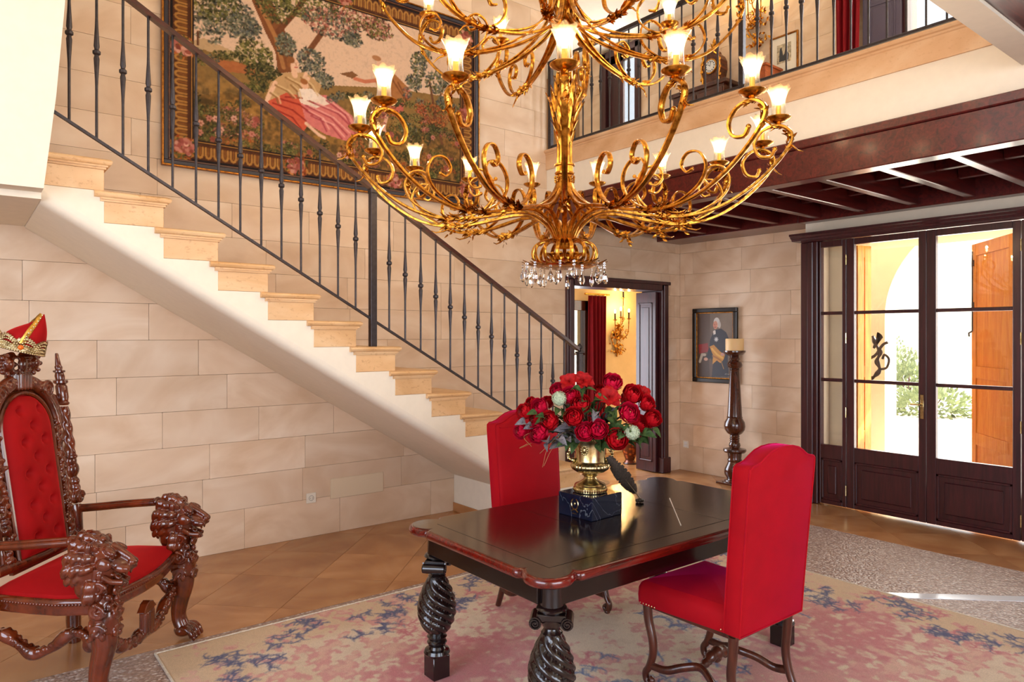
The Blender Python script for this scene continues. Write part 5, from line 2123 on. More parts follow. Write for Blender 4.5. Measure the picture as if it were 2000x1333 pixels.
tuft = []
for j in range(9):
    z = .70 + j * .078
    for i in ((0,) if j % 2 else (-1, 1)):
        tuft.append((i * .072, z))
nu, nv = 41, 81
v_, f_ = [], []
for j in range(nv):
    z = PZ0 + (PZ1 - PZ0) * j / (nv - 1)
    zc = PZ1 - PW
    hw = PW if z < zc else math.sqrt(max(0, PW * PW - (z - zc) ** 2))
    hw = max(hw, .004)
    for i in range(nu):
        y = -hw + 2 * hw * i / (nu - 1)
        e = min(hw - abs(y), z - PZ0, (PZ1 - z))
        bul = .056 * (1 - math.exp(-max(0, e) / .03))
        for (ty, tz) in tuft:
            d2 = (y - ty) ** 2 + (z - tz) ** 2
            bul -= .034 * math.exp(-d2 / (.0125 ** 2)) + .024 * math.exp(-d2 / (.027 ** 2))
        v_.append((lean(z) + bul, y, z))
f_ = [(j * nu + i, j * nu + i + 1, (j + 1) * nu + i + 1, (j + 1) * nu + i) for j in range(nv - 1) for i in range(nu - 1)]
bp = obj('back_cushion', MB().add(v_, f_), M['velvet_dark'], throne, angle=180)
k = MB()
for (ty, tz) in tuft:
    k.ell((lean(tz) + .002, ty, tz), (.005, .007, .007), 8, 6)
obj('tufting_buttons', k, M['velvet_dark'], bp)['kind'] = 'stuff'
bpd = obj('back_board', MB().prism([(p[0], p[1]) for p in arch(.22, .55, 1.44)], -.02, .0, 'x'), M['carved'], throne)
for vv in bpd.data.vertices:
    vv.co.x += lean(vv.co.z) - .004
# moulding round the cushion
ring = arch(PW + .010, PZ0 - .005, PZ1 + .010, 30)
k = MB()
dense = []
for i in range(len(ring)):
    a, b = ring[i], ring[(i + 1) % len(ring)]
    m = max(1, int(math.hypot(b[0] - a[0], b[1] - a[1]) / .03))
    for q_ in range(m):
        dense.append((a[0] + (b[0] - a[0]) * q_ / m, a[1] + (b[1] - a[1]) * q_ / m))
k.tube([(lean(z) + .012, y, z) for y, z in dense], .0115, 8, closed=True)
obj('cushion_moulding', k, M['carved'], throne)
# carved foliage surround
k = MB()
r = random.Random(31)
for s in (-1, 1):
    for i in range(19):
        z = .62 + i * .036
        y = s * (.222 + .012 * math.sin(i * 1.9))
        k.ell((lean(z) + .004, y, z), (.020, .024, .022), 8, 6)
        k.ell((lean(z) + .016, y + s * .022 * math.cos(i * 1.3), z + .012), (.014, .013, .012), 8, 6)
        if i % 2 == 0:
            sp_ = []
            for q_ in range(14):
                th_ = q_ / 13 * 2.8 * PI; q2 = .024 * (1 - q_ / 20)
                sp_.append((lean(z) + .018, s * .232 + s * q2 * math.cos(th_), z + q2 * math.sin(th_)))
            k.tube(sp_, .0065, 6)
    k.tube([(lean(z) - .006, s * .265, z) for z in np.linspace(.60, 1.28, 12)], [.014 + .004 * (i % 2) for i in range(12)], 8)
remesh(obj('foliage_surround', k, M['carved'], throne), .005, 1)
# arched crest rail with carved cartouche
k = MB()
for rad, tk in ((.235, .026), (.270, .018)):
    k.tube([(lean(1.222 + rad * math.sin(a)) + .006, rad * math.cos(a), 1.222 + rad * math.sin(a)) for a in np.linspace(.0, PI, 30)], tk, 10)
for a in np.linspace(.25, PI - .25, 15):
    k.ell((lean(1.47) + .022, .252 * math.cos(a), 1.222 + .252 * math.sin(a)), (.016, .022, .018), 8, 6)
for s in (-1, 1):
    sp_ = []
    for q_ in range(24):
        th_ = q_ / 23 * 3.4 * PI; q2 = .048 * (1 - q_ / 28)
        sp_.append((lean(1.41) + .026, s * (.175 - q2 * math.cos(th_)), 1.415 + q2 * math.sin(th_)))
    k.tube(sp_, .011, 6)
remesh(obj('crest_rail', k, M['carved'], throne), .005, 1)
k = MB()
XL = lean(1.52)
k.box(XL - .03, XL + .035, -.062, .062, 1.42, 1.53, .012)
for q_ in range(5):
    k.box(XL + .035, XL + .046, -.052 + q_ * .023, -.038 + q_ * .023, 1.425, 1.51, .003)
for s in (-1, 1):
    k.ell((XL, s * .085, 1.555), (.036, .052, .050), 12, 8)
    k.ell((XL + .03, s * .095, 1.56), (.018, .03, .03), 10, 8)
    for q_ in range(8):
        a = q_ / 8 * 2 * PI
        k.ell((XL + .02, s * .095 + .05 * math.cos(a), 1.557 + .048 * math.sin(a)), (.014, .013, .013), 7, 5)
    for q_ in range(5):
        k.ell((XL, s * (.04 + .022 * q_), 1.604 - .004 * q_), (.022, .014, .018), 7, 5)
k.ell((XL + .03, 0, 1.555), (.02, .03, .04), 10, 8)
k.box(XL - .04, XL + .03, -.12, .12, 1.585, 1.60, .004)
remesh(obj('crest_cartouche', k, M['carved'], throne), .0048, 1)
obj('lower_back_rail', MB().tube([(lean(.59), -.33, .60), (lean(.59), 0, .585), (lean(.59), .33, .60)], .028, 10), M['carved'], throne)

# ------------------------------------------------------------------ crown cap on the throne
cp_loc = throne.matrix_basis @ Vector((XL + .012, .0, 1.622))
crown = thing('crown_cap', 'red velvet crown cap with gold lace brim perched on the throne', 'crown', cp_loc, rot=(math.radians(-13), math.radians(10), th_rot + math.radians(-25)))
NA = 48


def cap_pt(t_, a):
    # soft cap rising to a ridge that runs front to back, peak leaning aside
    r = .100 * (1 - .12 * t_ - .62 * t_ ** 3)
    squash = 1 - .55 * t_ ** 2
    z = .02 + .165 * t_ ** .9 + .030 * t_ * math.cos(a - .5)
    return (r * math.cos(a) + .012 * t_, r * math.sin(a) * squash + .030 * t_ ** 2, z)


k = MB()
k.grid(lambda u, v: cap_pt(v, u * 2 * PI), NA, 14, cu=True)
k.add([cap_pt(1, q_ / NA * 2 * PI) for q_ in range(NA)], [tuple(range(NA))])
obj('velvet_cap', k, M['velvet_dark'], crown, angle=80)
k = MB()
k.lathe([(.094, .0), (.104, .003), (.107, .012), (.104, .034), (.100, .038)], 48, caps=False)
rl = random.Random(6)
for q_ in range(60):
    a = q_ / 60 * 2 * PI
    hgt = .040 + .026 * abs(math.sin(3.5 * a)) 
    for lev in range(5):
        z = .006 + hgt * lev / 4
        r = .108 - .006 * lev / 4
        n_ = Vector((math.cos(a + lev * .03), math.sin(a + lev * .03), 0))
        k.ell((n_.x * r, n_.y * r, z), (.0065, .0065, .006), 5, 4)
    leafblade(k, Vector((math.cos(a), math.sin(a), 0)) * .103 + Vector((0, 0, hgt)), (0, 0, 1), (math.cos(a), math.sin(a), 0), .018, .006, .2)
obj('lace_brim', k, gold_mat('gold_lace', S(140, 116, 70), S(222, 206, 166), .4), crown, angle=180, fix=False)
k = MB()
aa = -.55
arc = [cap_pt(t_, aa) for t_ in np.linspace(.1, 1, 10)] + [tuple((Vector(cap_pt(1, aa)) + Vector(cap_pt(1, aa + PI))) / 2 + Vector((0, 0, .004)))] + [cap_pt(t_, aa + PI) for t_ in np.linspace(1, .1, 10)]
k.tube([(x * 1.03, y * 1.03, z + .002) for x, y, z in arc], .0165, 8, flat=(.35, 1.0), up=(0, 0, 1))
obj('gold_band', k, gold_mat('gold_ribbon', S(140, 100, 36), S(216, 176, 88), .4), crown)
k = MB()
for i, (x, y, z) in enumerate(arc):
    k.ell((x * 1.07, y * 1.07, z + .005), .0060, 6, 5)
obj('band_beads', k, M['brass'], crown)['kind'] = 'stuff'
obj('jewel', MB().ell((.111 * math.cos(aa), .111 * math.sin(aa), .026), (.010, .014, .013), 10, 8), plain('amber_jewel', S(226, 110, 30), .15), crown)

# ================================================================== WALL HANGINGS AND SMALL THINGS
def px_y(px, py, Y):
    u, w = (px - 1000) / 1377, (657 - py) / 1377
    r = (u * CAMX[0] + CAMF[0], u * CAMX[1] + CAMF[1], w)
    t_ = Y / r[1]
    return (r[0] * t_, 1.7 + r[2] * t_)


def px_x(px, py, X):
    u, w = (px - 1000) / 1377, (657 - py) / 1377
    r = (u * CAMX[0] + CAMF[0], u * CAMX[1] + CAMF[1], w)
    t_ = X / r[0]
    return (r[1] * t_, 1.7 + r[2] * t_)


# ------------------------------------------------------------------ tapestry
TA = (1.19, 4.08, 2.975, 4.79)       # outer frame X0 X1 Z0 Z1
fw_ = 0.055
cv = Canvas(TA[1] - TA[0] - 2 * fw_, TA[3] - TA[2] - 2 * fw_, 0.0065, (224, 192, 166))
ox, oz = TA[0] + fw_, TA[2] + fw_
Q = lambda px, py: (lambda a: (a[0] - ox, a[1] - oz))(px_y(px, py, 5.70))
tr_ = random.Random(21)


def dabs(cx, cy, rx, ry, n_, cols, size=.022, flat=.45):
    for _ in range(n_):
        a, q_ = tr_.uniform(0, 2 * PI), math.sqrt(tr_.random())
        c_ = tr_.choice(cols)
        j = tr_.uniform(-14, 14)
        cv.ell(cx + rx * q_ * math.cos(a), cy + ry * q_ * math.sin(a), size * tr_.uniform(.7, 1.3), size * flat * tr_.uniform(.8, 1.3), (c_[0] + j, c_[1] + j, c_[2] + j), tr_.uniform(0, PI))


def bush(px, py, r1, r2, n_, cols, size=.022):
    c_ = Q(px, py)
    dark = [(c0 * .55, c1 * .55, c2 * .55) for (c0, c1, c2) in cols]
    dabs(c_[0], c_[1], r1, r2, n_ // 2, dark, size)
    dabs(c_[0], c_[1], r1 * .95, r2 * .95, n_, cols, size * .9)


BLUE = [(112, 116, 100), (132, 132, 110), (86, 92, 92), (152, 146, 122), (100, 98, 74)]
OLIVE = [(120, 116, 62), (96, 98, 52), (150, 140, 84), (80, 82, 44)]
PINKS = [(196, 132, 116), (176, 104, 94), (210, 156, 136), (150, 84, 70)]
RUST = [(176, 96, 50), (150, 78, 44), (200, 130, 76)]
GREENS = [(80, 82, 46), (62, 66, 38), (112, 104, 58)]
# distant hills and ground
cv.poly([Q(300, 95), Q(400, 72), Q(450, 95), Q(500, 120), Q(560, 140), Q(560, 200), Q(300, 200)], (196, 166, 128))
cv.poly([Q(300, 120), Q(400, 95), Q(470, 120), Q(540, 150), Q(640, 165), Q(760, 170), Q(960, 200), Q(960, 420), Q(300, 420)], (148, 118, 72))
cv.poly([Q(300, 190), Q(450, 180), Q(560, 215), Q(700, 235), Q(960, 260), Q(960, 420), Q(300, 420)], (128, 98, 54))
gx = cv.vnoise(.12, 3, 3)
low = np.clip((0.75 - cv.y) * 5, 0, 1)
cv.put(np.clip((gx - .5) * 5, 0, 1) * low, (170, 128, 66), .55)
cv.put(np.clip((.46 - gx) * 6, 0, 1) * low, (74, 62, 34), .6)
gy_ = cv.vnoise(.03, 31, 2)
cv.put(np.clip((gy_ - .55) * 6, 0, 1) * low, (186, 138, 78), .5)
cv.put(np.clip((.42 - gy_) * 6, 0, 1) * low, (86, 70, 42), .5)
cv.poly([Q(400, 110), Q(500, 125), Q(500, 145), Q(420, 135)], (176, 112, 70))   # roof of a far cottage
for a, b, c_, d_, n_ in ((388, 40, .09, .12, 60), (420, 70, .06, .06, 30)):
    bush(a, b, c_, d_, n_, BLUE, .02)
cv.line([Q(388, 60), Q(388, 85)], .008, (110, 74, 50))
# great tree
cv.poly([Q(486, -20), Q(524, -20), Q(556, 50), Q(572, 100), Q(580, 138), Q(545, 142), Q(540, 100), Q(520, 60)], (136, 88, 54))
cv.line([Q(505, 0), Q(540, 70), Q(556, 130)], .018, (176, 126, 80))
cv.line([Q(545, 60), Q(580, 20), Q(600, -10)], .022, (120, 76, 48))
cv.line([Q(596, 112), Q(622, 75), Q(640, 50)], .022, (128, 84, 54))
for (a, b, c_, d_, n_, cl) in ((450, 30, .22, .17, 170, BLUE), (420, 5, .22, .15, 120, OLIVE), (480, 50, .14, .10, 90, BLUE), (540, 10, .16, .14, 120, OLIVE), (600, 5, .30, .14, 200, OLIVE), (650, 45, .28, .13, 200, BLUE + PINKS), (700, 15, .30, .18, 240, PINKS + OLIVE), (740, 55, .16, .10, 110, OLIVE + PINKS), (690, 75, .10, .07, 60, BLUE), (500, 105, .16, .12, 120, OLIVE), (520, 150, .16, .12, 130, GREENS), (610, 120, .13, .12, 110, BLUE), (635, 155, .09, .07, 60, BLUE), (560, 85, .09, .10, 80, BLUE)):
    bush(a, b, c_, d_, int(n_ * 1.9), cl, .019)
# small tree at the right
cv.line([Q(866, 280), Q(852, 220), Q(842, 160)], .012, (120, 82, 56))
cv.line([Q(842, 280), Q(852, 220), Q(868, 170)], .010, (120, 82, 56))
for (a, b, c_, d_, n_) in ((820, 125, .09, .12, 90), (855, 160, .13, .11, 100), (812, 160, .09, .08, 70), (868, 200, .08, .06, 50), (835, 105, .06, .06, 40)):
    bush(a, b, c_, d_, n_, BLUE + OLIVE[:1], .022)
# church and far bushes
cv.poly([Q(818, 210), Q(828, 198), Q(836, 215), Q(836, 222), Q(818, 220)], (190, 110, 90))
bush(800, 250, .10, .06, 60, BLUE + OLIVE, .02)
bush(845, 245, .12, .05, 60, GREENS, .02)
# reclining lady
SK = (232, 190, 160)
cv.poly([Q(518, 200), Q(530, 160), Q(560, 140), Q(600, 140), Q(630, 165), Q(620, 195), Q(560, 205), Q(525, 215)], (196, 160, 116))
cv.line([Q(575, 128), Q(578, 145)], .025, SK)
cv.ell(*Q(577, 122), .040, .048, SK)
cv.ell(*Q(571, 117), .042, .034, (170, 116, 70))
cv.line([Q(600, 142), Q(592, 165), Q(604, 152)], .016, SK)
cv.line([Q(540, 160), Q(525, 190), Q(522, 205)], .018, SK)
cv.poly([Q(526, 196), Q(560, 180), Q(600, 188), Q(622, 212), Q(606, 240), Q(590, 262), Q(560, 240), Q(530, 222)], (206, 100, 74))
cv.poly([Q(585, 180), Q(640, 185), Q(690, 225), Q(705, 262), Q(680, 275), Q(640, 262), Q(600, 240)], (214, 128, 122))
cv.poly([Q(580, 178), Q(620, 178), Q(650, 200), Q(620, 210), Q(590, 200)], (236, 214, 196))
for (a, b, c_, d_) in ((535, 200, 600, 235), (550, 192, 612, 222), (545, 215, 590, 250), (560, 188, 615, 200)):
    cv.line([Q(a, b), Q((a + c_) / 2 + 6, (b + d_) / 2 - 4), Q(c_, d_)], .007, (150, 50, 40), .8)
for (a, b, c_, d_) in ((600, 205, 680, 262), (615, 200, 692, 250), (610, 225, 670, 270), (640, 195, 698, 262), (600, 215, 640, 255)):
    cv.line([Q(a, b), Q((a + c_) / 2 + 8, (b + d_) / 2 - 5), Q(c_, d_)], .008, (170, 78, 86), .8)
    cv.line([Q(a + 6, b), Q((a + c_) / 2 + 14, (b + d_) / 2 - 5), Q(c_ + 5, d_ - 4)], .007, (238, 176, 164), .7)
cv.line([Q(600, 240), Q(625, 262), Q(636, 268)], .014, SK)
cv.ell(*Q(578, 123), .036, .045, (236, 196, 168))
cv.ell(*Q(570, 115), .036, .030, (150, 100, 60))
cv.ell(*Q(566, 124), .016, .030, (150, 100, 60))
for (a, b) in ((577, 121), (583, 121)):
    cv.ell(*Q(a, b), .006, .004, (80, 50, 40))
cv.line([Q(580, 122), Q(581, 126)], .004, (190, 130, 100)); cv.line([Q(578, 130), Q(583, 130)], .004, (176, 80, 70))
for (a, b, c_, d_) in ((540, 165, 575, 190), (560, 150, 600, 180), (590, 150, 618, 185), (530, 180, 545, 200), (570, 165, 585, 190)):
    cv.line([Q(a, b), Q((a + c_) / 2 + 4, (b + d_) / 2 - 2), Q(c_, d_)], .008, (150, 112, 72), .8)
    cv.line([Q(a + 5, b), Q((a + c_) / 2 + 9, (b + d_) / 2 - 2), Q(c_ + 5, d_)], .007, (222, 190, 146), .8)
cv.ell(*Q(598, 165), .034, .040, (230, 184, 152))
cv.ell(*Q(596, 158), .036, .026, (168, 112, 66))
cv.poly([Q(586, 172), Q(612, 172), Q(625, 192), Q(596, 196)], (240, 222, 206))
# standing man with a bird
cv.poly([Q(735, 150), Q(770, 140), Q(800, 170), Q(805, 200), Q(780, 212), Q(745, 200)], (176, 122, 76))
cv.line([Q(745, 155), Q(715, 158), Q(695, 152)], .016, (206, 130, 100))
cv.poly([Q(665, 142), Q(690, 138), Q(702, 146), Q(690, 152)], (140, 100, 66))
cv.ell(*Q(745, 125), .035, .042, SK)
cv.ell(*Q(738, 112), .050, .026, (180, 130, 92))
cv.poly([Q(745, 195), Q(790, 200), Q(790, 225), Q(750, 230)], (196, 110, 96))
cv.line([Q(785, 222), Q(795, 250), Q(805, 270)], .016, (226, 176, 150))
cv.line([Q(758, 226), Q(752, 250), Q(758, 268)], .016, (226, 176, 150))
for (a, b) in ((742, 124), (748, 124)):
    cv.ell(*Q(a, b), .005, .004, (80, 50, 40))
for (a, b, c_, d_) in ((750, 150, 770, 200), (765, 148, 795, 195), (780, 160, 800, 200)):
    cv.line([Q(a, b), Q(c_, d_)], .008, (128, 82, 48), .8)
bush(798, 180, .05, .05, 40, PINKS + BLUE, .018)
bush(745, 265, .20, .05, 90, RUST + GREENS, .02)
# flowers along the bottom
for a in range(330, 940, 17):     # hedges along the skyline
    if 510 < a < 640: continue
    bush(a, 150 + (a - 330) * .10 + tr_.uniform(-8, 10) - (50 if a < 470 else 0), .06, .035, 36, tr_.choice((BLUE, OLIVE, GREENS)), .016)
for i in range(230):
    a = tr_.uniform(340, 925)
    yb = 175 + (a - 330) * .02 + tr_.uniform(10, 175 + (a - 330) * .11 * 0 - (0))
    yb = min(yb, 300 + (a - 330) * .125)
    if 515 < a < 710 and yb < 280: continue
    if yb < 200 and a > 430: continue
    bush(a, yb, tr_.uniform(.05, .10), tr_.uniform(.03, .07), 44, tr_.choice((GREENS, OLIVE, RUST, GREENS, PINKS, OLIVE)), .015)
for i in range(46):
    a = tr_.uniform(345, 915); yb = tr_.uniform(215, 300) + (a - 330) * .10
    if 515 < a < 700 and yb < 285: continue
    p = Q(a, yb); c0 = tr_.choice(PINKS + [(222, 170, 150)])
    for q_ in range(6):
        cv.ell(p[0] + .016 * math.cos(q_), p[1] + .016 * math.sin(q_), .014, .011, c0, q_)
    cv.ell(p[0], p[1], .008, .008, (150, 70, 60))
# woven border
BW = .17
bm_ = np.minimum(np.minimum(cv.x, cv.w - cv.x), np.minimum(cv.y, cv.h - cv.y))
cv.put((bm_ < BW).astype(float), (92, 56, 30))
cv.put(((bm_ < BW) & (bm_ > BW - .022)).astype(float), (52, 34, 24))
cv.put(((bm_ < BW - .008) & (bm_ > BW - .016)).astype(float), (176, 128, 66))
cv.put((bm_ < .02).astype(float), (40, 30, 30))


def motif(x, y, ang):
    ca, sa = math.cos(ang), math.sin(ang)
    P = lambda a, b: (x + a * ca - b * sa, y + a * sa + b * ca)
    cv.line([P(-.020, .04), P(-.020, -.015), P(-.012, -.032), P(0, -.038), P(.012, -.032), P(.020, -.015), P(.020, .04)], .008, (182, 134, 72))
    cv.line([P(0, -.015), P(0, .04)], .007, (140, 92, 46))


for i in range(int(cv.w / .062)):
    motif(.03 + i * .062, .078, 0); motif(.03 + i * .062, cv.h - .078, PI)
for i in range(int(cv.h / .062)):
    motif(.078, .03 + i * .062, -PI / 2); motif(cv.w - .078, .03 + i * .062, PI / 2)
for (cx_, cy_) in ((.10, .10), (cv.w - .10, .10), (.10, cv.h - .1), (cv.w - .1, cv.h - .1), (.09, cv.h * .5), (cv.w - .09, cv.h * .5), (cv.w * .35, .09), (cv.w * .68, .09), (cv.w * .5, cv.h - .09)):
    dabs(cx_, cy_, .10, .09, 60, GREENS + RUST, .022)
    dabs(cx_, cy_, .07, .06, 36, PINKS, .022, .7)
gz_ = cv.vnoise(.02, 40, 2)
cv.put(np.clip((gz_ - .5) * 3, 0, 1), (206, 160, 120), .10)
cv.put(np.clip((.5 - gz_) * 3, 0, 1), (90, 64, 46), .10)
cv.c = np.clip((cv.c - 128) * 1.1 + 112, 0, 255)
tap = thing('tapestry', 'large framed pastoral tapestry with reclining figures hung on the stair wall', 'tapestry', (TA[0], WY - .004, TA[2]))
M['tapestry'] = woven('tapestry_weave', .95, 320, .25)
tme = cv.mesh('woven_picture', M['tapestry'], lambda x, y: (fw_ + x, -.022 + 0 * x, fw_ + y))
link('woven_picture', tme, None, tap)
tw_, th_ = TA[1] - TA[0], TA[3] - TA[2]
fmat = [gold_mat('frame_gilt', S(110, 66, 26), S(176, 116, 50), .35), plain('frame_navy', S(34, 28, 40), .35), wood('frame_brown', S(52, 26, 14), S(96, 52, 26), .35)]


def frame_ring(w, h, a, b, y0, y1, c=.003):
    k = MB()
    k.box(a, w - a, y0, y1, a, b, c).box(a, w - a, y0, y1, h - b, h - a, c).box(a, b, y0, y1, b, h - b, c).box(w - b, w - a, y0, y1, b, h - b, c)
    return k


obj('frame_outer', frame_ring(tw_, th_, 0, .014, -.042, 0), fmat[0], tap, smooth=False)
obj('frame_band', frame_ring(tw_, th_, .014, .045, -.034, 0), fmat[1], tap, smooth=False)
obj('frame_inner', frame_ring(tw_, th_, .045, .060, -.03, 0), fmat[2], tap, smooth=False)
obj('backing', MB().box(.05, tw_ - .05, -.018, 0, .05, th_ - .05), fmat[2], tap, smooth=False)

# ------------------------------------------------------------------ portrait
PY0, PY1, PZ0_, PZ1_ = 5.525, 4.89, 1.135, 2.04
pf = .05
cv = Canvas(PY0 - PY1 - 2 * pf, PZ1_ - PZ0_ - 2 * pf, .004, (120, 100, 82))
Q = lambda cx, cy: (lambda a: (PY0 - pf - a[0], a[1] - PZ0_ - pf))(px_x(1340 + cx / 3.6, 590 + cy / 3.6, 7.22))
gn = cv.vnoise(.3, 4, 3)
cv.put(np.clip(1.3 - cv.x * 3.2, 0, 1), (74, 50, 40), .8)
cv.put(np.clip((cv.y - .45) * 2 * (cv.x > .2), 0, 1), (142, 128, 112), .8)
cv.put(np.clip((gn - .5) * 3, 0, 1), (88, 66, 52), .4)
cv.poly([Q(85, 300), Q(150, 290), Q(160, 350), Q(90, 365)], (150, 30, 28))
cv.poly([Q(88, 375), Q(130, 355), Q(158, 400), Q(165, 528), Q(88, 528)], (70, 48, 36))
cv.line([Q(95, 420), Q(110, 372), Q(130, 372)], .018, (190, 178, 160))
cv.poly([Q(185, 225), Q(205, 196), Q(245, 188), Q(280, 215), Q(300, 262), Q(308, 340), Q(290, 380), Q(300, 528), Q(178, 528), Q(186, 440), Q(158, 340), Q(166, 270)], (28, 28, 44))
cv.poly([Q(165, 300), Q(190, 340), Q(170, 400), Q(140, 400), Q(150, 350)], (26, 26, 40))
cv.poly([Q(163, 315), Q(192, 302), Q(240, 352), Q(272, 372), Q(262, 405), Q(240, 432), Q(214, 412), Q(184, 440), Q(186, 372)], (206, 142, 40))
cv.line([Q(180, 330), Q(215, 370), Q(255, 395)], .012, (232, 176, 70))
cv.line([Q(186, 380), Q(215, 395), Q(245, 415)], .010, (168, 104, 24))
cv.ell(*Q(137, 403), .032, .022, (212, 160, 132))
cv.ell(*Q(254, 370), .028, .022, (206, 150, 122))
cv.ell(*Q(213, 145), .046, .062, (206, 198, 188))
cv.ell(*Q(232, 162), .022, .044, (188, 178, 168))
cv.ell(*Q(204, 163), .034, .052, (204, 140, 112))
cv.ell(*Q(196, 158), .006, .004, (70, 44, 36)); cv.ell(*Q(212, 157), .006, .004, (70, 44, 36))
cv.line([Q(201, 158), Q(199, 170)], .005, (182, 110, 90)); cv.line([Q(196, 179), Q(208, 178)], .004, (150, 60, 56))
cv.ell(*Q(193, 168), .010, .008, (222, 140, 120)); cv.ell(*Q(214, 167), .010, .008, (222, 140, 120))
cv.poly([Q(188, 205), Q(204, 198), Q(206, 226), Q(190, 232)], (216, 206, 196))
for q_ in range(8):
    a = q_ * PI / 4
    p = Q(210, 264)
    cv.line([p, (p[0] + .026 * math.cos(a), p[1] + .026 * math.sin(a))], .005, (206, 206, 206))
cv.line([Q(245, 420), Q(262, 470)], .006, (150, 110, 50))
por = thing('portrait', 'framed oil portrait of a man in navy coat with yellow sash', 'painting', (WX - .002, PY0, PZ0_))
M['oil'] = woven('oil_paint', .35, 400, .1)
pme = cv.mesh('canvas', M['oil'], lambda x, y: (-.022 + 0 * x, -(pf + x), pf + y))
pme.flip_normals()
link('canvas', pme, None, por)
k = MB()
W_, H_ = PY0 - PY1, PZ1_ - PZ0_
for (a, b, c_, d_) in ((0, W_, 0, pf), (0, W_, H_ - pf, H_), (0, pf, pf, H_ - pf), (W_ - pf, W_, pf, H_ - pf)):
    k.box(-.045, 0, -b, -a, c_, d_, .006)
obj('frame', k, plain('black_frame', S(26, 18, 16), .3), por, smooth=False)
k = MB()
g_ = pf
for (a, b, c_, d_) in ((g_, W_ - g_, g_, g_ + .012), (g_, W_ - g_, H_ - g_ - .012, H_ - g_), (g_, g_ + .012, g_, H_ - g_), (W_ - g_ - .012, W_ - g_, g_, H_ - g_)):
    k.box(-.032, -.01, -b, -a, c_, d_, .002)
obj('gilt_slip', k, fmat[0], por, smooth=False)
k = MB()
sg = [Q(272, 510), Q(282, 504), Q(280, 513), Q(290, 505), Q(292, 514), Q(300, 507), Q(306, 513), Q(316, 506)]
k.tube([(-.0235, -(pf + a), pf + b) for a, b in sg], .0022, 5)
obj('signature', k, M['white'], por)

# ------------------------------------------------------------------ candlestick and candle
cs_ = thing('candlestick', 'tall turned wooden floor candlestick in front of the portrait wall', 'candlestick', (7.04, 4.80, 0))
zz = lambda y: (1285 - y) / 610
prof = [(.14, 0), (.14, .028), (.12, .034), (.112, .046), (.095, .052), (.088, .062), (.092, zz(1240)), (.112, zz(1222)), (.118, zz(1200)), (.112, zz(1180)), (.085, zz(1145)), (.075, zz(1130)), (.082, zz(1118)), (.074, zz(1108)), (.078, zz(1085)), (.08, zz(1070)), (.118, zz(1064)), (.131, zz(1052)), (.126, zz(1040)), (.07, zz(1034)), (.06, zz(1028)), (.066, zz(1015)), (.06, zz(1000)), (.05, zz(990)), (.057, zz(984)), (.05, zz(976)), (.058, zz(968)), (.05, zz(960)), (.056, zz(952)), (.05, zz(944)), (.085, zz(930)), (.112, zz(905)), (.119, zz(880)), (.112, zz(852)), (.09, zz(830)), (.086, zz(822)), (.09, zz(817)), (.083, zz(812)), (.054, zz(490)), (.06, zz(484)), (.052, zz(478)), (.078, zz(464)), (.086, zz(450)), (.078, zz(434)), (.055, zz(420)), (.062, zz(412)), (.058, zz(402)), (.05, zz(394)), (.064, zz(386)), (.10, zz(376)), (.122, zz(360)), (.122, zz(350)), (.11, zz(348)), (.02, zz(352))]
obj('turned_post', MB().lathe(prof, 32), M['candlewood'], cs_, angle=35)
obj('base', MB().box(-.15, .15, -.15, .15, 0, .022, .004), M['candlewood'], cs_, smooth=False)
t = NT('candle_wax')
t.base(S(236, 198, 140))
t.set(Roughness=.5, Subsurface_Weight=.3, Subsurface_Radius=(.04, .02, .01))
cd = thing('pillar_candle', 'thick cream pillar candle on top of the wooden candlestick', 'candle', (7.04, 4.80, zz(350)))
obj('wax', MB().lathe([(.098, 0), (.102, .004), (.102, .13), (.098, .138), (.085, .138), (.07, .128), (.002, .124)], 32), t.m, cd)
obj('wick', MB().tube([(0, 0, .12), (.002, 0, .15)], .002, 5), M['dark'], cd)

# ------------------------------------------------------------------ sockets and blank cover plate
so_ = thing('wall_socket', 'cream power socket low on the block wall beside the cover plate', 'socket', (2.353, WY - .001, .329))
obj('plate', MB().box(-.042, .042, -.011, 0, -.042, .042, .003), M['socket'], so_, smooth=False)
k = MB()
k.lathe([(.022, 0), (.022, .003), (.019, .003), (.018, -.006)], 20, caps=True)
k.v = [(x, -z - .010, y) for x, y, z in k.v]
obj('recess', k, plain('socket_recess', S(150, 140, 125), .5), so_)
for dx in (-.0095, .0095):
    obj('pin_hole', MB().tube([(dx, -.0125, 0), (dx, -.0145, 0)], .0028, 8), M['dark'], so_)
so2 = thing('wall_socket', 'cream double switch plate low on the wall under the portrait', 'socket', (WX - .001, 5.653, .332))
obj('plate', MB().box(-.011, 0, -.042, .042, -.045, .045, .003), M['socket'], so2, smooth=False)
for dz in (-.017, .017):
    obj('rocker', MB().box(-.015, -.009, -.022, .022, dz - .013, dz + .013, .002), M['white'], so2, smooth=False)
cvp = obj('cover_plate', MB().box(2.527, 3.033, WY - .010, WY - .0, .294, .468, .003), plain('cover_plate_paint', S(226, 204, 172), .5), smooth=False)
tag(cvp, 'plain rectangular cover plate set low in the block wall under the stairs', 'plate')


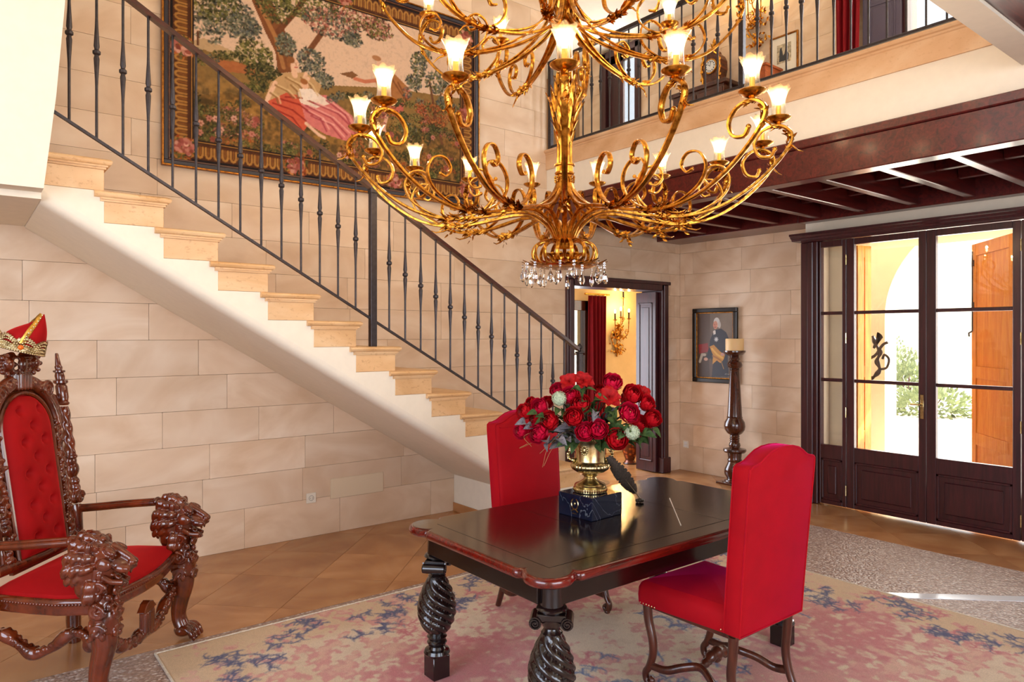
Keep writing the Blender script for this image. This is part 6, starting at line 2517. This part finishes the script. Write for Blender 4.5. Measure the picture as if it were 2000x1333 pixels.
# ------------------------------------------------------------------ curtains
def curtain(name, label, loc, w, h, rz, folds, depth=.05, taper=0.0):
    c_ = thing(name, label, 'curtain', loc, rz)
    k = MB()
    def fn(u, v):
        x = (u - .5) * w * (1 - taper * (1 - v))
        return (x, depth * math.sin(u * folds * 2 * PI) + .012 * math.sin(u * folds * 5.3 + v * 3), h * v)
    k.grid(fn, folds * 12, 10)
    o_ = obj('drape', k, M['curtain'], c_, angle=180, fix=False)
    m_ = o_.modifiers.new('thickness', 'SOLIDIFY'); m_.thickness = .006
    obj('curtain_rod', MB().tube([(-w / 2 - .08, 0, h + .02), (w / 2 + .08, 0, h + .02)], .014, 10), M['gold'], c_)
    return c_


curtain('curtain', 'dark red velvet curtain seen through the doorway beside the lit sconce', (7.10, 7.08, .02), .32, 2.25, 0, 5, .035)
curtain('curtain', 'crimson curtain hanging beside the gallery window', (7.12, 3.53, 3.72), .27, 1.85, PI / 2, 4, .035, .25)


# ------------------------------------------------------------------ gilded sconces
def sconce(label, loc, rz, e):
    """arms reach out along local -y"""
    s_ = thing('wall_sconce', label, 'sconce', loc, rz)
    k = MB()
    r = random.Random(2)
    k.tube(catmull([(.0, -.02, .0), (.02, -.03, .10), (-.01, -.035, .22), (.03, -.03, .34), (.02, -.03, .46)], 5), .012, 6)
    k.tube(catmull([(.02, -.03, .05), (-.06, -.03, .16), (-.13, -.03, .30), (-.08, -.03, .38)], 5), .009, 6)
    for i in range(70):
        z = r.uniform(.05, .46); x = r.gauss(0, .045 + .05 * math.sin(z * 5))
        d = Vector((r.uniform(-1, 1), r.uniform(-.4, .1), r.uniform(-1, .8)))
        leafblade(k, (x, -.035, z), d, (0, -1, .2), .055, .014, .3)
    obj('backplate', k, M['gold'], s_, angle=180, fix=False)
    for (ax_, az, ht) in ((-.17, .40, .58), (-.05, .44, .62), (.12, .42, .60), (.0, .60, .90)):
        a_ = MB()
        a_.tube(catmull([(.0, -.03, az - .10), (ax_ * .5, -.09, az - .14), (ax_ * .9, -.14, az - .08), (ax_, -.15, ht - .06)], 5), .007, 6)
        sp_ = []
        for q_ in range(16):
            th2 = q_ / 15 * 3 * PI; q2 = .045 * (1 - q_ / 22)
            sp_.append((ax_ * .7 + q2 * math.cos(th2), -.14, az - .06 + q2 * math.sin(th2)))
        a_.tube(sp_, .005, 5)
        ar = obj('arm', a_, M['gold'], s_)
        link('drip_dish', DISH, None, ar, (ax_, -.15, ht - .05), scale=(.6, .6, .6))
        obj('candle_tube', MB().tube([(ax_, -.15, ht - .05), (ax_, -.15, ht + .05)], .012, 8), plain('dark_candle', S(70, 46, 20), .5) if 'dcandle' not in M else M['dcandle'], ar)
        link('bulb', BULB, None, ar, (ax_, -.15, ht - .022))
        lamp('sconce_light', 'POINT', (ax_, -.15, ht + .125), e, (1, .62, .25), parent=ar, radius=.012)
    return s_


sconce('gilded branching sconce with lit candles in the next room', (7.60, 7.2, 1.40), 0, 3.0)
sconce('gilded foliage sconce on the gallery wall above the clock', (WX, 4.62, 4.98), -PI / 2, 3.0)

# floor vase in the next room
fv = thing('floor_vase', 'amber patterned floor vase just inside the next room', 'vase', (7.05, 6.42, 0))
t = NT('painted_amber')
vo = t.n('ShaderNodeTexVoronoi'); vo.inputs['Scale'].default_value = 22
t.l(t.coord(), vo.inputs['Vector'])
t.base(t.ramp(vo.outputs['Distance'], [(.2, S(190, 90, 30)), (.5, S(96, 40, 16))]))
t.set(Roughness=.25)
obj('vase_body', MB().lathe([(.075, 0), (.085, .012), (.07, .03), (.06, .05), (.075, .09), (.10, .16), (.118, .25), (.122, .32), (.11, .37), (.10, .39), (.112, .40), (.108, .41), (.09, .39), (.05, .36)], 28, caps=False), t.m, fv)
obj('foot_ring', MB().lathe([(.088, 0), (.094, .008), (.088, .018), (.07, .02)], 28), M['walnut'], fv)

# ------------------------------------------------------------------ gallery furniture
cb = thing('gallery_cabinet', 'dark wooden cabinet on the gallery carrying the mantel clock', 'cabinet', (7.0, 5.14, 3.69))
obj('body', MB().box(-.20, .22, -.36, .36, .04, .88, .004), M['walnut'], cb, smooth=False)
obj('top', MB().box(-.23, .23, -.40, .40, .88, .925, .006), M['walnut'], cb, smooth=False)
for sy in (-1, 1):
    d_ = obj('cabinet_door', MB().box(-.215, -.20, sy * .18 - .165, sy * .18 + .165, .10, .84, .004).box(-.222, -.212, sy * .18 - .11, sy * .18 + .11, .18, .76, .004), M['walnut'], cb, smooth=False)
    obj('knob', MB().ell((-.23, sy * .035, .48), .012, 8, 6), M['brass'], d_)
    obj('leg', MB().box(-.19, -.13, sy * .32 - .03, sy * .32 + .03, 0, .04), M['walnut'], cb, smooth=False)
cl = thing('mantel_clock', 'ornate waisted mantel clock with round white dial on the gallery', 'clock', (7.0, 5.05, 4.615))
out_ = [(-.15, 0), (.15, 0), (.15, .035), (.12, .05), (.115, .12), (.135, .20), (.13, .30), (.10, .36), (.055, .40), (.045, .43), (.025, .45), (-.025, .45), (-.045, .43), (-.055, .40), (-.10, .36), (-.13, .30), (-.135, .20), (-.115, .12), (-.12, .05), (-.15, .035)]
k = MB().prism(out_, -.07, .07, 'x')
obj('case', k, wood('clock_case', S(48, 18, 8), S(110, 52, 22), .25), cl, smooth=False)
k = MB()
k.tube([(-.074, y, z) for y, z in inset(out_, .006)], .009, 6, closed=True)
for s in (-1, 1):
    for z in (.03, .12, .21, .30, .37):
        k.ell((-.075, s * (.125 - .25 * max(0, z - .28)), z), (.010, .022, .024), 8, 6)
obj('gilt_mounts', k, M['gold'], cl)
k = MB().lathe([(.085, 0), (.088, .010), (.078, .014), (.072, .010)], 32, caps=False)
k.v = [(-.072 - z, x, y + .245) for x, y, z in k.v]
obj('bezel', k, M['gold'], cl)
k = MB().lathe([(.072, 0), (.072, .008)], 32)
k.v = [(-.072 - z, x, y + .245) for x, y, z in k.v]
dl = obj('dial', k, M['white'], cl)
for h_ in range(12):
    a = h_ / 12 * 2 * PI
    obj('numeral_mark', MB().box(-.0825, -.0805, .055 * math.sin(a) - .005, .055 * math.sin(a) + .005, .245 + .055 * math.cos(a) - .008, .245 + .055 * math.cos(a) + .008), M['dark'], dl, smooth=False)
obj('hands', MB().tube([(-.084, 0, .245), (-.084, .03, .27)], .003, 5).tube([(-.084, 0, .245), (-.084, -.012, .295)], .0025, 5), M['dark'], cl)
k = MB().lathe([(.03, .45), (.035, .46), (.02, .48), (.03, .50), (.018, .53), (.022, .55), (.004, .59)], 14)
for q_ in range(8):
    a = q_ / 8 * 2 * PI
    leafblade(k, (.02 * math.cos(a), .02 * math.sin(a), .46), (math.cos(a) * .4, math.sin(a) * .4, 1), (math.cos(a), math.sin(a), 0), .06, .014, .4)
obj('finial', k, M['gold'], cl, angle=180)
fp = thing('framed_print', 'small framed print with cream mount on the gallery wall', 'picture', (WX - .002, 4.30, 4.63))
obj('frame', frame_ring(.34, .43, 0, .018, -.022, 0, .002), fmat[0], fp, rot=(0, 0, -PI / 2), loc=(0, .17, 0), smooth=False)
obj('mount', MB().box(-.010, -.004, -.155, .155, .016, .414), M['socket'], fp, smooth=False)
k = MB().box(-.012, -.010, -.085, .085, .12, .33)
obj('print', k, plain('print_paper', S(206, 190, 160), .8, nscale=30, namt=.3), fp, smooth=False)
k = MB().prism([(-.05, .14), (-.06, .2), (-.035, .24), (-.03, .28), (-.015, .28), (-.01, .22), (.01, .2), (.02, .25), (.03, .3), (.05, .28), (.055, .2), (.06, .14)], -.0135, -.012, 'x')
obj('printed_figures', k, plain('print_ink', S(60, 62, 66), .8), fp, smooth=False)
ch_ = thing('small_chest', 'small orange brown wooden chest below the framed print', 'chest', (6.95, 4.40, 3.69))
obj('carcase', MB().box(-.14, .16, -.14, .14, .03, .92, .004), wood('chest_wood', S(130, 60, 26), S(180, 92, 44), .4), ch_, smooth=False)
obj('lid', MB().box(-.16, .17, -.16, .16, .92, .945, .004), bpy.data.materials['chest_wood'], ch_, smooth=False)
for z in (.35, .65):
    obj('drawer_front', MB().box(-.15, -.138, -.12, .12, z - .12, z + .12, .003), bpy.data.materials['chest_wood'], ch_, smooth=False)
# gallery window with an inward opened shutter leaf
wu = thing('window_2', 'gallery window with a dark panelled shutter, tinted by blue daylight, standing open', None)
wu['kind'] = 'structure'
k = MB()
k.box(WX - .02, WX + .1, 2.14, 2.22, 3.95, 5.66, .004).box(WX - .02, WX + .1, 3.0, 3.08, 3.95, 5.66, .004).box(WX - .02, WX + .1, 2.14, 3.08, 5.58, 5.66, .004).box(WX - .05, WX + .1, 2.14, 3.08, 3.95, 4.02, .004)
obj('window_frame', k, M['door'], wu, smooth=False)
obj('pane', MB().box(WX + .05, WX + .055, 2.22, 3.0, 4.02, 5.58), M['glass'], wu, smooth=False)
for zc in (4.6, 5.1):
    obj('glazing_bar', MB().box(WX + .035, WX + .07, 2.22, 3.0, zc - .014, zc + .014), M['door'], wu, smooth=False)
sh = obj('shutter', MB().box(-.035, 0, 0, .36, 0, 1.6, .004), plain('shutter_blue_lit', S(70, 60, 76), .35), wu, (WX - .03, 3.04, 3.98), (0, 0, math.radians(4)), smooth=False)  # dark wood; the blue daylight falling on it is put into its colour
for (a, b) in ((.06, .50), (.56, 1.02), (1.08, 1.54)):
    k = MB()
    for (p, q_, r_, s_) in ((.05, .065, a, b), (.295, .31, a, b), (.05, .31, a, a + .015), (.05, .31, b - .015, b)):
        k.box(-.044, -.033, p, q_, r_, s_, .002)
    k.box(-.040, -.034, .09, .27, a + .04, b - .04, .003)
    obj('shutter_panel', k, bpy.data.materials['shutter_blue_lit'], sh, smooth=False)
# gallery door at the far end
d3 = thing('door_3', 'dark framed glazed door at the far end of the gallery', None)
d3['kind'] = 'structure'
k = MB()
k.box(WX - .04, WX + .2, 6.40, 6.48, 3.69, 5.70, .004).box(WX - .04, WX + .2, 7.03, 7.12, 3.69, 5.70, .004).box(WX - .04, WX + .2, 6.40, 7.12, 5.62, 5.72, .004)
obj('casing', k, M['door'], d3, smooth=False)
k = MB()
k.box(WX + .03, WX + .07, 6.48, 6.55, 3.69, 5.62, .004).box(WX + .03, WX + .07, 6.76, 7.03, 3.69, 5.62, .004).box(WX + .03, WX + .07, 6.48, 7.03, 5.54, 5.62, .004).box(WX + .03, WX + .07, 6.48, 7.03, 3.69, 4.2, .004)
obj('door_leaf', k, M['door'], d3, smooth=False)
obj('pane', MB().box(WX + .045, WX + .05, 6.55, 6.76, 4.2, 5.54), M['glass'], d3, smooth=False)
# bronze figure standing at the gallery rail end
bf = thing('bronze_figure', 'small dark bronze figure standing near the far gallery door', 'figurine', (6.9, 6.30, 3.69))
obj('pedestal', MB().lathe([(.10, 0), (.10, .04), (.06, .07), (.055, .42), (.08, .45), (.08, .47)], 16), M['walnut'], bf)
k = MB()
k.lathe([(.055, .47), (.05, .5), (.035, .52), (.045, .58), (.05, .64), (.04, .69), (.02, .71), (.03, .735), (.032, .76), (.02, .785), (.002, .79)], 12)
k.tube([(0, .04, .67), (.02, .08, .62), (.03, .06, .58)], .012, 6).tube([(0, -.04, .67), (-.02, -.09, .70), (-.03, -.10, .76)], .012, 6)
remesh(obj('figure', k, plain('dark_bronze', S(50, 36, 26), .35, .7), bf), .006, 2)

# ================================================================== OUTSIDE THE DOORS
pw = plain('porch_stone', S(226, 210, 186), .8, nscale=4, namt=.05)
pch = struct('floor_porch', MB().box(7.16, 11.0, -3.0, 8.0, -.12, -.02), pw, 'pale sunlit porch paving', smooth=False)
gd = plain('garden_gravel', S(226, 214, 190), .9, nscale=2, namt=.06)
struct('floor_garden', MB().box(11.0, 60, -40, 50, -.3, -.05), gd, 'pale gravel garden ground', smooth=False)
# splayed reveal beside the doors
k = MB()
k.prism([(7.16, 3.50), (7.16, 3.80), (7.31, 3.80), (7.31, 3.88), (8.05, 3.88), (8.05, 3.74)], -.02, 2.75, 'z')
struct('wall_porch_side', k, plain('porch_plaster', S(238, 222, 192), .85, nscale=3, namt=.03), 'sunlit splayed reveal beside the glazed doors', smooth=False)
struct('ceiling_porch', MB().box(7.16, 8.75, -2.0, 3.79, 2.75, 2.95).box(7.56, 8.75, 3.79, 6.0, 2.75, 2.95), M['plaster'], 'pale porch soffit over the glazed doors', smooth=False)
# arcade wall with an arch
AX, AC, AR, AZ = 10.0, 3.08, 1.36, 1.95
arc = [(AC + AR * math.cos(a), AZ + AR * math.sin(a)) for a in np.linspace(0, PI, 33)]
k = MB()
v_, f_ = [], []
for X in (AX, AX + .35):
    for (y, z) in arc:
        v_.append((X, y, z))
    for (y, z) in arc:
        v_.append((X, y, 4.2))
n_ = len(arc)
for side in (0, 1):
    b0 = side * 2 * n_
    for i in range(n_ - 1):
        f_.append((b0 + i, b0 + i + 1, b0 + n_ + i + 1, b0 + n_ + i))
for i in range(n_ - 1):
    f_.append((i, i + 1, 2 * n_ + i + 1, 2 * n_ + i))
k.add(v_, f_)
k.box(AX, AX + .35, AC + AR, 9.0, -.02, 4.2).box(AX, AX + .35, -3.0, AC - AR, -.02, 4.2)
struct('wall_arcade', k, bpy.data.materials['porch_plaster'], 'ochre arcade wall with a round arch beyond the doors', smooth=False)

# wooden shutter leaves folded outwards
M['pine'] = wood('orange_pine', S(224, 122, 30), S(250, 172, 66), .5, (14, 14, 1.2), 'World')


def pine_shutter(label, loc, rz, w):
    s_ = thing('pine_shutter', label, 'shutter', loc, rz)
    k = MB()
    h = 2.62
    k.box(0, .09, 0, .045, 0, h, .003).box(w - .09, w, 0, .045, 0, h, .003)
    for z in (0, .62, 1.28, h - .12):
        k.box(.09, max(.1, w - .09), 0, .045, z, z + .12, .003)
    obj('shutter_frame', k, M['pine'], s_, smooth=False)
    for (a, b) in ((.12, .62), (.74, 1.28), (1.40, h - .12)):
        obj('shutter_panel', MB().box(.09, w - .09, .012, .033, a, b, .003), M['pine'], s_, smooth=False)
    k = MB().tube([(.045, -.012, 1.75), (.045, -.012, 2.55)], .007, 8)
    k.tube([(.045, -.012, 1.75), (.035, -.04, 1.73), (.07, -.05, 1.70)], .008, 6)
    k.box(.03, .06, -.014, 0, 1.98, 2.04).box(.03, .06, -.014, 0, 2.40, 2.46)
    obj('bolt', k, M['iron'], s_)
    return s_


pine_shutter('orange pine shutter leaf standing open beyond the right glazed door', (8.03, 2.72, .0), math.radians(-140), .86)
pine_shutter('edge of an orange pine shutter folded against the left reveal', (7.36, 3.44, .0), math.radians(165), .19)

# wrought iron bracket on the reveal
br_ = thing('iron_bracket', 'wrought iron torch bracket on the sunlit reveal outside', 'bracket', (7.95, 3.695, 1.22))
br_.scale = (1.15, 1.15, 1.15)
k = MB()
k.tube(catmull([(0, 0, .0), (-.01, -.05, .03), (-.01, -.10, .10), (0, -.07, .18), (0, -.10, .26), (0, -.06, .34), (0, -.03, .42)], 5), [.019 + .006 * math.sin(i) for i in range(31)], 8)
k.tube(catmull([(0, -.10, .10), (0, -.16, .12), (0, -.18, .20), (0, -.14, .24), (0, -.12, .20)], 5), .012, 6)
k.tube(catmull([(0, 0, .20), (0, -.06, .24), (0, -.12, .33), (0, -.17, .36)], 5), .014, 6)
for q_ in range(9):
    leafblade(k, (0, -.04 - .01 * q_, .30 + .012 * q_), (0, -.6 + .15 * q_, 1), (-1, 0, 0), .07, .016, .3)
k.tube([(0, 0, -.10), (0, -.004, .02)], .010, 6)
obj('bracket_scroll', k, M['iron'], br_, angle=180)
obj('wall_plate', MB().box(-.02, .02, -.004, .006, -.12, .10, .002), M['iron'], br_, smooth=False)

# garden shrubs
M['shrub'] = petal_mat('shrub_leaf', S(92, 112, 84), S(166, 178, 140))


def shrub(label, loc, rx, rz_, n_, seed):
    s_ = thing('garden_shrub', label, 'shrub', loc)
    k = MB()
    r = random.Random(seed)
    for i in range(n_):
        d = Vector((r.gauss(0, 1), r.gauss(0, 1), abs(r.gauss(0, 1)))).normalized()
        c_ = Vector((d.x * rx, d.y * rx, d.z * rz_)) * r.uniform(.55, 1)
        leafblade(k, c_, d + Vector((r.uniform(-1, 1), r.uniform(-1, 1), r.uniform(-.5, 1))) * .6, d.orthogonal(), .12, .035, .2)
    o_ = obj('foliage', k, M['shrub'], s_, angle=180, fix=False)
    o_['kind'] = 'stuff'
    for q_ in range(5):
        a = q_ * 1.26
        obj('stem', MB().tube([(0, 0, 0), (.3 * rx * math.cos(a), .3 * rx * math.sin(a), rz_ * .6)], [.02, .008], 5), M['walnut'], s_)


shrub('rounded grey green shrub in the bright garden, left of the door meeting stile', (19.5, 8.1, -.05), .6, 1.35, 700, 1)
shrub('low spreading shrub in front of the garden path', (17.0, 6.6, -.05), .9, .7, 600, 2)
shrub('dry low shrub seen through the right glazed door', (18.0, 4.3, -.05), .8, .8, 500, 3)
shrub('tall pale shrub far behind in the garden', (34.0, 15.4, -.05), 1.8, 1.9, 900, 4)
